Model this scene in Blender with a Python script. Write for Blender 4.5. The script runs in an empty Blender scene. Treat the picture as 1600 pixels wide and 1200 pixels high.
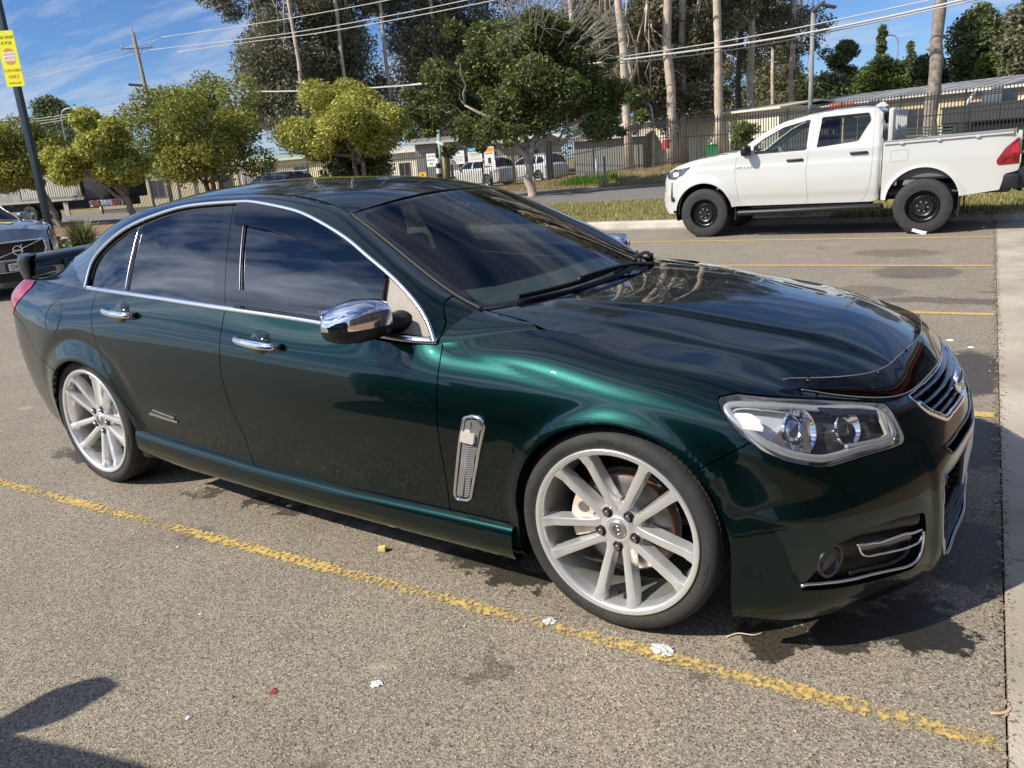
import bpy, bmesh, math, random, os
import numpy as np
from mathutils import Vector, Matrix
random.seed(7); np.random.seed(7)
R_ = math.radians
scn = bpy.context.scene
# ------------------------------------------------------------------ camera
CAM = np.array([1.002, -2.8762, 1.4481]); FPX = 1226.9
_f = np.array([-0.5424, 0.7949, -0.2728]); _r = np.array([0.8350, 0.5454, -0.0733]); _u = np.array([-0.0905, 0.2676, 0.9593])
cd = bpy.data.cameras.new('camera'); cam = bpy.data.objects.new('camera', cd); scn.collection.objects.link(cam)
cam.matrix_world = Matrix(((_r[0], _u[0], -_f[0], CAM[0]), (_r[1], _u[1], -_f[1], CAM[1]), (_r[2], _u[2], -_f[2], CAM[2]), (0, 0, 0, 1)))
cd.sensor_width = 36.0; cd.lens = 36.0 * FPX / 1600.0; cd.clip_start = 0.05; cd.clip_end = 3000.0
scn.camera = cam
# ------------------------------------------------------------------ sun, sky, exposure
SUN_A, SUN_B = 0.66, 0.98            # metres a shadow runs in +x / +y per metre of height
sdir = Vector((SUN_A, SUN_B, -1.0)).normalized()
sun_el = math.asin(-sdir.z)
sl = bpy.data.lights.new('sun', 'SUN'); sl.energy = 5.0; sl.angle = R_(0.53); sl.color = (1.0, 0.93, 0.81)
so = bpy.data.objects.new('sun', sl); scn.collection.objects.link(so)
so.rotation_euler = sdir.to_track_quat('-Z', 'Y').to_euler()
scn.view_settings.view_transform = 'Standard'; scn.view_settings.look = 'None'
scn.view_settings.exposure = 0.40; scn.view_settings.gamma = 1.0
scn.view_settings.use_curve_mapping = False
W = bpy.data.worlds.new('World'); scn.world = W; W.use_nodes = True
def build_world():
    nt = W.node_tree; nt.nodes.clear(); N = nt.nodes.new; L = nt.links.new
    out = N('ShaderNodeOutputWorld'); bg = N('ShaderNodeBackground'); bg.inputs['Strength'].default_value = 0.066
    sky = N('ShaderNodeTexSky'); sky.sky_type = 'NISHITA'; sky.sun_disc = False
    sky.sun_elevation = sun_el; sky.sun_rotation = math.atan2(-SUN_A, -SUN_B)
    sky.air_density = 1.0; sky.dust_density = 0.15; sky.ozone_density = 2.2; sky.altitude = 50
    tc = N('ShaderNodeTexCoord'); sep = N('ShaderNodeSeparateXYZ'); L(tc.outputs['Generated'], sep.inputs[0])
    def M(op, a, b=None, clamp=False):
        n = N('ShaderNodeMath'); n.operation = op; n.use_clamp = clamp
        for i, v in enumerate((a, b)):
            if v is None: continue
            if isinstance(v, (int, float)): n.inputs[i].default_value = v
            else: L(v, n.inputs[i])
        return n.outputs[0]
    z = M('MAXIMUM', sep.outputs['Z'], 0.0); zz = M('ADD', z, 0.12)
    cx = M('DIVIDE', sep.outputs['X'], zz); cy = M('DIVIDE', sep.outputs['Y'], zz)
    comb = N('ShaderNodeCombineXYZ'); L(cx, comb.inputs[0]); L(cy, comb.inputs[1])
    mp = N('ShaderNodeMapping'); L(comb.outputs[0], mp.inputs[0]); mp.inputs['Rotation'].default_value = (0, 0, 0.5); mp.inputs['Scale'].default_value = (0.80, 2.3, 1)
    mp.inputs['Location'].default_value = (0.35, 1.8, 0)
    n1 = N('ShaderNodeTexNoise'); L(mp.outputs[0], n1.inputs['Vector']); n1.inputs['Scale'].default_value = 0.85; n1.inputs['Detail'].default_value = 7.0; n1.inputs['Roughness'].default_value = 0.55; n1.inputs['Distortion'].default_value = 0.7
    n2 = N('ShaderNodeTexNoise'); L(mp.outputs[0], n2.inputs['Vector']); n2.inputs['Scale'].default_value = 3.1; n2.inputs['Detail'].default_value = 6.0; n2.inputs['Roughness'].default_value = 0.6; n2.inputs['Distortion'].default_value = 1.0
    s = M('ADD', M('MULTIPLY', n1.outputs['Fac'], 0.72), M('MULTIPLY', n2.outputs['Fac'], 0.28))
    rp = N('ShaderNodeValToRGB'); L(s, rp.inputs[0]); e = rp.color_ramp.elements
    e[0].position = 0.435; e[0].color = (0, 0, 0, 1); e[1].position = 0.64; e[1].color = (1, 1, 1, 1)
    fac = M('MULTIPLY', rp.outputs[0], 0.85, True)
    # the same layer seen edge-on near the horizon is thicker and paler
    hz = M('SUBTRACT', 1.0, M('MULTIPLY', z, 7.0), True); fac = M('MAXIMUM', fac, M('MULTIPLY', hz, 0.18))
    tint = N('ShaderNodeMix'); tint.data_type = 'RGBA'; tint.blend_type = 'MULTIPLY'; tint.inputs[0].default_value = 1.0
    L(sky.outputs[0], tint.inputs[6]); tint.inputs[7].default_value = (0.66, 0.94, 1.40, 1)
    # thin cloud scatters forwards: it is brighter on the sun's side of the sky
    dt = N('ShaderNodeVectorMath'); dt.operation = 'DOT_PRODUCT'; L(tc.outputs['Generated'], dt.inputs[0]); dt.inputs[1].default_value = (-sdir.x, -sdir.y, -sdir.z)
    ph = M('POWER', M('MAXIMUM', dt.outputs['Value'], 0.0), 3.0); ph = M('ADD', 1.0, M('MULTIPLY', ph, 4.0))
    cc = N('ShaderNodeVectorMath'); cc.operation = 'SCALE'; cc.inputs[0].default_value = (6.8, 7.5, 9.0); L(ph, cc.inputs['Scale'])
    mx = N('ShaderNodeMix'); mx.data_type = 'RGBA'; L(fac, mx.inputs[0]); L(tint.outputs[2], mx.inputs[6]); L(cc.outputs[0], mx.inputs[7])
    L(mx.outputs[2], bg.inputs[0]); L(bg.outputs[0], out.inputs[0])
build_world()
# ------------------------------------------------------------------ pixel -> place (the photograph is 1600 x 1200)
def ray(px, py): return _f + (px - 800) / FPX * _r - (py - 600) / FPX * _u
def at(px, py, depth=None, z=None, y=None):
    d = ray(px, py)
    if depth is not None: t = depth
    elif z is not None: t = (z - CAM[2]) / d[2]
    else: t = (y - CAM[1]) / d[1]
    return CAM + t * d
# ------------------------------------------------------------------ materials
MATS = {}
def mat(name, col=(0.5, 0.5, 0.5), rough=0.5, metal=0.0, coat=0.0, coat_rough=0.03, spec=0.5, trans=0.0, ior=1.45, alpha=1.0, emis=None, var=0.0, vscale=5.0, bump=0.0, bscale=60.0, sheen=0.0, rvar=0.0, objvar=0.0, col2=None, detail=4.0, transl=0.0):
    if name in MATS: return MATS[name]
    m = bpy.data.materials.new(name); m.use_nodes = True; nt = m.node_tree; b = nt.nodes['Principled BSDF']
    N = nt.nodes.new; L = nt.links.new
    b.inputs['Base Color'].default_value = (*col, 1); b.inputs['Roughness'].default_value = rough; b.inputs['Metallic'].default_value = metal
    b.inputs['Coat Weight'].default_value = coat; b.inputs['Coat Roughness'].default_value = coat_rough
    b.inputs['Specular IOR Level'].default_value = spec; b.inputs['Transmission Weight'].default_value = trans; b.inputs['IOR'].default_value = ior; b.inputs['Alpha'].default_value = alpha
    if emis: b.inputs['Emission Color'].default_value = (*emis[:3], 1); b.inputs['Emission Strength'].default_value = emis[3]
    cs = None
    if var or col2 or bump or rvar or objvar:
        tc = N('ShaderNodeTexCoord')
        nz = N('ShaderNodeTexNoise'); L(tc.outputs['Object'], nz.inputs['Vector']); nz.inputs['Scale'].default_value = vscale; nz.inputs['Detail'].default_value = detail; nz.inputs['Roughness'].default_value = 0.6
        if var or col2:
            rp = N('ShaderNodeValToRGB'); L(nz.outputs['Fac'], rp.inputs[0]); e = rp.color_ramp.elements
            c2 = col2 if col2 else tuple(min(1, c * (1 + var)) for c in col); c1 = col if col2 else tuple(c * (1 - var) for c in col)
            e[0].position = 0.35; e[0].color = (*c1, 1); e[1].position = 0.65; e[1].color = (*c2, 1); cs = rp.outputs[0]
        if objvar:
            oi = N('ShaderNodeObjectInfo'); hs = N('ShaderNodeHueSaturation'); mr = N('ShaderNodeMapRange'); L(oi.outputs['Random'], mr.inputs[0]); mr.inputs[3].default_value = 1 - objvar; mr.inputs[4].default_value = 1 + objvar
            L(mr.outputs[0], hs.inputs['Value'])
            if cs: L(cs, hs.inputs['Color'])
            else: hs.inputs['Color'].default_value = (*col, 1)
            cs = hs.outputs[0]
        if cs: L(cs, b.inputs['Base Color'])
        if rvar:
            mr = N('ShaderNodeMapRange'); L(nz.outputs['Fac'], mr.inputs[0]); mr.inputs[3].default_value = max(0, rough - rvar); mr.inputs[4].default_value = min(1, rough + rvar); L(mr.outputs[0], b.inputs['Roughness'])
        if bump:
            n2 = N('ShaderNodeTexNoise'); L(tc.outputs['Object'], n2.inputs['Vector']); n2.inputs['Scale'].default_value = bscale; n2.inputs['Detail'].default_value = 5
            bp = N('ShaderNodeBump'); L(n2.outputs['Fac'], bp.inputs['Height']); bp.inputs['Strength'].default_value = bump; bp.inputs['Distance'].default_value = 0.02; L(bp.outputs[0], b.inputs['Normal'])
    if transl:
        tr = N('ShaderNodeBsdfTranslucent'); ms = N('ShaderNodeMixShader'); ms.inputs[0].default_value = transl
        if cs: L(cs, tr.inputs[0])
        else: tr.inputs[0].default_value = (*col, 1)
        o = nt.nodes['Material Output']; L(b.outputs[0], ms.inputs[1]); L(tr.outputs[0], ms.inputs[2]); L(ms.outputs[0], o.inputs[0])
    MATS[name] = m; return m
# ------------------------------------------------------------------ mesh helpers
def mesh_of(name, V, F, smooth=False, mats=None, mi=None):
    me = bpy.data.meshes.new(name)
    me.from_pydata(np.asarray(V, float).reshape(-1, 3).tolist(), [], [list(map(int, f)) for f in F])
    if mats:
        for m in mats: me.materials.append(m)
    if mi is not None: me.polygons.foreach_set('material_index', np.asarray(mi, np.int32))
    if smooth is True: me.polygons.foreach_set('use_smooth', np.ones(len(me.polygons), bool))
    elif smooth: 
        me.polygons.foreach_set('use_smooth', np.ones(len(me.polygons), bool)); me.set_sharp_from_angle(angle=R_(float(smooth)))
    me.update(); return me
def link(name, me, parent=None, loc=None, rot=None, **props):
    o = bpy.data.objects.new(name, me); scn.collection.objects.link(o)
    if parent is not None: o.parent = parent
    if loc is not None: o.location = [float(a) for a in loc]
    if rot is not None: o.rotation_euler = rot
    for k, v in props.items(): o[k] = v
    return o
def obj(name, V, F, m, parent=None, smooth=False, loc=None, rot=None, **props):
    ms = m if isinstance(m, (list, tuple)) else [m]
    return link(name, mesh_of(name, V, F, smooth, ms), parent, loc, rot, **props)
def thing(name, label, cat, loc=(0, 0, 0), rz=0.0, group=None):
    o = link(name, None, None, loc, (0, 0, rz)); o['label'] = label; o['category'] = cat; o.empty_display_size = 0.2
    if group: o['group'] = group
    return o
def copy_tree(src, loc=None, rz=None, parent=None, **props):
    c = src.copy(); scn.collection.objects.link(c); c.parent = parent
    if loc is not None: c.location = [float(a) for a in loc]
    if rz is not None: c.rotation_euler = (0, 0, rz)
    for k, v in props.items(): c[k] = v
    for ch in src.children: copy_tree(ch, parent=c)
    return c
class MB:
    def __init__(s): s.V = []; s.F = []
    def add(s, V, F):
        o = len(s.V); s.V += [tuple(map(float, v)) for v in V]; s.F += [tuple(int(i) + o for i in f) for f in F]; return s
    def box(s, c, d, rz=0.0, bev=0.0, rx=0.0, ry=0.0):
        V, F = boxmesh(d, bev); V = rotv(V, rx, ry, rz) + np.asarray(c, float); return s.add(V, F)
    def bx(s, x0, x1, y0, y1, z0, z1, bev=0.0): return s.box(((x0 + x1) / 2, (y0 + y1) / 2, (z0 + z1) / 2), (abs(x1 - x0), abs(y1 - y0), abs(z1 - z0)), 0, bev)
    def tube(s, pts, r, n=8, cap=True):
        V, F = tubemesh(pts, r, n, cap); return s.add(V, F)
    def cyl(s, a, b, r, n=16, r2=None): return s.tube([a, b], [r, r if r2 is None else r2], n)
    def obj(s, name, m, parent=None, smooth=False, **k): return obj(name, s.V, s.F, m, parent, smooth, **k)
def rotv(V, rx=0, ry=0, rz=0):
    V = np.asarray(V, float)
    for a, i, j in ((rx, 1, 2), (ry, 2, 0), (rz, 0, 1)):
        if a:
            c, s = math.cos(a), math.sin(a); p = V.copy(); V = V.copy(); V[:, i] = c * p[:, i] - s * p[:, j]; V[:, j] = s * p[:, i] + c * p[:, j]
    return V
def boxmesh(d, bev=0.0):
    x, y, z = d[0] / 2, d[1] / 2, d[2] / 2
    if bev <= 0:
        V = [(-x, -y, -z), (x, -y, -z), (x, y, -z), (-x, y, -z), (-x, -y, z), (x, -y, z), (x, y, z), (-x, y, z)]
        F = [(0, 3, 2, 1), (4, 5, 6, 7), (0, 1, 5, 4), (1, 2, 6, 5), (2, 3, 7, 6), (3, 0, 4, 7)]; return np.array(V), F
    b = min(bev, x * .95, y * .95, z * .95); bm = bmesh.new(); bmesh.ops.create_cube(bm, size=1)
    for v in bm.verts: v.co = (v.co.x * 2 * x, v.co.y * 2 * y, v.co.z * 2 * z)
    bmesh.ops.bevel(bm, geom=bm.edges[:], offset=b, segments=2, affect='EDGES', profile=0.6)
    bm.verts.index_update(); V = np.array([v.co[:] for v in bm.verts]); F = [tuple(v.index for v in f.verts) for f in bm.faces]; bm.free(); return V, F
def tubemesh(pts, r, n=8, cap=True):
    P = np.asarray(pts, float); k = len(P); rr = np.full(k, r, float) if np.isscalar(r) else np.asarray(r, float)
    T = np.gradient(P, axis=0); T /= np.linalg.norm(T, axis=1)[:, None] + 1e-12
    up = np.array([0, 0, 1.0]) if abs(T[0, 2]) < .9 else np.array([1.0, 0, 0]); V = []
    a = np.cross(T[0], up); a /= np.linalg.norm(a)
    for i in range(k):
        a = a - T[i] * (a @ T[i]); a /= np.linalg.norm(a) + 1e-12; b = np.cross(T[i], a)
        for j in range(n):
            t = 2 * math.pi * j / n; V.append(P[i] + rr[i] * (math.cos(t) * a + math.sin(t) * b))
    F = [(i * n + j, i * n + (j + 1) % n, (i + 1) * n + (j + 1) % n, (i + 1) * n + j) for i in range(k - 1) for j in range(n)]
    if cap: F += [tuple(range(n))[::-1], tuple((k - 1) * n + j for j in range(n))]
    return np.array(V), F
def lathe(prof, n=64, axis='y'):
    """prof: list of (radius, offset along axis)"""
    V = []; k = len(prof)
    for i in range(n):
        t = 2 * math.pi * i / n
        for r, h in prof: V.append((r * math.cos(t), h, r * math.sin(t)) if axis == 'y' else (r * math.cos(t), r * math.sin(t), h))
    F = [(i * k + j, i * k + j + 1, ((i + 1) % n) * k + j + 1, ((i + 1) % n) * k + j) for i in range(n) for j in range(k - 1)]
    return np.array(V), F
def grid_faces(nu, nv, flip=False):
    I = np.arange(nu * nv).reshape(nu, nv)
    Q = np.stack([I[:-1, :-1], I[1:, :-1], I[1:, 1:], I[:-1, 1:]], -1).reshape(-1, 4)
    return [tuple(q) for q in (Q[:, ::-1] if flip else Q).tolist()]
def cspline(t, P, q):
    t = np.asarray(t, float); P = np.asarray(P, float); n = len(t); q = np.asarray(q, float)
    if n == 2: return P[0] + ((q - t[0]) / (t[1] - t[0])).reshape((-1,) + (1,) * (P.ndim - 1)) * (P[1] - P[0])
    h = np.diff(t); A = np.zeros((n, n)); B = np.zeros_like(P); A[0, 0] = A[-1, -1] = 1
    for i in range(1, n - 1):
        A[i, i - 1] = h[i - 1]; A[i, i] = 2 * (h[i - 1] + h[i]); A[i, i + 1] = h[i]; B[i] = 6 * ((P[i + 1] - P[i]) / h[i] - (P[i] - P[i - 1]) / h[i - 1])
    m = np.linalg.solve(A, B.reshape(n, -1)).reshape(P.shape)
    k = np.clip(np.searchsorted(t, q) - 1, 0, n - 2); sh = (-1,) + (1,) * (P.ndim - 1)
    hk = h[k].reshape(sh); a = ((t[k + 1] - q)).reshape(sh); b = ((q - t[k])).reshape(sh)
    return m[k] * a ** 3 / (6 * hk) + m[k + 1] * b ** 3 / (6 * hk) + (P[k] / hk - m[k] * hk / 6) * a + (P[k + 1] / hk - m[k + 1] * hk / 6) * b
def curve(P, n, closed=False):
    P = np.asarray(P, float)
    if closed: P = np.vstack([P[-3:], P, P[:3]])
    t = np.r_[0, np.cumsum(np.linalg.norm(np.diff(P, axis=0), axis=1) ** .5)]
    if closed: return cspline(t, P, np.linspace(t[3], t[-3], n, endpoint=False))
    return cspline(t, P, np.linspace(0, t[-1], n))
def clip(V, F, s):
    """keep the part of the mesh where s < 0 (s linear along edges)"""
    V = np.asarray(V, float); ins = s < 0; newV = [v for v in V]; cache = {}; out = []
    for f in F:
        k = [ins[i] for i in f]
        if all(k): out.append(tuple(f)); continue
        if not any(k): continue
        poly = []
        for a, b in zip(f, list(f[1:]) + [f[0]]):
            if ins[a]: poly.append(a)
            if ins[a] != ins[b]:
                e = (min(a, b), max(a, b))
                if e not in cache:
                    w = s[a] / (s[a] - s[b]); w = min(max(w, 1e-4), 1 - 1e-4); cache[e] = len(newV); newV.append(V[a] + (V[b] - V[a]) * w)
                poly.append(cache[e])
        if len(poly) >= 3: out.append(tuple(poly))
    return compact(np.array(newV), out)
def compact(V, F):
    used = np.zeros(len(V), bool)
    for f in F: used[list(f)] = True
    idx = np.cumsum(used) - 1
    return V[used], [tuple(int(idx[i]) for i in f) for f in F]
def vnormals(V, F):
    N = np.zeros_like(V)
    for f in F:
        p = V[list(f)]; n = np.zeros(3)
        for i in range(1, len(f) - 1): n += np.cross(p[i] - p[0], p[i + 1] - p[0])
        N[list(f)] += n
    return N / (np.linalg.norm(N, axis=1)[:, None] + 1e-12)
def flange(V, F, d, skip=None):
    """fold the free edges inwards by d so that a panel has thickness and real gaps"""
    V = np.asarray(V, float); E = {}
    for f in F:
        for a, b in zip(f, f[1:] + f[:1]): E[(a, b)] = 1
    bd = [(a, b) for a, b in E if (b, a) not in E]
    if skip is not None: bd = [(a, b) for a, b in bd if not (skip(V[a]) and skip(V[b]))]
    N = vnormals(V, F); V2 = list(V); m = {}
    def nv(i):
        if i not in m: m[i] = len(V2); V2.append(V[i] - N[i] * d)
        return m[i]
    # separate copies of the edge verts keep the outer face's shading clean
    c = {}
    def cp(i):
        if i not in c: c[i] = len(V2); V2.append(V[i])
        return c[i]
    F2 = list(F) + [(cp(b), cp(a), nv(a), nv(b)) for a, b in bd]
    return np.array(V2), F2
def mirror(V, F):
    V = np.array(V, float); V[:, 1] *= -1; return V, [tuple(f[::-1]) for f in F]
def merge(*L):
    V = []; F = []; o = 0
    for v, f in L: V.append(np.asarray(v, float)); F += [tuple(i + o for i in q) for q in f]; o += len(v)
    return np.vstack(V), F
def sd_poly(P2, poly):
    """signed distance (negative inside) of points to a 2-D polygon"""
    P2 = np.asarray(P2, float); Q = np.asarray(poly, float); d = np.full(len(P2), 1e9); ins = np.zeros(len(P2), bool)
    for i in range(len(Q)):
        a = Q[i]; b = Q[(i + 1) % len(Q)]; e = b - a; w = P2 - a
        t = np.clip((w @ e) / (e @ e + 1e-12), 0, 1); d = np.minimum(d, np.linalg.norm(w - t[:, None] * e, axis=1))
        c = ((a[1] <= P2[:, 1]) & (b[1] > P2[:, 1])) | ((b[1] <= P2[:, 1]) & (a[1] > P2[:, 1]))
        with np.errstate(divide='ignore', invalid='ignore'): xx = a[0] + (P2[:, 1] - a[1]) * e[0] / (e[1] if abs(e[1]) > 1e-12 else 1e-12)
        ins ^= c & (P2[:, 0] < xx)
    return np.where(ins, -d, d)
def rounded(poly, r=0.02, n=4):
    """polygon with rounded corners"""
    Q = np.asarray(poly, float); out = []
    for i in range(len(Q)):
        p, a, b = Q[i], Q[i - 1], Q[(i + 1) % len(Q)]; ra = min(r, np.linalg.norm(a - p) * .45, np.linalg.norm(b - p) * .45)
        s = p + (a - p) / np.linalg.norm(a - p) * ra; e = p + (b - p) / np.linalg.norm(b - p) * ra
        for k in range(n + 1):
            t = k / n; out.append((1 - t) ** 2 * s + 2 * t * (1 - t) * p + t * t * e)
    return np.array(out)
def sweep(path, wid, hgt, nrm, closed=False):
    """flat-oval moulding along a path; nrm = outward direction per point"""
    P = np.asarray(path, float); n = len(P); Nn = np.asarray(nrm, float); Nn = np.broadcast_to(Nn, P.shape)
    T = (np.roll(P, -1, 0) - np.roll(P, 1, 0)) if closed else np.gradient(P, axis=0)
    T /= np.linalg.norm(T, axis=1)[:, None] + 1e-12
    S = np.cross(T, Nn); S /= np.linalg.norm(S, axis=1)[:, None] + 1e-12; N2 = np.cross(S, T)
    prof = [(-.5, -.3), (-.5, .35), (-.34, .82), (0, 1.0), (.34, .82), (.5, .35), (.5, -.3)]; k = len(prof)
    wd = np.broadcast_to(np.asarray(wid, float), (n,)); hg = np.broadcast_to(np.asarray(hgt, float), (n,))
    V = np.concatenate([P[:, None, :] + S[:, None, :] * (wd[:, None, None] * np.array([a for a, b in prof])[None, :, None]) + N2[:, None, :] * (hg[:, None, None] * np.array([b for a, b in prof])[None, :, None])], 1).reshape(-1, 3)
    F = []
    for i in range(n if closed else n - 1):
        for j in range(k): F.append((i * k + j, i * k + (j + 1) % k, ((i + 1) % n) * k + (j + 1) % k, ((i + 1) % n) * k + j))
    if not closed: F += [tuple(range(k))[::-1], tuple((n - 1) * k + j for j in range(k))]
    return V, F
# ================================================================== the green sedan: surfaces
# columns run from the tail centre round the right flank to the nose centre, rows from the lower edge up to belt / bonnet gap / boot edge
def _col(x, rows): return [(x, w, z) for w, z in rows]
BODY_COLS = [
 [(-3.90,0,.26),(-3.93,0,.29),(-3.95,0,.33),(-3.98,0,.40),(-4.02,0,.50),(-4.03,0,.61),(-3.99,0,.74),(-3.96,0,.86),(-3.95,0,.97),(-3.93,0,1.022)],
 [(-3.88,.36,.26),(-3.91,.36,.29),(-3.93,.36,.33),(-3.96,.36,.40),(-3.99,.36,.50),(-4.00,.36,.61),(-3.965,.36,.74),(-3.94,.36,.86),(-3.93,.36,.965),(-3.91,.36,1.018)],
 [(-3.77,.61,.26),(-3.80,.61,.29),(-3.82,.615,.33),(-3.84,.625,.40),(-3.865,.635,.50),(-3.875,.64,.61),(-3.855,.64,.74),(-3.835,.64,.86),(-3.82,.63,.955),(-3.80,.60,1.012)],
 [(-3.63,.755,.25),(-3.65,.768,.28),(-3.665,.778,.33),(-3.69,.793,.40),(-3.705,.808,.50),(-3.715,.817,.61),(-3.715,.818,.74),(-3.715,.812,.85),(-3.72,.790,.945),(-3.70,.722,1.010)],
 _col(-3.43,[(.84,.245),(.855,.27),(.868,.32),(.882,.40),(.895,.50),(.902,.61),(.900,.74),(.883,.85),(.842,.943),(.755,1.012)]),
 _col(-3.20,[(.885,.22),(.90,.25),(.907,.31),(.918,.39),(.931,.50),(.938,.61),(.934,.74),(.914,.85),(.868,.940),(.790,1.010)]),
 _col(-2.885,[(.89,.19),(.905,.22),(.908,.28),(.918,.37),(.936,.49),(.946,.61),(.942,.74),(.924,.848),(.885,.934),(.834,1.000)]),
 _col(-2.55,[(.88,.175),(.90,.21),(.906,.275),(.914,.365),(.933,.485),(.945,.605),(.941,.735),(.926,.835),(.898,.920),(.858,.988)]),
 _col(-2.20,[(.87,.17),(.90,.205),(.905,.272),(.912,.362),(.931,.482),(.944,.60),(.9395,.725),(.925,.822),(.900,.902),(.866,.970)]),
 _col(-1.75,[(.86,.165),(.90,.20),(.905,.270),(.912,.36),(.930,.48),(.944,.595),(.939,.712),(.9245,.805),(.900,.878),(.868,.943)]),
 _col(-1.20,[(.86,.16),(.90,.20),(.905,.268),(.912,.36),(.930,.48),(.943,.59),(.938,.70),(.923,.785),(.899,.852),(.868,.910)]),
 _col(-.65,[(.86,.158),(.90,.20),(.908,.268),(.914,.36),(.930,.48),(.942,.585),(.938,.69),(.923,.767),(.900,.826),(.869,.874)]),
 _col(-.33,[(.87,.155),(.905,.20),(.910,.268),(.918,.36),(.932,.48),(.941,.59),(.932,.705),(.905,.80),(.850,.872),(.750,.914)]),
 _col(0.0,[(.88,.15),(.912,.20),(.915,.268),(.920,.36),(.934,.48),(.940,.60),(.927,.710),(.893,.792),(.829,.842),(.740,.862)]),
 _col(.25,[(.90,.15),(.914,.20),(.916,.268),(.920,.36),(.926,.48),(.926,.595),(.911,.695),(.876,.763),(.809,.805),(.727,.823)]),
 [(.44,.885,.145),(.447,.898,.20),(.445,.899,.268),(.44,.898,.36),(.435,.896,.48),(.43,.888,.595),(.423,.872,.675),(.42,.836,.728),(.42,.774,.762),(.42,.702,.778)],
 [(.59,.772,.135),(.602,.782,.20),(.607,.782,.268),(.607,.777,.36),(.597,.773,.48),(.572,.765,.592),(.558,.742,.655),(.545,.706,.700),(.53,.662,.730),(.51,.618,.745)],
 [(.70,.61,.13),(.717,.62,.20),(.722,.617,.268),(.725,.612,.36),(.712,.61,.48),(.682,.60,.588),(.668,.587,.640),(.655,.568,.675),(.640,.545,.700),(.618,.52,.714)],
 [(.80,.43,.13),(.818,.435,.20),(.82,.435,.268),(.815,.44,.36),(.802,.44,.48),(.778,.435,.578),(.758,.43,.625),(.742,.425,.655),(.722,.42,.680),(.700,.415,.698)],
 [(.825,.21,.13),(.843,.213,.20),(.844,.215,.268),(.842,.215,.36),(.840,.215,.48),(.826,.21,.57),(.811,.21,.612),(.795,.21,.642),(.772,.21,.670),(.740,.21,.700)],
 [(.838,0,.13),(.856,0,.20),(.858,0,.268),(.856,0,.36),(.855,0,.48),(.843,0,.567),(.828,0,.610),(.812,0,.640),(.788,0,.670),(.755,0,.702)],
]
_B = np.array(BODY_COLS)
_ext = np.concatenate([_B[2:0:-1] * [1, -1, 1], _B, _B[-2:-4:-1] * [1, -1, 1]], 0)
_uk = np.r_[0, np.cumsum(np.linalg.norm(np.diff(_ext[:, 4:8], axis=0), axis=2).mean(1))]
_uk -= _uk[2]; UK = _uk[2:-2]
VK = np.r_[0, np.cumsum(np.linalg.norm(np.diff(_B[6:15], axis=1), axis=2).mean(0))]
ARCH = [(0.010, .333, .358), (-2.885, .305, .360)]           # wheel openings: x, z, radius
def arch_r(x, z, k):
    cx, cz, R = ARCH[k]; dz = np.where(z > cz, z - cz, (cz - z) * 0.06)
    return np.sqrt((x - cx) ** 2 + dz ** 2) - R
def body_eval(uq, vq):
    A = cspline(_uk, _ext, uq)                                  # u
    P = cspline(VK, np.swapaxes(A, 0, 1), vq)                   # v -> (nv, nu, 3)
    P = np.swapaxes(P, 0, 1).copy()
    x, z = P[..., 0], P[..., 2]
    side = np.clip((P[..., 1] - .80) / .06, 0, 1)
    r0 = arch_r(x, z, 0); r1 = arch_r(x, z, 1)
    P[..., 1] += side * (.013 * np.exp(-(r0 / .030) ** 2) + .016 * np.exp(-(r1 / .045) ** 2))
    # soft flute above the rear arch flare
    P[..., 1] -= side * .007 * np.exp(-((r1 - .105) / .03) ** 2) * np.clip((z - .45) / .1, 0, 1) * np.clip((x + 3.35) / .1, 0, 1) * np.clip((-2.45 - x) / .1, 0, 1)
    # nose: the centre shield stands proud of the corners, and a ledge runs under the headlamps
    w = P[..., 1]; sg = lambda e: 1 / (1 + np.exp(np.clip(e, -40, 40))); fr = np.clip((x - .45) / .15, 0, 1) * np.clip((z - .12) / .05, 0, 1)
    P[..., 0] += fr * .008 * sg((w - .458) / .005) * np.clip((.60 - z) / .05, 0, 1)
    led = np.clip((x - .28) / .22, 0, 1) * .013 * sg((z - .525 + .05 * np.clip((w - .5) / .3, 0, 1)) / .010) * np.clip((z - .12) / .05, 0, 1)
    k = np.clip((w - .45) / .4, 0, 1); P[..., 0] += led * (1 - .5 * k); P[..., 1] += led * k * .8
    # shoulder crease that runs from the mirror foot on to the front wing
    zc = .872 - .185 * (x + .65); d = z - zc
    P[..., 1] -= .006 * np.exp(-np.abs(d) / .022) * np.clip((x + .75) / .1, 0, 1) * np.clip((.02 - x) / .5, 0, 1) * side
    return P
# right-hand side is y < 0
def flip_y(P): return P * np.array([1, -1, 1.0])
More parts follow.
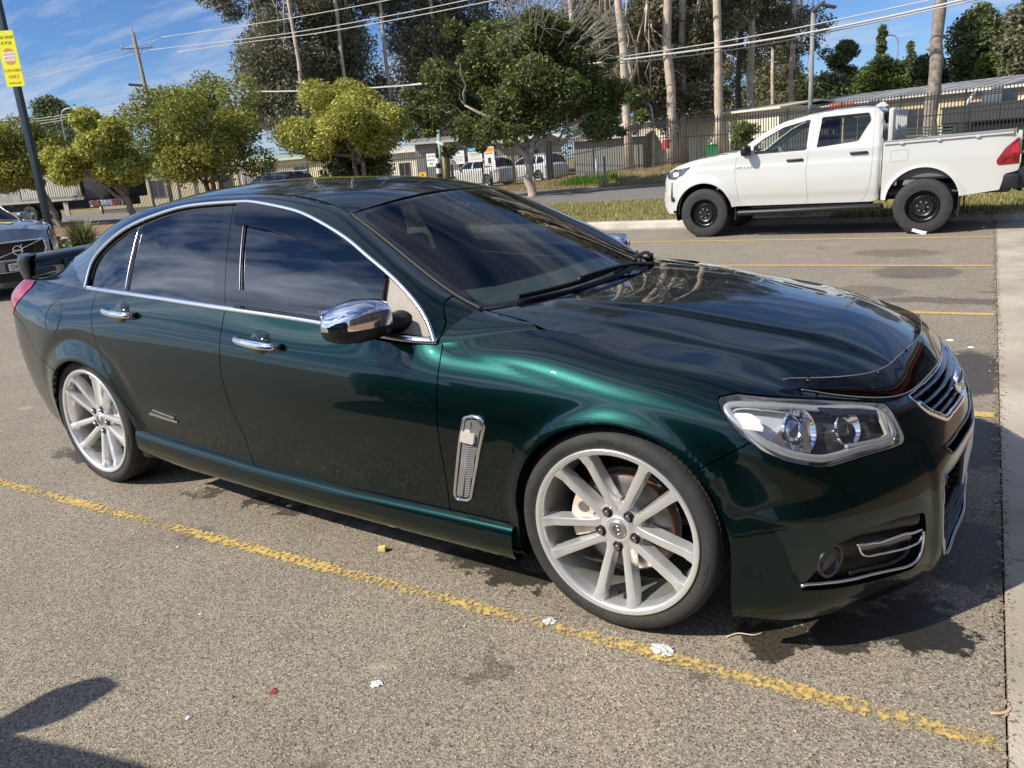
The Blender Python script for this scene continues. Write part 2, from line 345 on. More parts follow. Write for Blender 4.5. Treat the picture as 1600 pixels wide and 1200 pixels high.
# ---- side glass plane
_xb = np.array([-3.4, -3.1, -2.885, -2.55, -2.2, -1.75, -1.2, -.65, -.3]); _wb = np.array([.755, .80, .828, .852, .860, .862, .862, .862, .862]); _zb = np.array([1.012, 1.008, 1.0, .988, .970, .943, .91, .874, .85])
_xd = np.linspace(_xb[0], _xb[-1], 300); _wd = cspline(_xb, _wb, _xd); _zd = cspline(_xb, _zb, _xd)
def glass_w(x, z):
    Wv = np.interp(x, _xd, _wd); d = z - np.interp(x, _xd, _zd)
    return Wv - .40 * d - .35 * d * np.abs(d)
D_PTS = np.array([(-.33,.750,.914),(-.669,.869,.873),(-.709,.845,.935),(-.78,.817,1.0),(-.91,.780,1.082),(-1.047,.747,1.15),(-1.189,.712,1.218),(-1.388,.675,1.29),(-1.541,.657,1.328),(-1.744,.645,1.359),(-1.886,.645,1.366),(-2.169,.657,1.361),(-2.387,.679,1.332),(-2.576,.709,1.287),(-2.724,.739,1.223),(-2.832,.773,1.144),(-2.862,.806,1.071),(-2.867,.837,1.0),(-3.2,.790,1.010),(-3.43,.755,1.012),(-3.70,.722,1.010)])
E_PTS = np.array([(-.385,.705,.926),(-.60,.680,.955),(-.70,.668,.990),(-.80,.655,1.037),(-.90,.638,1.090),(-1.0,.621,1.145),(-1.13,.597,1.215),(-1.285,.568,1.292),(-1.46,.550,1.345),(-1.65,.540,1.375),(-1.83,.535,1.388),(-2.15,.533,1.392),(-2.45,.533,1.376),(-2.75,.535,1.340),(-2.97,.545,1.290),(-3.13,.563,1.226),(-3.24,.583,1.172),(-3.36,.615,1.105),(-3.46,.650,1.045),(-3.56,.672,1.022),(-3.69,.690,1.016)])
SEGS = [(0, 1), (1, 17), (17, 20)]
def seg_curve(P, i, j, n, crv=None):
    P = np.asarray(P)[i:j + 1]; t = np.arange(len(P)); return cspline(t, P, np.linspace(0, len(P) - 1, n))
# ================================================================== the green sedan: panels
def carpaint():
    m = mat('green_metallic_paint', (0.0005, 0.0152, 0.0142), 0.40, 0.92, 1.0, 0.006, 0.5)
    nt = m.node_tree; b = nt.nodes['Principled BSDF']; b.inputs['Coat IOR'].default_value = 1.43
    tc = nt.nodes.new('ShaderNodeTexCoord'); vz = nt.nodes.new('ShaderNodeTexVoronoi'); nt.links.new(tc.outputs['Object'], vz.inputs['Vector']); vz.inputs['Scale'].default_value = 900
    hs = nt.nodes.new('ShaderNodeMapRange'); nt.links.new(vz.outputs['Color'], hs.inputs[0]); hs.inputs[3].default_value = .29; hs.inputs[4].default_value = .41
    nt.links.new(hs.outputs[0], b.inputs['Roughness']); return m
PAINT = carpaint()
def glass_mat(name, tint, refl=1.5, rough=0.0):
    """thin pane: tinted see-through plus a mirror part that follows Schlick's curve on both faces"""
    if name in MATS: return MATS[name]
    m = bpy.data.materials.new(name); m.use_nodes = True; nt = m.node_tree; nt.nodes.clear(); N = nt.nodes.new; L = nt.links.new; f0 = ((refl - 1) / (refl + 1)) ** 2
    o = N('ShaderNodeOutputMaterial'); lw = N('ShaderNodeLayerWeight'); lw.inputs[0].default_value = .5; p = N('ShaderNodeMath'); p.operation = 'POWER'; L(lw.outputs['Facing'], p.inputs[0]); p.inputs[1].default_value = 5.0
    q = N('ShaderNodeMath'); q.operation = 'MULTIPLY_ADD'; L(p.outputs[0], q.inputs[0]); q.inputs[1].default_value = 1 - f0; q.inputs[2].default_value = f0
    t = N('ShaderNodeBsdfTransparent'); t.inputs[0].default_value = (*tint, 1); g = N('ShaderNodeBsdfGlossy'); g.inputs['Roughness'].default_value = rough; g.inputs[0].default_value = (1, 1, 1, 1); mx = N('ShaderNodeMixShader')
    L(q.outputs[0], mx.inputs[0]); L(t.outputs[0], mx.inputs[1]); L(g.outputs[0], mx.inputs[2]); L(mx.outputs[0], o.inputs[0]); MATS[name] = m; return m
G_SCREEN = glass_mat('windscreen_glass', (.66, .74, .70), 1.65); G_TINT = glass_mat('tinted_side_glass', (.12, .13, .135), 1.95)
G_CLEAR = glass_mat('clear_lamp_lens', (.90, .91, .91), 1.5); G_SMOKE = glass_mat('smoked_acrylic', (.20, .19, .18), 1.5, 0.02)
CHROME = mat('chrome', (.80, .81, .83), .06, 1.0); SATIN = mat('satin_bright_trim', (.66, .67, .69), .22, 1.0)
BLACKP = mat('black_plastic', (.010, .010, .011), .42, bump=.05, bscale=400); GLOSSB = mat('gloss_black', (.006, .006, .007), .06, 0, .6)
RUBBER = mat('rubber_seal', (.012, .012, .012), .6); LINER = mat('wheel_well_black', (.006, .006, .006), .9)
FRAMEG = mat('grey_window_frame', (.022, .023, .025), .25); SAIL = mat('faded_beige_plastic', (.25, .215, .185), .55, var=.10, vscale=20)
INTER = mat('dark_interior_cloth', (.020, .021, .023), .8, var=.2, vscale=40); DASHM = mat('grey_dashboard_vinyl', (.055, .062, .065), .55, bump=.15, bscale=500)
REDL = mat('red_lamp_lens', (.30, .006, .012), .12, 0, .8); WHITE = mat('white_plastic', (.78, .78, .76), .4); AMBER = mat('amber_lens', (.55, .16, .02), .2)
car = thing('sedan', 'dark green sedan with silver spoked wheels and chrome mirror parked in the foreground bay', 'car')
DI = 1 / math.sqrt(2)
def build_body():
    us = []
    for a, b, n in zip(UK[:-1], UK[1:], [6, 6, 8, 10, 9, 12, 16, 17, 24, 28, 28, 18, 18, 15, 12, 15, 14, 20, 26, 14]): us += list(np.linspace(a, b, n, endpoint=False))
    us.append(UK[-1]); vs = np.linspace(0, VK[-1], 86)
    P = flip_y(body_eval(np.array(us), vs)); nu, nv = P.shape[:2]; V = P.reshape(-1, 3); F = grid_faces(nu, nv)
    body_top = flip_y(body_eval(np.linspace(0, UK[-1], 1200), np.array([VK[-1]])))[:, 0]
    sc = lambda fn: (lambda V: fn(V[:, 0], -V[:, 1], V[:, 2]))
    archf = sc(lambda x, w, z: -np.minimum(arch_r(x, z, 0), arch_r(x, z, 1)))
    HL = rounded(np.array([((x - w) * DI, z) for x, w, z in [(.302,.846,.778),(.345,.806,.783),(.464,.714,.7565),(.551,.608,.729),(.672,.486,.697),(.690,.490,.680),(.737,.503,.603),(.735,.514,.586),(.708,.559,.583),(.641,.667,.583),(.584,.753,.580),(.552,.79,.588),(.491,.843,.614),(.435,.874,.647),(.386,.885,.683),(.341,.881,.722),(.310,.862,.757)]]), .008, 3)
    hlf = sc(lambda x, w, z: np.where(x > .1, sd_poly(np.c_[(x - w) * DI, z], HL), 1.0))
    TL = rounded(np.array([(-1.885,.945),(-1.90,.985),(-1.97,1.02),(-2.36,1.03),(-2.36,.875),(-2.12,.846),(-2.00,.838),(-1.952,.848)]), .01, 3)
    tlf = sc(lambda x, w, z: np.where(x < -3, sd_poly(np.c_[(x + w) * DI, z], TL), 1.0))
    UG = rounded(np.array([(-.385,.690),(-.355,.640),(-.26,.590),(.26,.590),(.355,.640),(.385,.690)]), .02)
    LG = rounded(np.array([(-.415,.465),(-.425,.36),(-.415,.215),(-.36,.180),(.36,.180),(.415,.215),(.425,.36),(.415,.465)]), .02)
    SG = rounded(np.array([(-.36,.535),(-.33,.505),(.33,.505),(.36,.535)]), .008)
    front = lambda poly: sc(lambda x, w, z: np.where(x > .55, sd_poly(np.c_[w, z], poly), 1.0))
    FG = rounded(np.array([((x - w) * DI, z) for x, w, z in [(.526,.858,.247),(.575,.812,.315),(.612,.768,.375),(.66,.70,.392),(.735,.594,.392),(.788,.494,.380),(.799,.487,.315),(.797,.493,.245),(.775,.530,.208),(.715,.628,.212),(.608,.781,.232)]]), .010, 3)
    fgf = sc(lambda x, w, z: np.where(x > .3, sd_poly(np.c_[(x - w) * DI, z], FG), 1.0))
    def by_z(pts): zz = np.array([p[1] for p in pts]); xx = np.array([p[0] for p in pts]); o = np.argsort(zz); return lambda z: np.interp(z, zz[o], xx[o])
    fF = by_z([(-.668,.90),(-.640,.868),(-.630,.818),(-.634,.661),(-.639,.466),(-.648,.273),(-.65,.1)])
    fM = by_z([(-1.775,1.0),(-1.765,.88),(-1.768,.80),(-1.77,.708),(-1.741,.535),(-1.713,.419),(-1.716,.36),(-1.706,.285),(-1.70,.1)])
    fR = by_z([(-2.74,1.05),(-2.745,.97),(-2.735,.90),(-2.72,.85),(-2.696,.773),(-2.666,.68),(-2.632,.626),(-2.589,.567),(-2.545,.48),(-2.50,.40),(-2.43,.355),(-2.32,.318),(-2.2,.29)])
    gF = lambda V: V[:, 0] - fF(V[:, 2]); gM = lambda V: V[:, 0] - fM(V[:, 2]); gR = lambda V: V[:, 0] - fR(V[:, 2])
    def gB(V): return -((V[:, 2] - .582) * .844 - (V[:, 0] - .262) * .536)        # > 0 : front bumper
    rbx = np.array([-4.2, -3.72, -3.60, -3.449, -3.363, -3.297, -3.217, -3.11, -3.0]); rbz = np.array([.80, .82, .845, .793, .688, .639, .611, .600, .595])
    def gRB(V): return np.where(V[:, 0] < -2.95, np.interp(V[:, 0], rbx, rbz) - V[:, 2], -1.0)   # > 0 : rear bumper
    szx = np.array([-2.6, -2.32, -1.707, -1.124, -.648, -.30]); szz = np.array([.34, .316, .279, .264, .268, .268])
    gS = lambda V: np.interp(V[:, 0], szx, szz) - V[:, 2]                           # < 0 : above the sill line
    g = .0022
    def cut(V, F, *fns):
        for fn in fns: V, F = clip(V, F, fn(V))
        return V, F
    pos = lambda fn: (lambda V: g - fn(V)); neg = lambda fn: (lambda V: fn(V) + g)
    V0, F0 = cut(V, F, archf)
    out = {}
    out['front_wing'] = cut(V0, F0, pos(gF), neg(gB), lambda V: -hlf(V) + .0012, lambda V: .20 - V[:, 2])
    out['front_door'] = cut(V0, F0, neg(gF), pos(gM), gS)
    out['rear_door'] = cut(V0, F0, neg(gM), pos(gR), gS)
    out['quarter_panel'] = cut(V0, F0, neg(gR), neg(gRB), lambda V: -tlf(V) + .003, lambda V: -((V[:, 0] - V[:, 1]) * DI + 2.32) + .002, lambda V: .20 - V[:, 2])
    out['boot_face'] = cut(V0, F0, neg(gRB), lambda V: -tlf(V) + .003, lambda V: ((V[:, 0] - V[:, 1]) * DI + 2.32) + .002)
    out['rear_bumper'] = cut(V0, F0, pos(gRB))
    fb = cut(V0, F0, pos(gB), lambda V: -hlf(V) + .0012, lambda V: -front(UG)(V), lambda V: -front(LG)(V), lambda V: -front(SG)(V), lambda V: -fgf(V))
    out['front_bumper'] = fb
    head = cut(V, F, lambda V: hlf(V) + .0012); tail = cut(V, F, lambda V: tlf(V) + .003)
    # parts mirrored to both flanks
    for nm in ('front_wing', 'front_door', 'rear_door', 'quarter_panel'):
        a = flange(*out[nm], .016); obj(nm, *a, PAINT, car, 50); obj(nm, *mirror(*a), PAINT, car, 50)
    for nm, lab in (('front_bumper', None), ('rear_bumper', None), ('boot_face', None)):
        a = out[nm]; m = merge(a, mirror(*a)); Vm, Fm = weld(*m, 1e-5); Vm, Fm = flange(Vm, Fm, .02); obj(nm, Vm, Fm, PAINT, car, 50)
    # dark lining behind the gaps, open at the wheels
    lv = np.linspace(0, VK[-1] * .985, 24); P = flip_y(body_eval(np.array(us)[::2], lv)); Vl = P.reshape(-1, 3); Fl = grid_faces(P.shape[0], len(lv)); Vl = Vl - vnormals(Vl, Fl) * .022
    Vl, Fl = cut(Vl, Fl, lambda V: archf(V), lambda V: -hlf(V) + .004, lambda V: -front(UG)(V) + .004, lambda V: -front(LG)(V) + .004, lambda V: -front(SG)(V) + .002, lambda V: -fgf(V) + .006)
    obj('body_lining', *merge((Vl, Fl), mirror(Vl, Fl)), LINER, car, True)
    return dict(top=body_top, head=head, tail=tail, UG=UG, LG=LG, FG=FG, SG=SG, szx=szx, szz=szz, cut=cut, archf=archf)
def weld(V, F, d):
    bm = bmesh.new(); vs = [bm.verts.new(v) for v in V]
    for f in F:
        try: bm.faces.new([vs[i] for i in f])
        except ValueError: pass
    bmesh.ops.remove_doubles(bm, verts=bm.verts, dist=d); bm.verts.index_update()
    V = np.array([v.co[:] for v in bm.verts]); F = [tuple(v.index for v in f.verts) for f in bm.faces]; bm.free(); return V, F
BI = build_body()
# ------------------------------------------------------------------ cant rail, pillars, roof, screens, bonnet, boot
def build_top():
    top = BI['top']; Y = np.array([1, -1, 1.0])
    # A-pillar / cant rail / C-pillar strip
    strips = []
    for (i, j), n in zip(SEGS, (10, 90, 16)):
        Dc = seg_curve(D_PTS, i, j, n) * Y; Ec = seg_curve(E_PTS, i, j, n) * Y
        if i != 1:   # lies on the flank's own top edge
            for k in range(n): Dc[k] = top[np.argmin(np.abs(top[:, 0] - Dc[k][0]) + (top[:, 1] > -.6) * 9)]
        rows = []; m = 9; wd = np.linalg.norm(Ec - Dc, axis=1)
        nd = np.zeros_like(Dc); nd[:, 1] = -.62; nd[:, 2] = .78
        bul = np.clip(.10 * wd, .006, .022)
        if i == 17: bul = np.linspace(bul[0], .004, n)
        if i == 0: bul = np.linspace(.010, bul[-1], n)
        for q in range(m):
            t = q / (m - 1); rows.append(Dc * (1 - t) + Ec * t + nd * (4 * t * (1 - t) * bul)[:, None])
        Vs = np.stack(rows, 1).reshape(-1, 3); strips.append((Vs, grid_faces(n, m, True)))
    S = weld(*merge(*strips), 2e-4)
    # direction of faces: outwards
    V, F = S; c = np.mean([V[list(f)].mean(0) for f in F], 0); nn = vnormals(V, F)
    if nn[:, 2].mean() < 0: F = [f[::-1] for f in F]
    # split: the small wing piece in front of the door belongs to the wing
    a = clip(V, F, V[:, 0] + .66 + .9 * np.maximum(V[:, 2] - .93, 0) + .002); b = clip(V, F, -(V[:, 0] + .66 + .9 * np.maximum(V[:, 2] - .93, 0)) + .002)
    for nm, s in (('cant_rail_and_pillars', a), ('wing_top', b)):
        s = flange(*s, .012); obj(nm, *s, PAINT, car, 55); obj(nm, *mirror(*s), PAINT, car, 55)
    # roof
    def edge(k0, k1, n): return seg_curve(E_PTS, k0, k1, n)
    def span(Ed, Cn, nt, gap=.004):
        t = np.linspace(-1, 1, nt); out = []
        for e, c in zip(Ed, Cn):
            w = e[1] - gap; k = 1 - np.abs(t) ** 2.2
            out.append(np.c_[e[0] + (c[0] - e[0]) * k, w * t, e[2] + (c[2] - e[2]) * k])
        return np.array(out)
    n = 60; Ed = edge(7, 13, n); s = np.linspace(0, 1, n)
    cx = np.interp(s, [0, 1], [-1.19, -2.86]); cz = cspline([0, .12, .3, .5, .72, .9, 1], np.array([1.349, 1.388, 1.421, 1.437, 1.434, 1.409, 1.385]), s)
    P = span(Ed, np.c_[cx, 0 * cx, cz], 41); P[:, :, 2] += .003; F = grid_faces(n, 41, True); V = P.reshape(-1, 3)
    if vnormals(V, F)[:, 2].mean() < 0: F = [f[::-1] for f in F]
    obj('roof', *flange(V, F, .012), PAINT, car, 50)
    # windscreen, with a black ceramic edge band
    n = 40; Ed = edge(1, 7, n); s = np.linspace(0, 1, n)
    C = np.c_[cspline([0, .5, 1], np.array([-.40, -.815, -1.185]), s), 0 * s, cspline([0, .5, 1], np.array([.945, 1.172, 1.342]), s)]
    P = span(Ed, C, 49, .004); V = P.reshape(-1, 3); F = grid_faces(n, 49, True)
    if vnormals(V, F)[:, 2].mean() < 0: F = [f[::-1] for f in F]
    uu = np.repeat(s, 49); tt = np.tile(np.linspace(-1, 1, 49), n)
    band = np.maximum(np.maximum(np.abs(tt) - .955, (.045 - uu) * 1.0), uu - .975)
    ws = obj('windscreen', *clip(V, F, band), G_SCREEN, car, True)
    bv = clip(V, F, -band); obj('ceramic_band', *flange(*bv, .006), GLOSSB, ws, 50)
    # black seal down the pillar edge of the screen
    for sg in (-1, 1):
        e = Ed * [1, sg, 1] + np.array([0, 0, .004]); obj('screen_seal', *sweep(e, .013, .006, np.array([.3, sg * .5, .8])), RUBBER, ws, True)
    # rear screen
    n = 30; Ed = edge(13, 18, n); s = np.linspace(0, 1, n); C = np.c_[-2.86 - .74 * s, 0 * s, 1.383 - .345 * s + .05 * np.sin(math.pi * s)]
    P = span(Ed, C, 33); V = P.reshape(-1, 3); F = grid_faces(n, 33, True)
    if vnormals(V, F)[:, 2].mean() < 0: F = [f[::-1] for f in F]
    obj('rear_screen', V, F, G_TINT, car, True)
    # boot lid
    n = 18; s = np.linspace(0, 1, n); k = 33; t = np.linspace(-1, 1, k)
    f0 = P[-1]; tu = UK[3] - .02; tailc = body_eval(np.linspace(tu, 0, 17), np.array([VK[-1]]))[:, 0]; tailc = np.vstack([tailc[:-1] * [1, -1, 1], tailc[::-1]])
    G = np.array([f0[np.clip(np.round((np.sign(t) * np.abs(t)) * 16 + 16).astype(int), 0, 32)] * (1 - a) + tailc * a + np.array([0, 0, 1.0]) * (.012 * math.sin(math.pi * a)) for a in s])
    V = G.reshape(-1, 3); F = grid_faces(n, k, True)
    if vnormals(V, F)[:, 2].mean() < 0: F = [f[::-1] for f in F]
    obj('boot_lid', *flange(V, F, .012), PAINT, car, 50)
    # bonnet : Coons patch between wing gap, lip, rear edge and the centre line
    uS = np.linspace(UK[12] + .0, UK[15] + .10, 200); uL = np.linspace(UK[15] + .10, UK[20], 200)
    Sd = body_eval(uS, np.array([VK[-1]]))[:, 0]; Lp = body_eval(uL, np.array([VK[-1]]))[:, 0]
    Sd[:, 1] -= .004; ns, nt = 72, 66; s = np.linspace(0, 1, ns); t = np.linspace(0, 1, nt)
    rs = lambda C, q: np.array([np.interp(q, np.linspace(0, 1, len(C)), C[:, i]) for i in range(3)]).T
    pre = seg_curve(E_PTS, 0, 1, 30)[::-1][4:] + np.array([.0, -.004, .002]); Sd = np.vstack([pre[:-2], Sd[6:]]); dl = np.r_[0, np.cumsum(np.linalg.norm(np.diff(Sd, axis=0), axis=1))]; Sd = np.array([np.interp(np.linspace(0, dl[-1], 300), dl, Sd[:, i]) for i in range(3)]).T
    for _ in range(12): Sd[1:-1] = (Sd[:-2] + 2 * Sd[1:-1] + Sd[2:]) / 4
    Sd = rs(Sd, s); Lp = rs(Lp, t)
    Rr = np.array([Sd[0] + (np.array([-.345, 0, .962]) - Sd[0]) * a for a in t]); Rr[:, 0] = -.345 + (Sd[0][0] + .345) * (1 - t) ** 2.2; Rr[:, 2] = Sd[0][2] + (.962 - Sd[0][2]) * (1 - (1 - t) ** 2)
    cxx = np.linspace(0, 1, ns) ** .92; cx = -.345 + (.755 + .345) * cxx
    cz = cspline(np.array([-.345, -.1, .15, .38, .56, .66, .72, .755]), np.array([.962, .934, .901, .863, .821, .781, .741, .702]), cx)
    Cn = np.c_[cx, 0 * cx, cz]
    A = Sd[:, None] * (1 - t)[None, :, None] + Cn[:, None] * t[None, :, None]; B = Rr[None] * (1 - s)[:, None, None] + Lp[None] * s[:, None, None]
    Cc = (Sd[0][None, None] * (1 - s)[:, None, None] + Sd[-1][None, None] * s[:, None, None]) * (1 - t)[None, :, None] + (Cn[0][None, None] * (1 - s)[:, None, None] + Cn[-1][None, None] * s[:, None, None]) * t[None, :, None]
    P = A + B - Cc
    # crown and pressed creases
    w = P[..., 1]; sx = P[..., 0]; fade = np.clip((s * (1 - s) * 5)[:, None], 0, 1)
    P[..., 2] += .008 * np.sin(math.pi * np.clip(t, 0, 1))[None] * fade
    st = lambda e: 1 / (1 + np.exp(np.clip(e, -40, 40)))
    w1 = .47 - .17 * s[:, None]; w2 = .635 - .10 * s[:, None]
    P[..., 2] += fade * (.014 * st((w - w1) / .008) + .008 * st((w - w2) / .012))
    V = P.reshape(-1, 3); F = grid_faces(ns, nt)
    a = (V, F); m = weld(*merge(a, mirror(*a)), 1e-5)
    if vnormals(*m)[:, 2].mean() < 0: m = (m[0], [f[::-1] for f in m[1]])
    obj('bonnet', *flange(*m, .016), PAINT, car, 60)
    BI['bonnet'] = P; BI['ws'] = (Ed, C)
build_top()
# ------------------------------------------------------------------ side windows, chrome, skirts
def build_glazing():
    nx, nz = 150, 46; X = np.linspace(-2.90, -.64, nx); Z = np.linspace(.84, 1.385, nz); xx, zz = np.meshgrid(X, Z, indexing='ij')
    def sheet(off): return np.stack([xx, -(glass_w(xx, zz) + off), zz], -1).reshape(-1, 3), grid_faces(nx, nz)
    Dc = seg_curve(D_PTS, 1, 17, 120); belt = np.c_[np.interp(np.linspace(0, 1, 30), [0, 1], [-2.867, -.669])]; bz = np.interp(belt[:, 0], _xb, _zb)
    dlo = np.vstack([Dc[:, [0, 2]], np.c_[belt[:, 0], bz + .003]])
    S = lambda V: sd_poly(V[:, [0, 2]], dlo)
    line = lambda a, b: (lambda V: ((V[:, 0] - a[0]) * (b[1] - a[1]) - (V[:, 2] - a[1]) * (b[0] - a[0])) / math.hypot(b[0] - a[0], b[1] - a[1]))   # >0 : front side of an upward line
    div = line((-2.495, .98), (-2.510, 1.28)); bl = line((-1.860, .95), (-1.945, 1.35)); br = line((-1.683, .93), (-1.81, 1.32)); bm_ = line((-1.772, .93), (-1.893, 1.36)); sail = line((-.913, .86), (-.935, 1.10))
    top_in = lambda V: np.maximum(S(V) + np.where(V[:, 2] > np.interp(V[:, 0], _xb, _zb) + .035, .024, .006), -1)
    panes = {'quarter_glass': [top_in, lambda V: div(V) + .006], 'rear_door_glass': [top_in, lambda V: -div(V) + .012, bl], 'front_door_glass': [top_in, lambda V: -br(V), lambda V: sail(V) + .008]}
    for nm, fns in panes.items():
        V, F = sheet(-.006)
        for fn in fns: V, F = clip(V, F, fn(V))
        obj(nm, V, F, G_TINT, car, True); obj(nm, *mirror(V, F), G_TINT, car, True)
    # frame: everything of the opening that is not glass
    def frame_f(V):
        a = np.maximum(top_in(V), div(V) + .006); b = np.maximum(np.maximum(top_in(V), -div(V) + .012), bl(V)); c = np.maximum(np.maximum(top_in(V), -br(V)), sail(V) + .008)
        return -np.minimum(np.minimum(a, b), c)
    V, F = sheet(-.004); V, F = clip(V, F, S(V)); V, F = clip(V, F, frame_f(V)); V, F = clip(V, F, sail(V) + .001)
    a = flange(V, F, .012); obj('window_frame', *a, FRAMEG, car, 50); obj('window_frame', *mirror(*a), FRAMEG, car, 50)
    for nm, f1, f2, mm, off in (('pillar_cover', bl, lambda V: bm_(V) + .0015, GLOSSB, .001), ('pillar_cover', lambda V: bm_(V) - .0015, br, GLOSSB, .001), ('mirror_sail', lambda V: sail(V) - .002, None, SAIL, -.001)):
        V, F = sheet(off); V, F = clip(V, F, S(V) + .010); V, F = clip(V, F, -f1(V))
        if f2: V, F = clip(V, F, f2(V))
        a = flange(V, F, .012); obj(nm, *a, mm, car, 50); obj(nm, *mirror(*a), mm, car, 50)
    # bright bars
    for a, b, dm in (((-2.500, .995), (-2.514, 1.275), SATIN), ((-1.676, .938), (-1.795, 1.312), mat('dark_divider', (.10, .10, .105), .3, .5))):
        q = np.linspace(0, 1, 12); x = a[0] + (b[0] - a[0]) * q; z = a[1] + (b[1] - a[1]) * q; P = np.c_[x, -(glass_w(x, z) + .003), z]
        m = sweep(P, .008, .004, np.array([0, -.9, .45])); obj('window_divider', *m, dm, car, True); obj('window_divider', *mirror(*m), dm, car, True)
    # bright surround
    Dp = np.vstack([Dc * [1, -1, 1]]); nrm = np.zeros_like(Dp) + np.array([0, -.85, .5]); m = sweep(Dp + np.array([0, -.002, 0]), .017, .009, nrm)
    q = np.linspace(-2.872, -.664, 80); zb = np.interp(q, _xb, _zb); tz = BI['top']; wt = np.interp(q, tz[(tz[:, 1] < -.6) & (tz[:, 0] > -3) & (tz[:, 0] < -.3)][:, 0], -tz[(tz[:, 1] < -.6) & (tz[:, 0] > -3) & (tz[:, 0] < -.3)][:, 1])
    Bp = np.c_[q, -(wt - .004), zb + .006]; m2 = sweep(Bp, .024, .009, np.array([0, -.80, .60])); mm = merge(m, m2)
    obj('window_surround', *mm, SATIN, car, True); obj('window_surround', *mirror(*mm), SATIN, car, True)
    # smoked weather shield over the front door window
    V, F = sheet(.020); fr = lambda V: np.maximum(np.maximum(S(V) + .004, -(br(V)) - .03), sail(V))
    lo = lambda V: -(S(V) + .085)
    V, F = clip(V, F, fr(V)); V, F = clip(V, F, lo(V)); V, F = clip(V, F, np.interp(V[:, 0], _xb, _zb) + .03 - V[:, 2])
    a = flange(V, F, .016); SH = glass_mat('weather_shield_acrylic', (.07, .07, .075), 1.8, .03); obj('weather_shield', *a, SH, car, 60); obj('weather_shield', *mirror(*a), SH, car, 60)
    # side skirt
    xs = np.linspace(-2.62, -.372, 90); ztop = np.interp(xs, BI['szx'], BI['szz']) + .004; zbot = np.interp(xs, [-2.62, -2.45, -2.13, -1.416, -.82, -.39], [.235, .208, .184, .159, .151, .147])
    prof = [(.895, 1.06), (.922, 1.03), (.9305, .97), (.936, .82), (.938, .55), (.934, .30), (.922, .08), (.905, 0), (.80, .02)]
    V = np.array([(x, -w, zb_ + (zt - zb_) * h) for x, zt, zb_ in zip(xs, ztop, zbot) for w, h in prof]); F = grid_faces(len(xs), len(prof))
    if vnormals(V, F)[:, 1].mean() > 0: F = [f[::-1] for f in F]
    V, F = clip(V, F, BI['archf'](V)); a = flange(V, F, .03); obj('side_skirt', *a, PAINT, car, 40); obj('side_skirt', *mirror(*a), PAINT, car, 40)
build_glazing()
# ================================================================== the green sedan: wheels
TYRE = mat('tyre_rubber', (.027, .026, .025), .75, var=.25, vscale=14, bump=.12, bscale=160); ALLOY = mat('silver_alloy', (.78, .78, .775), .27, .72, .30, .08, var=.04, vscale=9)
BARREL = mat('wheel_barrel', (.40, .395, .38), .36, .7, var=.12, vscale=12); DISC = mat('brake_disc_steel', (.34, .31, .29), .34, .9, var=.2, vscale=18); RUST = mat('rusty_disc_edge', (.19, .085, .05), .75, .2, var=.3, vscale=40)
CALI = mat('pale_caliper', (.50, .44, .35), .55, var=.15, vscale=25); STEEL = mat('wheel_nut_steel', (.36, .35, .34), .22, 1.0)
def text_mesh(body, size, depth=0.0, font_scale=(1, 1)):
    cu = bpy.data.curves.new('t', 'FONT'); cu.body = body; cu.size = size; cu.extrude = depth; cu.align_x = 'CENTER'; cu.align_y = 'CENTER'; cu.resolution_u = 3
    o = bpy.data.objects.new('t', cu); scn.collection.objects.link(o); dg = bpy.context.evaluated_depsgraph_get(); me = bpy.data.meshes.new_from_object(o.evaluated_get(dg)); bpy.data.objects.remove(o)
    V = np.array([v.co[:] for v in me.vertices]) if len(me.vertices) else np.zeros((0, 3)); F = [tuple(p.vertices) for p in me.polygons]; bpy.data.meshes.remove(me); bpy.data.curves.remove(cu)
    V = V * np.array([font_scale[0], font_scale[1], 1]); return V, F
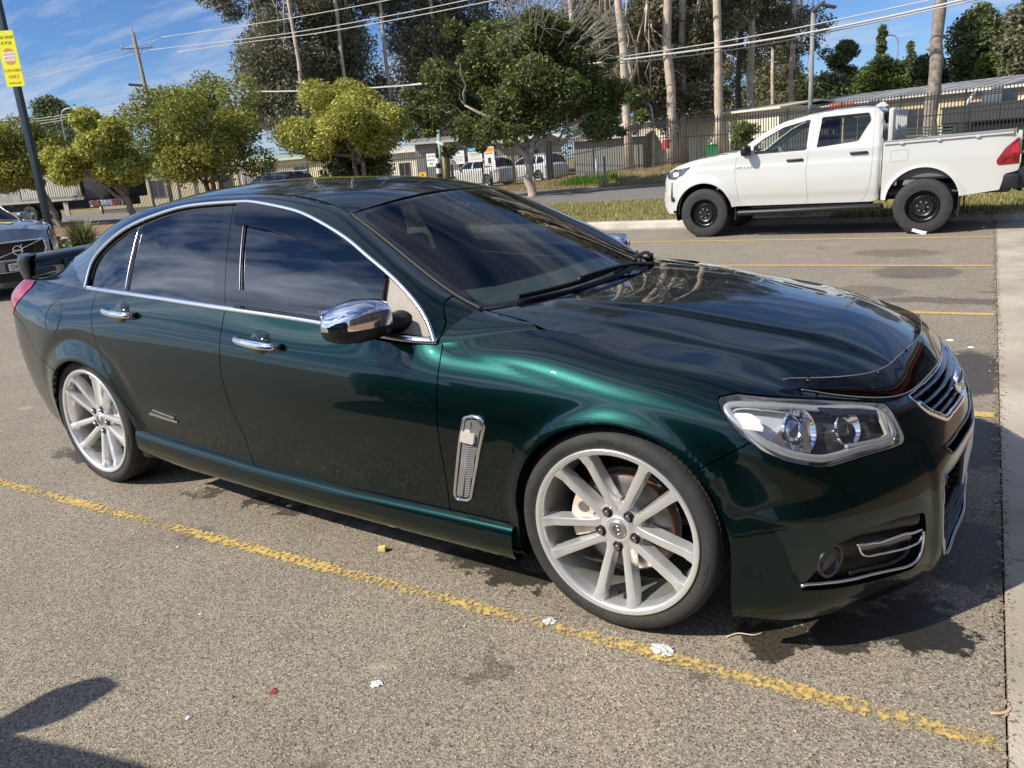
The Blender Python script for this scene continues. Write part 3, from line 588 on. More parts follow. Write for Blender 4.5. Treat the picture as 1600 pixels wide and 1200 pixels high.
def build_wheel(parent, loc, phase, rz=0.0):
    """outer face looks towards -y; origin at the hub, rim edge plane at y = 0"""
    w = link('wheel', None, parent, loc, (0, 0, rz))
    # tyre: carcass with rounded shoulders and circumferential grooves
    prof = [(.262, .022), (.270, .000), (.285, -.010), (.302, -.012), (.317, -.006), (.327, .008), (.3315, .026), (.333, .050), (.326, .051), (.326, .060), (.333, .061), (.3335, .098), (.326, .099), (.326, .109), (.3335, .110), (.3335, .147), (.326, .148), (.326, .158), (.333, .159), (.3315, .185), (.325, .205), (.310, .222), (.285, .226), (.262, .19)]
    V, F = lathe(prof, 120); ty = obj('tyre', V, F, TYRE, w, 35)
    m = MB()     # shoulder sipes, as raised lugs
    for i in range(110):
        a = 2 * math.pi * i / 110
        for r, y, d in ((.3312, .034, (.0135, .030, .0032)), (.3312, .176, (.0135, .030, .0032))):
            Vb, Fb = boxmesh(d); Vb = Vb + np.array([0, 0, r]); Vb = rotv(Vb, ry=a); m.add(Vb + np.array([0, y, 0]), Fb)
    m.obj('tread_blocks', TYRE, ty, kind='stuff')
    for body, ang, rr, sz in (('PIRELLI', 1.62, .2985, .016), ('P ZERO', -2.0, .2985, .016), ('275/35ZR20 98Y', -.25, .297, .013)):
        V, F = text_mesh(body, sz, .0012)
        if len(V):
            th = ang - V[:, 0] / rr; rad = rr + V[:, 1] ; V = np.c_[rad * np.cos(th), -.0125 - V[:, 2] - .0004, rad * np.sin(th)]; obj('sidewall_lettering', V, F, mat('sidewall_lettering_rubber', (.05, .05, .05), .6), ty)
    # rim lip and barrel
    V, F = lathe([(.262, .018), (.2725, .004), (.2740, -.005), (.2725, -.0100), (.2700, -.0115), (.2570, -.0075), (.2535, -.0035), (.2515, .006), (.2505, .020), (.249, .04)], 120); rim = obj('rim', V, F, ALLOY, w, 60)
    V, F = lathe([(.250, .038), (.244, .06), (.240, .11), (.243, .17), (.255, .205), (.262, .215), (.262, .20)], 96); obj('barrel', V, F, BARREL, rim, 60)
    # five paired spokes
    def spoke(side, k):
        n = 16; t = np.linspace(0, 1, n); r = .052 + (.2585 - .052) * t
        off = side * (.0215 + .034 * np.clip((r - .07) / .18, 0, 1) ** .95 + .004); y = .030 - .020 * t - .010 * t ** 2 - .0045 * np.sin(math.pi * t); y[-1] = -.0065; y[-2] = -.0055; y[-3] = -.0035
        hw = .0122 + .0040 * t + .009 * np.clip((t - .86) / .14, 0, 1) ** 2 + .004 * np.clip((.2 - t) / .2, 0, 1); dep = .052 - .016 * t
        prof = [(-1.25, 1.0), (-1.02, .16), (-.90, .035), (-.62, 0.0), (.62, -.0), (.90, .035), (1.02, .16), (1.25, 1.0)]
        V = []
        for i in range(n):
            for a, d in prof: V.append((off[i] + a * hw[i], y[i] + d * dep[i] + .0012 * abs(a), r[i]))
        m_ = len(prof); F = [(i * m_ + j, i * m_ + j + 1, (i + 1) * m_ + j + 1, (i + 1) * m_ + j) for i in range(n - 1) for j in range(m_ - 1)]
        F = [f[::-1] for f in F]
        return V, F
    for k in range(5):
        ang = phase + 2 * math.pi * k / 5
        for sgn in (-1, 1):
            V, F = spoke(sgn, k); V = rotv(np.array(V), ry=math.pi / 2 - ang); obj('spoke', V, F, ALLOY, rim, 40)
    V, F = lathe([(.001, .0265), (.036, .0265), (.040, .026), (.044, .029), (.060, .031), (.074, .034), (.080, .044), (.080, .075)], 60); hub = obj('hub', V, F, ALLOY, rim, 40)
    for k in range(5):
        a = phase + 2 * math.pi * k / 5; c = (.060 * math.cos(a), 0, .060 * math.sin(a)); m = MB()
        m.cyl((c[0], .029, c[2]), (c[0], .0315, c[2]), .0175, 20); pk = m.obj('nut_pocket', mat('nut_recess', (.03, .028, .026), .5, .6), hub, 40)
        m = MB(); m.cyl((c[0], .031, c[2]), (c[0], .019, c[2]), .0105, 6, .0100); m.cyl((c[0], .0191, c[2]), (c[0], .0165, c[2]), .0085, 12, .006); m.obj('wheel_nut', STEEL, hub, 40)
    V, F = lathe([(.001, .0195), (.022, .020), (.0275, .0215), (.0295, .024), (.030, .027)], 40); obj('centre_cap', V, F, mat('cap_grey', (.42, .42, .42), .3, .8), hub, 40)
    m = MB()     # raised lion emblem, simplified relief
    for pts, rr in ((((-.012, -.004), (-.006, .008), (.003, .013), (.010, .009)), .0035), (((-.004, -.013), (-.001, -.003), (.006, .002), (.012, -.002)), .004), (((-.013, .004), (-.010, .012), (-.003, .016)), .0025), (((.002, -.014), (.011, -.012), (.013, -.006)), .003)):
        m.tube([(a, .0195, b) for a, b in curve(np.array([(p[0], p[1]) for p in pts]), 8)], rr, 6)
    m.obj('emblem', STEEL, hub, True)
    m = MB(); a = phase + math.pi / 5 + math.pi; m.cyl((.232 * math.cos(a), .05, .232 * math.sin(a)), (.222 * math.cos(a), .018, .222 * math.sin(a)), .0045, 8); m.obj('valve', BLACKP, rim, True)
    return w
def build_brake(parent, loc, ca):
    b = link('brake', None, parent, loc)
    V, F = lathe([(.050, .062), (.085, .064), (.086, .078), (.158, .080), (.1605, .082), (.1605, .108), (.05, .108)], 72); obj('brake_disc', V, F, DISC, b, 40)
    V, F = lathe([(.1585, .0793), (.1625, .082), (.1625, .107), (.158, .1085)], 72); obj('disc_edge', V, F, RUST, b, 40)
    V, F = lathe([(.10, .0775), (.1015, .0775)], 60); obj('disc_groove', V, F, RUST, b, 40)
    n = 15; m = MB(); t = np.linspace(ca - .52, ca + .52, n)
    V = []
    for a in t:
        for r, y in ((.098, .082), (.100, .052), (.120, .046), (.155, .046), (.175, .052), (.180, .085)): V.append((r * math.cos(a), y, r * math.sin(a)))
    F = grid_faces(n, 6); F = F + [tuple(range(6))[::-1], tuple((n - 1) * 6 + j for j in range(6))]
    if vnormals(np.array(V), F)[:, 1].mean() > 0: F = [f[::-1] for f in F]
    obj('caliper', V, F, CALI, b, 40); m = MB()
    for d in (-.2, .2): m.cyl((.135 * math.cos(ca + d), .047, .135 * math.sin(ca + d)), (.135 * math.cos(ca + d), .0435, .135 * math.sin(ca + d)), .018, 20)
    m.obj('caliper_piston', mat('caliper_recess', (.12, .11, .10), .6), b, 40)
    m = MB(); m.cyl((0, .06, 0), (0, .32, 0), .05, 16); m.box((0.02, .17, -.07), (.06, .16, .05)); m.tube([(.06, .20, -.03), (.18, .32, -.06)], .02, 8); m.tube([(-.05, .2, .1), (-.06, .28, .3)], .035, 10); m.obj('hub_carrier', mat('cast_iron', (.05, .045, .04), .7, .3), b, True)
    V, F = lathe([(.07, .114), (.17, .116), (.172, .118)], 40); obj('dust_shield', V, F, mat('dust_shield_grey', (.11, .105, .10), .6, .3), b, 40)
WZ = .333
for sx, sy, ph, rz in ((0.0, -1, R_(52), R_(1.0)), (-2.915, -1, R_(63), 0.0)):
    wl = build_wheel(car, (sx, -.918 if sx == 0 else -.911, WZ), ph, rz); build_brake(car, (sx, -.918 if sx == 0 else -.911, WZ), R_(172) if sx == 0 else R_(35))
    o = copy_tree(wl, (sx, .915, WZ), math.pi + rz, car)
def build_wells():
    for k, (cx, cz, R) in enumerate(ARCH):
        t = np.linspace(-.25, math.pi + .25, 40); V = []
        for w in (.915, .905, .80, .52): V += [(cx + (R + .006 if w > .9 else R + .03) * math.cos(a), -w, cz + (R + .006 if w > .9 else R + .03) * math.sin(a)) for a in t]
        V = np.array(V); V[:, 2] = np.maximum(V[:, 2], .20 if k == 0 else .28); F = grid_faces(4, 40); c = len(V); V = np.vstack([V, [(cx, -.52, cz)]]); F += [(3 * 40 + i, 3 * 40 + i + 1, c) for i in range(39)]
        obj('wheel_liner', V, F, LINER, car, 40); obj('wheel_liner', *mirror(V, F), LINER, car, 40)
    m = MB(); m.bx(-3.45, .42, -.60, .60, .165, .20); m.bx(-2.40, -.42, -.84, .84, .165, .20); m.bx(-3.0, -2.8, -.6, .6, .22, .3); m.obj('underbody', LINER, car)
build_wells()
# ------------------------------------------------------------------ lamps
def build_lamps():
    YM = np.array([1, -1, 1.0])
    hv, hf = BI['head']; n = vnormals(hv, hf)
    for mir in (0, 1):
        T = (lambda V, F: mirror(V, F)) if mir else (lambda V, F: (np.array(V, float), F))
        h = link('headlight', None, car)
        obj('lens', *T(hv + n * -.001, hf), G_CLEAR, h, True)
        # chromed bowl: the same outline pushed back, with a folded rim
        iv, jf = flange(hv - n * .004, hf, .055); core = len(hv)
        rimf = [f for f in jf if any(i >= core for i in f)]; obj('bowl_rim', *T(*compact(iv, rimf)), mat('bowl_satin', (.45, .455, .46), .25, .8), h, True)
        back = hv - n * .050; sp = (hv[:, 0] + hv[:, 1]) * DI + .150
        obj('bowl', *T(*clip(back, hf, -sp)), mat('lamp_bowl_shaded', (.11, .113, .118), .22, .5, .3), h, True); obj('bowl', *T(*clip(back, hf, sp)), mat('lamp_bowl_lit', (.68, .69, .70), .30, .30), h, True)  # one bowl in two tones: outer part lit, inner part shaded by colour
        # outer bright bezel ring just behind the lens edge
        def pos(px, py, dep): 
            d = ray(px, py); t = ((hv - CAM) @ d) / (d @ d); k = np.argmin(np.linalg.norm(hv - CAM - t[:, None] * d, axis=1)); return hv[k] - n[k] * dep, n[k]
        def along(pts, dep): return np.array([pos(a, b, dep)[0] for a, b in pts])
        part = lambda nm, VF, mm, sm=40: obj(nm, *T(*VF), mm, h, sm)
        edge = np.array([(1134,628),(1180,625),(1236,628),(1300,631),(1376,634),(1405,682),(1384,692),(1338,704),(1294,717),(1270,716),(1233,708),(1198,692),(1170,672),(1147,650)])
        e3 = along(curve(edge, 90, True), .018); nn = np.array([pos(a, b, 0)[1] for a, b in curve(edge, 90, True)])
        for _ in range(6): e3 = (np.roll(e3, 1, 0) + e3 * 2 + np.roll(e3, -1, 0)) / 4
        part('bezel', sweep(e3, .022, .006, nn, True), mat('bezel_silver', (.55, .55, .555), .22, .5), True)
        # projector and reflector lamps
        for px, py, r, dep, lens in ((1262, 668, .060, .030, 1), (1340, 664, .048, .034, 2)):
            c, q = pos(px, py, dep); q = (q * .5 + np.array([.85, -.25, 0]) * .5); q /= np.linalg.norm(q); rot = Vector((0, -1, 0)).rotation_difference(Vector(q)).to_matrix(); rot = np.array(rot)
            V, F = lathe([(.001, .035), (r * .5, .030), (r * .85, .012), (r, 0), (r * 1.06, -.003), (r * 1.10, .003)], 40); part('lamp_reflector', (V @ rot.T + c, F), CHROME)
            V, F = lathe([(.0005, .004), (r * .35, .006), (r * .6, .012), (r * .66, .020)], 32); part('projector_lens', (V @ rot.T + c, F), mat('projector_glass', (.10, .11, .12), .03, .0, 1.0) if lens == 2 else mat('reflector_crystal', (.62, .64, .66), .10, .9), True)
        for nm, poly, mm, dep in (('side_reflector', [(1143,642),(1172,643),(1187,652),(1198,672),(1164,671)], mat('white_reflector', (.80, .78, .74), .5), .010), ('turn_lamp', [(1175,678),(1195,678),(1201,688),(1190,690)], AMBER, .024), ('bowl_step', [(1205,692),(1232,664),(1247,712),(1228,703)], mat('bowl_satin', (.5, .5, .5), .2, .9), .022), ('brow', [(1276,632),(1376,637),(1372,645),(1300,644)], GLOSSB, .012), ('inner_bezel', [(1330,700),(1398,684),(1386,641),(1376,640),(1392,680),(1330,694)], mat('pale_bezel', (.62, .60, .56), .3, .4), .012), ('divider_fin', [(1268,645),(1271,645),(1275,712),(1262,712)], CHROME, .020)):
            P = along(rounded(np.array(poly, float), 6, 3), dep); nb = pos(*np.mean(poly, 0), 0)[1]; k = len(P)
            V = np.vstack([P, P - nb * .012]); F = [tuple(range(k))] + [(i, (i + 1) % k, (i + 1) % k + k, i + k) for i in range(k)]
            if np.dot(vnormals(V, F[:1])[0], nb) < 0: F = [f[::-1] for f in F]
            part(nm, (V, F), mm, False)
    tv, tf = BI['tail']; tn = vnormals(tv, tf)
    for mir in (0, 1):
        a = flange(tv + tn * .003, tf, .02); a = mirror(*a) if mir else a; obj('tail_light', *a, REDL, car, 50)
    # side vents with indicator, parking sensors, fuel flap, badge
build_lamps()
def side_w(x, z):
    """half-width of the right flank at (x, z)"""
    u = np.interp(x, _B[4:15, 0, 0], UK[4:15]); P = body_eval(np.array([u]), np.linspace(VK[1], VK[-1], 80))[0]; return float(np.interp(z, P[:, 2], P[:, 1]))
def on_side(poly, off=0.0): return np.array([(x, -(side_w(x, z) + off), z) for x, z in poly])
def plate(poly, off, th, top=None):
    """thin solid on the flank following its curve: rounded polygon, off = height of its face"""
    P = on_side(poly, off); Q = on_side(poly, off - th); k = len(P); F = [tuple(range(k))] + [(i + k, (i + 1) % k + k, (i + 1) % k, i) for i in range(k)]
    V = np.vstack([P, Q]); 
    if vnormals(V, F[:1])[0][1] > 0: F = [f[::-1] for f in F]
    return V, F
def both(nm, VF, mm, sm=False, parent=None):
    o = obj(nm, *VF, mm, parent or car, sm); obj(nm, *mirror(*VF), mm, parent or car, sm); return o
def build_trim():
    vent = np.array([(-.516,.652),(-.483,.660),(-.446,.655),(-.437,.632),(-.541,.348),(-.557,.337),(-.603,.333),(-.611,.352)])
    vp = rounded(vent, .012); P = on_side(curve(vp, 70, True), .002); both('vent_frame', sweep(P, .011, .009, np.array([0, -1, .05]), True), CHROME, True)
    both('vent_backing', plate(vp, .0015, .004), BLACKP)
    m = MB()          # mesh in the vent: crossing wires
    ct = vent.mean(0); ax = np.array([-.095, -.305]); ax /= np.linalg.norm(ax); pr = np.array([ax[1], -ax[0]])
    inside = lambda q: sd_poly(np.array([q]), vp)[0] < -.008
    for s in np.arange(-.17, .17, .0075):
        for sg in (-1, 1):
            a = ct + ax * s + pr * .034; b = ct + ax * (s + sg * .03) - pr * .034; q = [p for p in [a + (b - a) * t for t in np.linspace(0, 1, 15)] if inside(p)]
            if len(q) > 2: m.tube(on_side([q[0], q[len(q) // 2], q[-1]], .0035), .0011, 4, False)
    both('vent_mesh', (np.array(m.V), m.F), mat('vent_mesh_grey', (.22, .22, .22), .5, .4))
    sp = rounded(np.array([(-.600,.352),(-.575,.350),(-.487,.640),(-.510,.640)]), .006); both('vent_spear', plate(sp, .008, .006), mat('vent_spear_grey', (.30, .30, .30), .35, .6))
    ind = rounded(np.array([(-.528,.605),(-.474,.600),(-.484,.563),(-.538,.568)]), .006); both('side_indicator', plate(ind, .014, .012), mat('clear_indicator', (.70, .62, .56), .15, .3, .8))
    # fuel flap: ring groove with a dished lid
    t = np.linspace(0, 2 * math.pi, 40, endpoint=False); ring = np.c_[-3.085 + .073 * np.cos(t) + .012 * np.sin(t), .862 + .078 * np.sin(t)]
    P = on_side(ring, .0005); obj('fuel_flap', *sweep(P, .004, .0015, np.array([0, -1, .2]), True), RUBBER, car, True)
    # door handles; each recess is a flat oval, its shade in the dark colour
    for x0, z0, x1, z1 in ((-1.660, .842, -1.420, .825), (-2.612, .918, -2.385, .905)):
        c = np.array([(x0 + x1) / 2 + .015, (z0 + z1) / 2]); el = np.c_[c[0] + .062 * np.cos(t), c[1] + .046 * np.sin(t)]
        both('handle_recess_shade', plate(el, .0012, .002), mat('recess_shade_green', (.002, .010, .009), .10, .3, .8), True)
        q = np.linspace(0, 1, 14); P = np.array([(x0 + (x1 - x0) * a, -(side_w(x0 + (x1 - x0) * a, z0 + (z1 - z0) * a) + .016 + .022 * math.sin(math.pi * a) ** .5), z0 + (z1 - z0) * a) for a in q])
        wd = .026 + .006 * np.sin(math.pi * q); both('door_handle', sweep(P, wd, .011, np.array([0, -.95, .3])), CHROME, True)
        cap = P[-1]; V, F = boxmesh((.040, .030, .026), .008); both('handle_lock_cap', (V + cap + np.array([.012, .008, 0]), F), GLOSSB, True)
        for e in (0, -1): 
            mm = MB(); mm.cyl(P[e] + np.array([0.008 if e == 0 else -.02, .035, 0]), P[e] + np.array([.008 if e == 0 else -.02, -.002, 0]), .009, 10); both('handle_post', (np.array(mm.V), mm.F), GLOSSB, True)
    # lettered badge low on the rear door: two slanted S blocks on a bar
    bd = [rounded(np.array([(-2.385,.438),(-2.365,.452),(-2.215,.437),(-2.225,.424)]), .004), rounded(np.array([(-2.345,.464),(-2.330,.472),(-2.180,.450),(-2.190,.438)]), .004), rounded(np.array([(-2.300,.430),(-2.285,.444),(-2.165,.432),(-2.175,.420)]), .004)]
    for i, b in enumerate(bd): both('door_badge', plate(b, .006 + .0012 * i, .005), SATIN)
    # parking sensors
    for px, py in (((.521, .847, .466), None), ((.640, .725, .470), None)):
        c = np.array([px[0], -px[1], px[2]]); d = np.array([.55, -.83, .05]); d /= np.linalg.norm(d); mm = MB(); mm.cyl(c - d * .004, c + d * .002, .012, 20); mm.cyl(c + d * .001, c + d * .0028, .0085, 20); both('parking_sensor', (np.array(mm.V), mm.F), mat('sensor_dark', (.004, .016, .015), .2, .4), 30)
build_trim()
# ------------------------------------------------------------------ mirror, grille, spoiler, wipers, bonnet guard
def loft(secs, cap=True):
    S = np.array(secs); k, n = S.shape[:2]; V = S.reshape(-1, 3); F = [(i * n + j, i * n + (j + 1) % n, (i + 1) * n + (j + 1) % n, (i + 1) * n + j) for i in range(k - 1) for j in range(n)]
    if cap: F += [tuple(range(n))[::-1], tuple((k - 1) * n + j for j in range(n))]
    c = V.mean(0); nn = vnormals(V, F)
    if ((V - c) * nn).sum(1).mean() < 0: F = [f[::-1] for f in F]
    return V, F
def build_mirror():
    t = np.linspace(0, 2 * math.pi, 28, endpoint=False)
    def sec(x, yc, zc, hy, hz, e=.62): return np.c_[np.full(28, x) , yc + hy * np.sign(np.cos(t)) * np.abs(np.cos(t)) ** e, zc + hz * np.sign(np.sin(t)) * np.abs(np.sin(t)) ** e]
    # housing lies across the car; its nose faces forward, the glass looks back
    def hsec(y, x0, x1, z0, z1):  # section at lateral station y
        cx, cz = (x0 + x1) / 2, (z0 + z1) / 2; return np.c_[cx + (x1 - x0) / 2 * np.sign(np.cos(t)) * np.abs(np.cos(t)) ** .62, np.full(28, y), cz + (z1 - z0) / 2 * np.sign(np.sin(t)) * np.abs(np.sin(t)) ** .62]
    st = [(-.895, -.800, -.735, .945, .995), (-.902, -.835, -.700, .915, 1.030), (-.925, -.855, -.685, .900, 1.050), (-.97, -.865, -.690, .893, 1.056), (-1.02, -.868, -.708, .892, 1.050), (-1.065, -.866, -.735, .898, 1.030), (-1.090, -.858, -.765, .912, 1.005), (-1.102, -.845, -.795, .932, .980)]
    st = [(y, a - .115, b - .115, .965 + (c - .972) * .86, .965 + (d - .972) * .86) for y, a, b, c, d in st]
    V, F = loft([hsec(*s) for s in st]); up = lambda V: (.948 + .10 * (V[:, 1] + 1.1) * 0) - V[:, 2]
    cap_ = clip(V, F, up(V) + .0); low = clip(V, F, -up(V))
    mir = []
    for s in (0, 1):
        T = mirror if s else (lambda V, F: (V, F)); m = link('door_mirror', None, car); 
        a = flange(*cap_, .004); obj('mirror_cap', *T(*a), CHROME, m, 60); obj('mirror_lower_shell', *T(*low), BLACKP, m, True)
        V2, F2 = boxmesh((.006, .15, .09), .003); obj('mirror_glass', *T(V2 + np.array([-.983, -1.0, .967]), F2), mat('mirror_silver', (.8, .8, .8), .01, 1.0), m)
        st2 = [((-.840, -.830, .935), .055, .040), ((-.850, -.865, .935), .046, .034), ((-.870, -.90, .945), .045, .032), ((-.885, -.93, .955), .045, .032)]
        secs = [np.c_[c[0] + a_ * np.cos(t), np.full(28, c[1]), c[2] + b_ * np.sin(t)] for c, a_, b_ in st2]; obj('mirror_foot', *T(*loft(secs)), BLACKP, m, True)
build_mirror()
def front_x(w, z):
    """x of the nose surface at half-width w and height z"""
    P = BI['nose']; d = np.hypot(P[..., 1] - abs(w), P[..., 2] - z); k = np.unravel_index(d.argmin(), d.shape); return P[k][0]
BI['nose'] = body_eval(np.linspace(UK[15], UK[20], 160), np.linspace(0, VK[-1], 120))
def build_nose():
    fx = lambda poly, off: np.array([(front_x(w, z) + off, w, z) for w, z in poly])
    UG, LG, FG, SG = BI['UG'], BI['LG'], BI['FG'], BI['SG']
    # upper grille: black well, slats, bright frame
    g = link('upper_grille', None, car)
    y = np.linspace(-.40, .40, 33); V = np.array([(front_x(a, z) - .075, a, z) for z in np.linspace(.575, .70, 6) for a in y]); obj('grille_well', V, grid_faces(6, 33), LINER, g)
    for i, z in enumerate(np.linspace(.606, .675, 4)):
        hw = np.interp(z, [.59, .64, .69], [.25, .345, .375]); q = np.linspace(-hw, hw, 31); P = np.array([(front_x(a, z) - .020, a, z) for a in q]); obj('slat', *sweep(P, .011, .020, np.array([.9, 0, .25])), GLOSSB, g, 40)
    for a in (-.30, -.2, -.1, .1, .2, .3):
        P = np.array([(front_x(a, z) - .040, a, z) for z in np.linspace(.60, .68, 5)]); obj('upright', *sweep(P, .006, .012, np.array([1., 0, 0])), BLACKP, g)
    P = fx(curve(UG, 150, True), -.002); up = P[:, 2] > .668; obj('grille_frame', *sweep(P, np.where(up, .006, .022), np.where(up, .004, .010), np.array([.93, 0, .35]), True), CHROME, g, True)
    c = np.array([front_x(0, .635) + .012, 0, .640]); V, F = lathe([(.001, -.010), (.036, -.008), (.044, -.002), (.048, .006), (.046, .014)], 36); V = rotv(V, rz=R_(90)); obj('badge_roundel', V + c, F, CHROME, g, True)
    m = MB()
    for pts, rr in ((((-.020, -.008), (-.010, .012), (.004, .021), (.018, .015)), .006), (((-.006, -.022), (-.002, -.004), (.010, .004), (.021, -.003)), .007), (((.002, -.024), (.018, -.020), (.022, -.010)), .005)):
        m.tube([(.012, a, b) for a, b in curve(np.array(pts, float), 8)], rr, 6)
    obj('badge_lion', np.array(m.V) + c, m.F, SATIN, g, True)
    # mid slot and lower intake
    lg = link('lower_intake', None, car)
    V = np.array([(front_x(a, z) - .085, a, z) for z in np.linspace(.16, .55, 9) for a in np.linspace(-.45, .45, 31)]); obj('intake_well', V, grid_faces(9, 31), LINER, lg)
    for z in (.215, .250, .285, .320):
        q = np.linspace(-.40, .40, 31); obj('intake_bar', *sweep(np.array([(front_x(a, z) - .030, a, z) for a in q]), .010, .020, np.array([1., 0, .1])), BLACKP, lg, 40)
    for a in np.linspace(-.36, .36, 13): obj('intake_upright', *sweep(np.array([(front_x(a, z) - .042, a, z) for z in np.linspace(.195, .34, 5)]), .007, .012, np.array([1., 0, 0])), BLACKP, lg)
    P = fx(curve(LG, 160, True), -.002); lo = P[:, 2] < .26; obj('intake_frame', *sweep(P, np.where(lo, .016, .006), np.where(lo, .008, .004), np.array([.97, 0, .2]), True), mat('smoked_chrome', (.42, .42, .44), .15, 1.0), lg, True)
    P = fx(curve(SG, 90, True), .002); obj('slot_frame', *sweep(P, .006, .004, np.array([.97, 0, .2]), True), GLOSSB, lg, True)
    # number plate on its dark carrier
    V, F = boxmesh((.012, .40, .115), .003); px = front_x(0, .41) - .004; obj('plate_carrier', V + np.array([px - .012, 0, .405]), F, BLACKP, lg, 30)
    V, F = boxmesh((.004, .372, .100), .0015); pl = obj('number_plate', V + np.array([px - .002, 0, .405]), F, mat('plate_white', (.72, .71, .68), .35), lg)
    # fog lamp pockets
    for s in (0, 1):
        T = mirror if s else (lambda V, F: (np.array(V, float), F)); f = link('fog_pocket', None, car); part = lambda nm, VF, mm, sm=40: obj(nm, *T(*VF), mm, f, sm)
        P = BI['nose']; Vn = flip_y(P).reshape(-1, 3); Fn = grid_faces(*P.shape[:2]); sd = sd_poly(np.c_[(Vn[:, 0] + Vn[:, 1]) * DI, Vn[:, 2]], FG); pv, pf = clip(Vn, Fn, sd - .004); pn = vnormals(pv, pf)
        fl = flange(pv, pf, .05); part('pocket_wall', compact(fl[0], [q for q in fl[1] if any(i >= len(pv) for i in q)]), BLACKP, True); part('pocket_floor', (pv - pn * .05, pf), BLACKP, True)
        sn = np.c_[(pv[:, 0] + pv[:, 1]) * DI, pv[:, 2]]
        def hit(px, py, dep): d = ray(px, py); t = ((pv - CAM) @ d) / (d @ d); k = np.argmin(np.linalg.norm(pv - CAM - t[:, None] * d, axis=1)); return pv[k] - pn[k] * dep, pn[k]
        def path(pts, dep, n=40): c = curve(np.array(pts, float), n); q = np.array([hit(a, b, dep)[0] for a, b in c]); 
        def path(pts, dep, n=40):
            c = curve(np.array(pts, float), n); q = np.array([hit(a, b, dep)[0] for a, b in c]); nn = np.array([hit(a, b, dep)[1] for a, b in c])
            for _ in range(5): q[1:-1] = (q[:-2] + 2 * q[1:-1] + q[2:]) / 4
            return q, nn
        for nm, pts, wd, hg, mm, dep in (('pocket_trim', [(1246,912),(1290,910),(1340,902),(1400,888),(1425,880),(1438,862),(1441,830)], .009, .006, SATIN, -.001), ('daytime_lamp_frame', [(1337,853),(1390,843),(1440,826)], .008, .006, CHROME, .002), ('daytime_lamp_frame', [(1342,853),(1346,866),(1356,869),(1400,860),(1436,846),(1441,832)], .007, .006, CHROME, .003), ('daytime_lamp', [(1348,860),(1390,851),(1430,840)], .030, .004, mat('daytime_lamp_lens', (.16, .155, .15), .12, .6), .016), ('pocket_vane', [(1330,898),(1375,888),(1415,872),(1428,852)], .016, .006, BLACKP, .014), ('pocket_brow', [(1304,836),(1350,828),(1400,818),(1438,812)], .040, .010, BLACKP, .012)):
            q, nn = path(pts, dep); part(nm, sweep(q, wd, hg, nn), mm, True)
        c, q = hit(1302, 878, .020); q = np.array([.9, -.42, 0]); rot = np.array(Vector((0, -1, 0)).rotation_difference(Vector(q / np.linalg.norm(q))).to_matrix())
        V, F = lathe([(.001, .006), (.03, .004), (.038, 0), (.042, -.008), (.050, -.010), (.054, .0), (.056, .03)], 36); part('fog_lamp', (V @ rot.T + c, F), mat('fog_lens', (.018, .018, .017), .25, .0, .3))
    # smoked guard standing proud of the bonnet's leading edge
    P = BI['bonnet']; ns, nt = P.shape[:2]; i0, i1 = int(ns * .80), ns - 1
    t_ = np.linspace(0, 1, nt); rows = []
    N = vnormals(P.reshape(-1, 3), grid_faces(ns, nt)).reshape(P.shape)
    if N[..., 2].mean() < 0: N = -N
    q = np.linspace(0, 1, 12)
    for k in range(nt):
        back = np.interp(t_[k], [0, .10, .3, .6, 1], [.935, .92, .915, .925, .935]); col = []
        for a in q:
            sidx = (back + (1.0 - back) * a) * (ns - 1); i = min(int(sidx), ns - 2); fr = sidx - i; p = P[i, k] * (1 - fr) + P[i + 1, k] * fr; n_ = N[i, k] * (1 - fr) + N[i + 1, k] * fr
            col.append(p + n_ * (.008 + .013 * (1 - a)) + np.array([.004, 0, 0]) * a)
        rows.append(col)
    V = np.array(rows).reshape(-1, 3); F = grid_faces(nt, 12); a = (V, F); m = weld(*merge(a, mirror(*a)), 1e-4); m = clip(m[0], m[1], np.abs(m[0][:, 1]) - .69)
    gd = obj('bonnet_guard', *m, G_SMOKE, car, True)
    # bright edge of the acrylic
    top = np.array([r[0] for r in rows]); top = np.vstack([top * [1, -1, 1], top[::-1]]) ; top = top[np.abs(top[:, 1]) < .69]; obj('guard_edge', *sweep(top, .003, .002, np.array([.3, 0, .95])), mat('acrylic_edge', (.20, .19, .18), .3), gd, True)
    low = np.array([r[-1] for r in rows]); low = np.vstack([low * [1, -1, 1], low[::-1]]); obj('guard_edge', *sweep(low, .003, .002, np.array([.8, 0, .5])), mat('acrylic_edge'), gd, True)
    for y in (.62, .42, .2):
        for sg in (-1, 1):
            k = int(np.argmin(np.abs(P[-6, :, 1] - y))); p = P[-6, k] * [1, sg, 1] + N[-6, k] * [1, sg, 1] * .016; mm = MB(); mm.cyl(p, p + N[-6, k] * [1, sg, 1] * .008, .008, 12); mm.obj('guard_clip', BLACKP, gd, True)
build_nose()
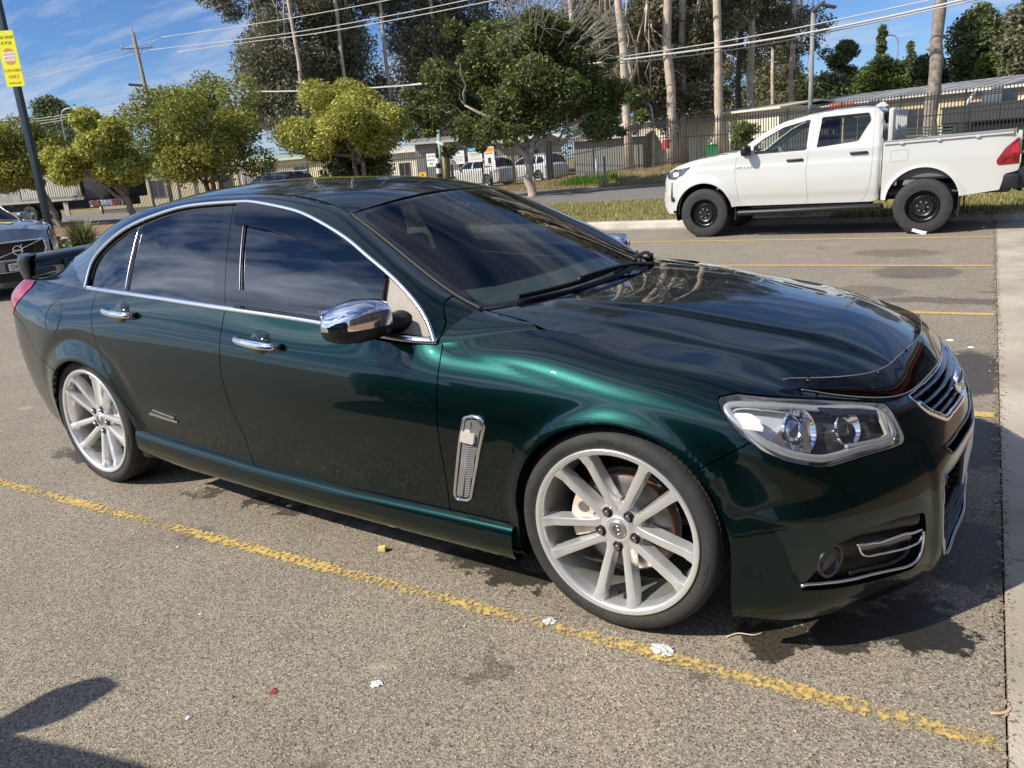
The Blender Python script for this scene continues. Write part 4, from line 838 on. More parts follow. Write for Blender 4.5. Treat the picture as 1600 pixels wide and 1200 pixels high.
def build_spoiler():
    s = link('spoiler', None, car); n = 41; y = np.linspace(-.69, .69, n); secs = []
    for a in y:
        k = abs(a) / .69; z = 1.112 - .012 * k ** 2; x = -3.775 + .10 * k ** 2; ch = .20 - .03 * k
        pr = [(ch * .50, -.022), (ch * .47, .000), (ch * .34, .024), (ch * .10, .036), (-ch * .25, .040), (-ch * .5, .036), (-ch * .52, .022), (-ch * .30, -.006), (0, -.034), (ch * .35, -.036)]
        secs.append([(x + b, a, z + c) for b, c in pr])
    obj('wing_blade', *loft(secs), PAINT, s, 50)
    for sg in (-1, 1):
        secs = []
        for h, x0, x1, yy, tw in ((0, -3.755, -3.655, .690, .016), (.3, -3.76, -3.645, .695, .024), (.7, -3.755, -3.625, .698, .030), (.93, -3.74, -3.60, .692, .030), (1.0, -3.725, -3.615, .680, .020)):
            z = 1.010 + .140 * h; c, hx = (x0 + x1) / 2, (x1 - x0) / 2; t = np.linspace(0, 2 * math.pi, 20, endpoint=False); secs.append(np.c_[c + hx * np.sign(np.cos(t)) * np.abs(np.cos(t)) ** .6, sg * yy + tw * np.sign(np.sin(t)) * np.abs(np.sin(t)) ** .8, np.full(20, z)])
        obj('end_plate', *loft(secs), PAINT, s, 50)
        m = MB(); m.box((-3.66, sg * .52, 1.055), (.10, .03, .09), 0, .01, 0, R_(-25)); m.obj('stanchion', GLOSSB, s, 40)
    V, F = boxmesh((.02, .24, .03), .006); obj('stop_lamp', V + np.array([-3.885, 0, 1.13]), F, REDL, s)
build_spoiler()
def build_cowl():
    # black scuttle between screen and bonnet, wipers on the glass
    Ed, C = BI['ws']; n = 40; ys = np.linspace(-.69, .69, n)
    def scr(y, s):   # point on the screen: lateral y, height fraction s
        i = s * (len(C) - 1); i0 = int(min(i, len(C) - 2)); f = i - i0; e = E_PTS; Es = seg_curve(E_PTS, 1, 7, 40); a = Es[i0] * (1 - f) + Es[i0 + 1] * f; c = C40[i0] * (1 - f) + C40[i0 + 1] * f
        t = min(abs(y) / a[1], 1.0); k = 1 - t ** 2.2; return np.array([a[0] + (c[0] - a[0]) * k, y, a[2] + (c[2] - a[2]) * k])
    s = np.linspace(0, 1, 40); C40 = np.c_[cspline([0, .5, 1], np.array([-.40, -.815, -1.185]), s), 0 * s, cspline([0, .5, 1], np.array([.945, 1.172, 1.342]), s)]
    rows = []
    for y in ys:
        a = scr(y, .05) + np.array([0, 0, .003]); b = scr(y, 0.0) + np.array([.0, 0, -.012]); k = 1 - (abs(y) / .70) ** 2; c = np.array([-.56 + .215 * k + .01, y, .900 + .04 * k]); rows.append([a, (a + b) / 2, b, (b + c) / 2 + np.array([0, 0, -.01]), c])
    V = np.array(rows).reshape(-1, 3); F = grid_faces(n, 5)
    if vnormals(V, F)[:, 2].mean() < 0: F = [f[::-1] for f in F]
    obj('scuttle', V, F, mat('scuttle_plastic', (.018, .018, .019), .6, bump=.2, bscale=300), car, True)
    for y0, y1, s0, s1, ya in ((-.54, .10, .045, .085, .38), (.02, .56, .05, .10, .62)):
        w = link('wiper', None, car); q = np.linspace(0, 1, 12); P = np.array([scr(y0 + (y1 - y0) * a, s0 + (s1 - s0) * a) + np.array([.006, 0, .014]) for a in q]); obj('wiper_blade', *sweep(P, .012, .014, np.array([.45, 0, .9])), RUBBER, w, 40)
        mid = P[5] + np.array([.012, 0, .018]); pv = scr(ya, .0) + np.array([.03, 0, .012]); A = curve(np.array([mid, mid * .6 + pv * .4 + np.array([.004, 0, .016]), mid * .25 + pv * .75 + np.array([.006, 0, .016]), pv]), 14); obj('wiper_arm', *sweep(A, np.linspace(.010, .020, 14), .010, np.array([.45, 0, .9])), BLACKP, w, 40)
        m = MB(); m.cyl(pv + np.array([0, 0, -.02]), pv + np.array([0, 0, .012]), .015, 14); m.cyl(mid + np.array([0, 0, -.014]), mid + np.array([0, 0, .006]), .010, 10); m.obj('wiper_pivot', BLACKP, w, True)
    # cabin
    m = MB(); m.bx(-3.3, -.60, -.80, .80, .30, .34); m.bx(-.66, -.60, -.78, .78, .30, .90)
    for sg in (-1, 1): m.bx(-2.9, -.70, sg * .78 - .02, sg * .78 + .02, .30, .875)
    m.bx(-3.4, -2.75, -.62, .62, .90, .96); m.obj('cabin_tub', INTER, car)
    q = np.linspace(-.72, .72, 25); V = []
    for a in q:
        k = 1 - (a / .74) ** 2
        hump = .028 * math.exp(-((a + .36) / .16) ** 2)
        for x, z in ((-.50 + .07 * k, .925 + .012 * k), (-.66 + .04 * k, .945 + hump * .4), (-.84 + .02 * k, .955 + hump), (-.98, .935 + hump), (-1.00, .89), (-.97, .66)): V.append((x, a, z - .012))
    F = grid_faces(25, 6)
    if vnormals(np.array(V), F)[:, 2].mean() < 0: F = [f[::-1] for f in F]
    obj('dashboard', V, F, DASHM, car, 60)
    t = np.linspace(0, 2 * math.pi, 40, endpoint=False); c = np.array([-1.10, -.36, .92]); ux = np.array([0, 1, 0]); uz = np.array([-.42, 0, .91]); V, F = tubemesh([c + .185 * (math.cos(a) * ux + math.sin(a) * uz) for a in np.r_[t, t[:1]]], .015, 8, False); sw = obj('steering_wheel', V, F, INTER, car, True)
    m = MB(); m.cyl(c + np.array([.01, 0, 0]), c + np.array([.03, 0, .01]), .07, 16); m.tube([c - ux * .18, c + ux * .18], .014, 6); m.tube([c, c - uz * .18], .016, 6); m.obj('wheel_boss', INTER, sw, True)
    for x, y, w in ((-1.62, -.36, .50), (-1.62, .36, .50), (-2.55, -.36, .50), (-2.55, .36, .50)):
        m = MB(); m.box((x + .05, y, .50), (.52, w, .16), 0, .05); m.box((x - .23, y, .80), (.16, w, .62), 0, .06, 0, R_(-17)); st = m.obj('seat', INTER, car, True)
        m = MB(); m.box((x - .345, y, 1.175), (.10, .27, .20), 0, .045, 0, R_(-12)); m.cyl((x - .33, y - .06, 1.05), (x - .33, y - .06, 1.15), .007); m.cyl((x - .33, y + .06, 1.05), (x - .33, y + .06, 1.15), .007); m.obj('headrest', INTER, st, True)
    m = MB(); m.box((-1.13, 0, 1.225), (.03, .22, .06), 0, .012, 0, R_(15)); m.tube([(-1.13, 0, 1.24), (-1.11, 0, 1.285)], .010); m.obj('interior_mirror', BLACKP, car, True)
    for sg in (-1, 1):   # inner pillar trim closes the view into the body
        m = MB(); m.tube(np.array([(-1.80, sg * .74, .85), (-1.83, sg * .67, 1.10), (-1.88, sg * .53, 1.35)]), [.06, .055, .05], 8); m.obj('pillar_trim', INTER, car, True)
    n = 30; Es = seg_curve(E_PTS, 7, 13, n); V = np.array([(e[0], y * e[1] * .98, e[2] - .03 + .045 * (1 - y * y)) for e in Es for y in np.linspace(-1, 1, 9)]); obj('headlining', V, grid_faces(n, 9), mat('grey_headlining', (.10, .10, .10), .9), car, True)
build_cowl()
# ================================================================== other vehicles
WPAINT = mat('white_car_paint', (.47, .467, .44), .35, 0, .9, .03); SILV = mat('silver_grey_paint', (.27, .285, .31), .30, .75, 1.0, .02); BLKPAINT = mat('black_car_paint', (.012, .013, .015), .3, .2, 1.0, .02)
G_CAR = glass_mat('car_window_glass', (.72, .77, .75), 1.5); G_DARK = glass_mat('dark_window_glass', (.08, .085, .09), 1.7); STEELW = mat('black_steel_wheel', (.012, .012, .013), .32, .3)
def simple_wheel(parent, loc, R, width, rim_r, style, flip, phase=0.0):
    """wheel whose outer face looks to +y (flip: -y)"""
    w = link('wheel', None, parent, loc, (0, 0, math.pi if flip else 0.0))
    h = width; pr = [(rim_r * .98, -.02), (rim_r * 1.01, .0), (rim_r + (R - rim_r) * .35, .008), (rim_r + (R - rim_r) * .75, .004), (R * .975, -.012), (R, -.04), (R, -h + .04), (R * .975, -h + .01), (rim_r, -h + .02)]
    pr = [(r, -y - 0.0) for r, y in pr]; V, F = lathe([(r, -y) for r, y in pr], 64); V[:, 1] = V[:, 1]; 
    obj('tyre', V, [f[::-1] for f in F], TYRE, w, 35)
    if style == 'steel':
        V, F = lathe([(rim_r * 1.0, .0), (rim_r * .97, .006), (rim_r * .93, -.004), (rim_r * .90, -.03), (rim_r * .86, -.06), (rim_r * .80, -.066), (rim_r * .62, -.045), (rim_r * .58, -.036), (rim_r * .54, -.040), (rim_r * .42, -.052), (rim_r * .30, -.050), (.001, -.048)], 60); rim = obj('rim', V, [f[::-1] for f in F], STEELW, w, 40)
        for k in range(16):
            a = 2 * math.pi * k / 16; m = MB(); c = np.array([rim_r * .72 * math.cos(a), -.0555, rim_r * .72 * math.sin(a)]); m.cyl(c, c + np.array([0, .0035, 0]), .013, 10); m.obj('vent_hole', LINER, rim)
        for k in range(6):
            a = 2 * math.pi * k / 6 + phase; m = MB(); c = np.array([.068 * math.cos(a), -.050, .068 * math.sin(a)]); m.cyl(c, c + np.array([0, .022, 0]), .0115, 6); m.obj('wheel_nut', CHROME, rim)
        m = MB(); m.cyl((0, -.05, 0), (0, -.012, 0), .048, 20, .044); m.obj('hub_cap', BLACKP, rim, 40)
    else:
        V, F = lathe([(rim_r, 0), (rim_r * .97, .006), (rim_r * .92, 0), (rim_r * .90, -.08), (rim_r * .9, -.14), (.001, -.14)], 48); rim = obj('rim', V, [f[::-1] for f in F], mat('dull_alloy', (.30, .30, .31), .35, .8), w, 40)
        for k in range(5):
            a = 2 * math.pi * k / 5 + .3; V, F = boxmesh((.075, .045, rim_r * .80), .012); V = V + np.array([0, -.025, rim_r * .52]); obj('spoke', rotv(V, ry=a), F, mat('dull_alloy'), rim, 40)
        m = MB(); m.cyl((0, -.06, 0), (0, .0, 0), .07, 20, .06); m.obj('hub', mat('dull_alloy'), rim, 40)
    return w
def slab_car(root, top, bottom, wfun, arches, wins, mats, parts, nx=150, nz=60, shoulder=.07, gaps=(), crown=None):
    """body of a car: flank sheets following wfun(x, z) inside the outline, and a skin across the top line.
    top: [(x, z)] from nose foot over the roof to tail foot; parts: [(i0, i1, name, material)] along top."""
    top = np.array(top, float); outline = np.vstack([top, np.array(bottom, float)])
    X = np.linspace(outline[:, 0].min() - .01, outline[:, 0].max() + .01, nx); Z = np.linspace(outline[:, 1].min() - .01, outline[:, 1].max() + .01, nz); xx, zz = np.meshgrid(X, Z, indexing='ij'); P2 = np.c_[xx.ravel(), zz.ravel()]
    def ww(P2):
        d = np.full(len(P2), 9.)
        for a, b in zip(top[:-1], top[1:]):
            e = b - a; q = P2 - a; t = np.clip((q @ e) / (e @ e + 1e-12), 0, 1); d = np.minimum(d, np.linalg.norm(q - t[:, None] * e, axis=1))
        k = np.clip(1 - d / shoulder, 0, 1); return wfun(P2[:, 0], P2[:, 1]) - shoulder * .75 * (1 - np.sqrt(np.clip(1 - k ** 2, 0, 1)))
    V = np.c_[P2[:, 0], ww(P2), P2[:, 1]]; F = grid_faces(nx, nz, False); sd = sd_poly(P2, outline)
    if vnormals(V, F)[:, 1].mean() < 0: F = [f[::-1] for f in F]
    V, F = clip(V, F, sd)
    for cx, cz, R in arches: V, F = clip(V, F, R - np.sqrt((V[:, 0] - cx) ** 2 + np.where(V[:, 2] > cz, V[:, 2] - cz, (cz - V[:, 2]) * .15) ** 2))
    body = (V, F)
    for nm, poly, gm in wins:
        pl = rounded(np.array(poly, float), .03); s = sd_poly(body[0][:, [0, 2]], pl); g = clip(*body, s + .006); body = clip(*body, -s)
        g = (g[0] - np.array([0, .008, 0]), g[1]); obj(nm, *g, gm, root, True); obj(nm, *mirror(*g), gm, root, True)
        ring = np.array([(a, float(ww(np.array([[a, b]]))[0]) - .003, b) for a, b in pl]); sl = sweep(ring, .016, .004, np.array([0, 1., .1]), True); obj('window_seal', *sl, RUBBER, root, True); obj('window_seal', *mirror(*sl), RUBBER, root, True)
    pieces = [('flank', body)]
    for nm, fn in gaps:
        new = []
        for pn, b in pieces:
            s = fn(b[0]); new += [(pn, clip(*b, s + .002)), (nm, clip(*b, -s + .002))]
        pieces = [(p, b) for p, b in new if len(b[1])]
    for nm, b in pieces:
        a = flange(*b, .014); obj(nm, *a, mats['paint'], root, 45); obj(nm, *mirror(*a), mats['paint'], root, 45)
    wt = ww(top); nr = 17; t = np.linspace(-1, 1, nr)
    T = np.gradient(top, axis=0); Nn = np.c_[-T[:, 1], T[:, 0]]; Nn /= np.linalg.norm(Nn, axis=1)[:, None]
    c = outline.mean(0)
    for k in range(len(Nn)):
        if np.dot(Nn[k], top[k] - c) < 0: Nn[k] = -Nn[k]
    cr = np.full(len(top), .03) if crown is None else np.asarray(crown)
    for i0, i1, nm, mm in parts:
        q = np.linspace(i0, i1, (i1 - i0) * 6 + 1); idx = np.arange(len(top)); px = np.interp(q, idx, top[:, 0]); pz = np.interp(q, idx, top[:, 1]); pw = np.interp(q, idx, wt); nx_ = np.interp(q, idx, Nn[:, 0]); nz_ = np.interp(q, idx, Nn[:, 1]); pc = np.interp(q, idx, cr)
        V = np.array([(px[i] + nx_[i] * pc[i] * (1 - a * a), a * (pw[i] - .001), pz[i] + nz_[i] * pc[i] * (1 - a * a)) for i in range(len(q)) for a in t]); F = grid_faces(len(q), nr)
        nn = vnormals(V, F); cc = V - np.array([c[0], 0, c[1]])
        if (nn * cc).sum() < 0: F = [f[::-1] for f in F]
        obj(nm, V, F, mm, root, 45)
    for cx, cz, R in arches:
        a = np.linspace(-.3, math.pi + .3, 24); V = np.array([(cx + (R + .004) * math.cos(b), y, cz + (R + .004) * math.sin(b)) for y in (.0, float(wfun(np.array([cx]), np.array([cz + R]))[0]) - .012) for b in a]); V[:, 2] = np.maximum(V[:, 2], cz - R * .5); F = grid_faces(2, 24); obj('wheel_liner', V, F, LINER, root, True); obj('wheel_liner', *mirror(V, F), LINER, root, True)
    x0, x1 = outline[:, 0].min() + .25, outline[:, 0].max() - .25; zb = outline[:, 1].min(); zz_ = np.array(bottom)[:, 1]; wm = float(wfun(np.array([(x0 + x1) / 2]), np.array([.7]))[0])
    m = MB(); m.bx(x0, x1, -wm + .12, wm - .12, max(zb, .2) + .02, max(zb, .2) + .06); m.obj('underbody', LINER, root)
    return ww
def seats(root, spots, z=.62, h=.62):
    for x, y in spots:
        m = MB(); m.box((x, y, z), (.50, .48, .16), 0, .05); m.box((x - .25, y, z + .36), (.15, .46, h), 0, .05, 0, R_(-14)); m.box((x - .35, y, z + .80), (.10, .26, .18), 0, .04); m.obj('seat', INTER, root, True)
# ------------------------------------------------------------------ white utility truck
def build_ute():
    u = thing('utility_truck', 'white dual cab utility truck with black steel wheels parked by the grass kerb', 'truck', (-.452, 10.88, 0), R_(181.75))
    u.scale = (1.037,) * 3
    def wf(x, z):
        w = .885 + .030 * np.exp(-((z - .78) / .30) ** 2); w = np.where(z > 1.22, w - .30 * (z - 1.22) - .25 * np.maximum(z - 1.22, 0) ** 2, w)
        w = w + .010 / (1 + np.exp((z - 1.06) / .012)) - .012 / (1 + np.exp((z - .60) / .02))
        w = w - .34 * np.clip((x - 3.05) / .80, 0, 1) ** 2.4 - .02 * np.clip((-.5 - x) / .6, 0, 1)
        for cx, R in ((3.085, .45), (0, .46)): 
            r = np.sqrt((x - cx) ** 2 + (np.maximum(z - .40, 0)) ** 2); w = w + .024 * np.exp(-((r - R) / .07) ** 2)
        return w
    top = [(3.80,.37),(3.868,.47),(3.872,.60),(3.845,.74),(3.835,.90),(3.80,.99),(3.70,1.055),(3.55,1.115),(3.30,1.180),(2.95,1.225),(2.58,1.265),(2.35,1.425),(2.13,1.565),(1.92,1.655),(1.58,1.720),(1.24,1.752),(.91,1.758),(.66,1.742),(.585,1.66),(.555,1.30),(.55,1.10),(.56,.50)]
    bottom = [(.66,.47),(2.55,.47),(3.45,.36)]
    line = lambda a, b: (lambda V: -((V[:, 0] - a[0]) * (b[1] - a[1]) - (V[:, 2] - a[1]) * (b[0] - a[0])) / math.hypot(b[0] - a[0], b[1] - a[1]))
    gA = lambda V: np.interp(V[:, 2], [.47, .55, .9, 1.03, 1.20, 1.28], [2.50, 2.525, 2.59, 2.596, 2.58, 2.45]) - V[:, 0]
    gA = lambda V: V[:, 0] - np.interp(V[:, 2], [.47, .53, .9, 1.03, 1.20, 1.30], [2.45, 2.525, 2.59, 2.596, 2.575, 2.52])
    gB = lambda V: V[:, 0] - np.interp(V[:, 2], [.47, .6, .935, 1.25, 1.69, 1.8], [1.51, 1.525, 1.553, 1.527, 1.453, 1.44])
    gC = lambda V: V[:, 0] - np.interp(V[:, 2], [.47, .54, .7, .885, 1.22, 1.5, 1.8], [.80, .735, .69, .666, .665, .672, .69])
    ww = slab_car(u, top, bottom, wf, [(3.085, .40, .440)], [('front_door_glass', [(2.335,1.325),(2.20,1.425),(1.92,1.570),(1.545,1.655),(1.56,1.235),(2.30,1.225)], G_CAR), ('rear_door_glass', [(1.385,1.668),(.76,1.678),(.725,1.57),(.865,1.310),(1.420,1.258)], G_CAR), ('headlight', [(3.735,.925),(3.785,1.000),(3.60,1.060),(3.30,1.095),(3.43,.985),(3.59,.915)], mat('ute_headlight', (.16, .165, .17), .08, .7, .8))], dict(paint=WPAINT),
        [(0, 5, 'front_bumper', WPAINT), (5, 6, 'bonnet_lip', WPAINT), (6, 10, 'bonnet', WPAINT), (10, 13, 'windscreen', G_CAR), (13, 17, 'roof', WPAINT), (17, 19, 'rear_screen', G_CAR), (19, 21, 'cab_back', WPAINT)], gaps=[('front_wing', lambda V: gA(V)), ('door', lambda V: -gB(V) if False else gB(V)), ('cab_corner', lambda V: -gC(V))], crown=[.10] * 5 + [.07, .05, .05, .05, .05, .05, .05, .05, .045, .04, .04, .04, .03, .02, .01, .01, .01], nx=190, nz=80)
    # cab insides
    seats(u, ((1.75, .38), (1.75, -.38), (.95, .38), (.95, -.38)), .80, .56); m = MB(); m.bx(2.05, 2.45, -.72, .72, .85, 1.20, .05); m.obj('dashboard', DASHM, u, True); m = MB(); m.bx(.62, 2.5, -.74, .74, .50, .56); m.obj('cab_floor', INTER, u)
    # tray: outer walls, flanged rail, inner tub
    def wt(x, z): return wf(x, z) * 0 + .900 + .022 * np.exp(-((np.sqrt(x ** 2 + np.maximum(z - .40, 0) ** 2) - .46) / .06) ** 2) - .035 * np.clip((-.75 - x) / .35, 0, 1) ** 2 - .012 * np.clip((z - 1.0) / .3, 0, 1)
    out = np.array([(.535,1.265),(-1.005,1.300),(-1.06,1.225),(-1.10,.895),(-1.075,.80),(-.935,.765),(-.89,.565),(-.42,.50),(.40,.47),(.535,.49)])
    nx, nz = 110, 50; X = np.linspace(-1.12, .55, nx); Z = np.linspace(.46, 1.31, nz); xx, zz = np.meshgrid(X, Z, indexing='ij'); V = np.c_[xx.ravel(), wt(xx.ravel(), zz.ravel()), zz.ravel()]; F = grid_faces(nx, nz)
    if vnormals(V, F)[:, 1].mean() < 0: F = [f[::-1] for f in F]
    V, F = clip(V, F, sd_poly(V[:, [0, 2]], out)); V, F = clip(V, F, .455 - np.sqrt((V[:, 0] - .02) ** 2 + np.where(V[:, 2] > .45, V[:, 2] - .45, (.45 - V[:, 2]) * .2) ** 2))
    tl = np.array([(-1.058,1.222),(-1.095,.893),(-.845,.880),(-.828,.935),(-.915,1.085)]); tl = rounded(tl, .02); s = sd_poly(V[:, [0, 2]], tl); lamp = clip(V, F, s + .002); V, F = clip(V, F, -s + .001)
    a = flange(V, F, .02); obj('tray_side', *a, WPAINT, u, 45); obj('tray_side', *mirror(*a), WPAINT, u, 45)
    lamp = flange(lamp[0] + np.array([0, .012, 0]), lamp[1], .05); 
    for T in ((lambda V, F: (V, F)), mirror):
        tlo = obj('tail_light', *T(*lamp), mat('deep_red_lens', (.22, .005, .010), .10, 0, .8), u, 45)
        for pl, mm in (([(-1.06,1.16),(-1.075,1.02),(-.97,1.03),(-.985,1.10)], mat('bright_red_cell', (.42, .02, .03), .15, 0, .8)), ([(-1.085,.99),(-1.09,.915),(-.87,.905),(-.90,.96)], mat('dark_red_cell', (.09, .004, .006), .12, 0, .8)), ([(-1.098,1.0),(-1.10,.90),(-1.088,.90),(-1.086,1.0)], mat('clear_cell', (.6, .58, .55), .2))):
            pl = rounded(np.array(pl), .012); P = np.array([(a, .918 + .002, b) for a, b in pl]); P[:, 1] = wt(P[:, 0], P[:, 2]) + .0145; k = len(P); V = np.vstack([P, P - [0, .01, 0]]); F = [tuple(range(k))[::-1], ] + [(i, (i + 1) % k, (i + 1) % k + k, i + k) for i in range(k)]; obj('lamp_cell', *T(V, F), mm, tlo)
    for sg in (1, -1):
        m = MB(); m.box((-.235, sg * .885, 1.288), (1.52, .05, .022), 0, .006, 0, R_(1.3)); m.obj('tray_rail', mat('grey_rail_cap', (.22, .22, .23), .5), u, 30)
        m = MB(); m.box((-.235, sg * .908, 1.262), (1.52, .014, .026), 0, .005, 0, R_(1.3)); m.obj('rope_rail', WPAINT, u, 30)
        for x in (.30, -.15, -.60): m = MB(); m.box((x, sg * .913, 1.248 - x * .022), (.05, .022, .034), 0, .008); m.obj('rail_bracket', WPAINT, u, 30)
    m = MB(); m.bx(-.98, .50, -.80, .80, .74, .77); m.bx(.47, .50, -.80, .80, .77, 1.26); m.bx(-.98, .50, .80, .83, .77, 1.26); m.bx(-.98, .50, -.83, -.80, .77, 1.26); m.obj('tray_tub', mat('tray_liner_grey', (.10, .10, .105), .6), u)
    m = MB(); m.box((-1.07, 0, 1.05), (.05, 1.62, .50), 0, .02); m.obj('tailgate', WPAINT, u, 30)
    # ladder-style headboard of white tubes behind the cab
    hb = link('headboard', None, u)
    for y in (-.70, -.42, -.14, .14, .42, .70): m = MB(); m.box((.44, y, 1.48), (.05, .035, .42), 0, .012); m.obj('headboard_upright', WPAINT, hb, 30)
    for y in (-.74, .74): m = MB(); m.box((.47, y, 1.49), (.06, .05, .44), 0, .015); m.obj('headboard_post', WPAINT, hb, 30)
    m = MB(); m.box((.455, 0, 1.70), (.055, 1.52, .04), 0, .012); m.obj('headboard_top_bar', WPAINT, hb, 30)
    # lamps, trim, mirrors, handles, badge, step, bumper
    for sg in (1, -1):
        m = MB(); q = float(wf(np.array([3.58]), np.array([.99]))[0]); m.box((3.57, sg * (q - .012), .985), (.13, .03, .075), sg * R_(-22), .02); m.obj('headlight_bowl', mat('lamp_silver', (.75, .76, .77), .25, .3), u, True)
        m = MB(); m.box((3.66, sg * .745, .74), (.03, .02, .26), 0, .008, 0, R_(-4)); m.box((3.64, sg * .755, .60), (.07, .03, .07), 0, .02); m.obj('fog_slot', BLACKP, u, 30)
        mm = link('door_mirror', None, u); m = MB(); m.box((2.40, sg * 1.02, 1.285), (.11, .20, .155), sg * R_(-8), .045); m.obj('mirror_shell', BLACKP, mm, True); m = MB(); m.box((2.44, sg * .89, 1.25), (.09, .12, .06), 0, .02); m.obj('mirror_arm', BLACKP, mm, True)
        for x in (1.715, .845): m = MB(); z = 1.105 if x > 1 else 1.15; m.box((x, sg * (.905), z), (.235, .04, .036), 0, .014); m.obj('door_handle', BLACKP, u, True)
        m = MB(); m.box((1.52, sg * .93, .385), (2.05, .16, .075), 0, .03, 0, R_(1.0)); st = m.obj('side_step', BLACKP, u, True); m = MB(); m.box((1.5, sg * .80, .445), (1.7, .14, .04), 0, .01); m.obj('step_bracket', LINER, st)
        m = MB(); m.bx(-.44, -.425, sg * .62, sg * .88, .20, .52); m.obj('mud_flap', RUBBER, u); m = MB(); m.bx(2.585, 2.60, sg * .62, sg * .88, .26, .50); m.obj('mud_flap', RUBBER, u)
        ff = rounded(np.array([(.435,1.145),(.222,1.152),(.214,1.010),(.43,.995)]), .03); P = np.array([(x, sg * (float(wt(np.array([x]), np.array([z]))[0]) + .0005), z) for x, z in curve(ff, 60, True)])
        if sg > 0: obj('fuel_flap', *sweep(P, .007, .001, np.array([0, sg, 0.]), True), mat('panel_gap_grey', (.30, .30, .29), .6), u, True)
    V, F = text_mesh('HILUX', .072, .003, (1.25, .8)); V = np.c_[-V[:, 0] + 2.46, V[:, 2] + float(wf(np.array([2.46]), np.array([1.035]))[0]) + .002, V[:, 1] + 1.035]; obj('wing_badge', V, [f[::-1] for f in F], SATIN, u)
    m = MB(); m.box((3.845, 0, .82), (.05, 1.0, .34), 0, .02); gr = m.obj('grille', BLACKP, u, 30)
    for z in (.73, .79, .85, .91): m = MB(); m.box((3.872, 0, z), (.016, 1.0, .020), 0, .005); m.obj('grille_bar', mat('dark_grey_bar', (.05, .05, .05), .4), gr)
    m = MB(); m.box((-1.08, 0, .67), (.14, 1.66, .19), 0, .03); rb = m.obj('rear_bumper', BLACKP, u, 30)
    for sg in (-1, 1): m = MB(); m.box((-1.0, sg * .83, .67), (.20, .13, .185), 0, .03); m.obj('bumper_corner', BLACKP, rb, 30)
    m = MB(); V, F = loft([[(.80, y, 1.745), (.62, y, 1.735), (.60, y, 1.745), (.66, y, 1.80), (.70, y, 1.80)] for y in (-.03, 0.0, .03)]); obj('roof_fin', V + np.array([0, -.0, 0.03]), F, WPAINT, u, 30)
    # running gear
    m = MB(); m.bx(-1.0, 3.4, .36, .46, .50, .60); m.bx(-1.0, 3.4, -.46, -.36, .50, .60); m.obj('chassis_rail', mat('chassis_grey', (.09, .09, .095), .5, .3), u); m = MB(); m.cyl((0, -.75, .40), (0, .75, .40), .05, 12); m.bx(-.10, .10, -.12, .12, .28, .52, .05); m.obj('rear_axle', mat('chassis_grey'), u, True); m = MB(); m.box((.05, .62, .56), (1.25, .06, .03)); m.box((.05, -.62, .56), (1.25, .06, .03)); m.obj('leaf_spring', mat('chassis_grey'), u)
    a = np.linspace(-.2, math.pi + .2, 22)
    for sg in (1, -1):
        V = np.array([(.02 + (.47) * math.cos(b), sg * y, .45 + .47 * math.sin(b)) for y in (.30, .86) for b in a]); V[:, 2] = np.maximum(V[:, 2], .46); obj('wheel_liner', V, grid_faces(2, 22), LINER, u, True)
    for i, (x, sg) in enumerate(((3.085, 1), (0, 1), (3.085, -1), (0, -1))): simple_wheel(u, (x, sg * .905, .375), .378, .255, .222, 'steel', sg < 0, .2 + i)
    # the card lying against the rear tyre
    c = thing('card_sheet', 'pale sheet of card leaning against the rear tyre of the white truck', 'card', at(1437, 359, z=.06)); V, F = boxmesh((.19, .012, .115), 0); obj('sheet', rotv(V, rx=R_(-32), ry=.35), F, mat('pale_card', (.55, .54, .56), .7), c)
    return u
UTE = build_ute()
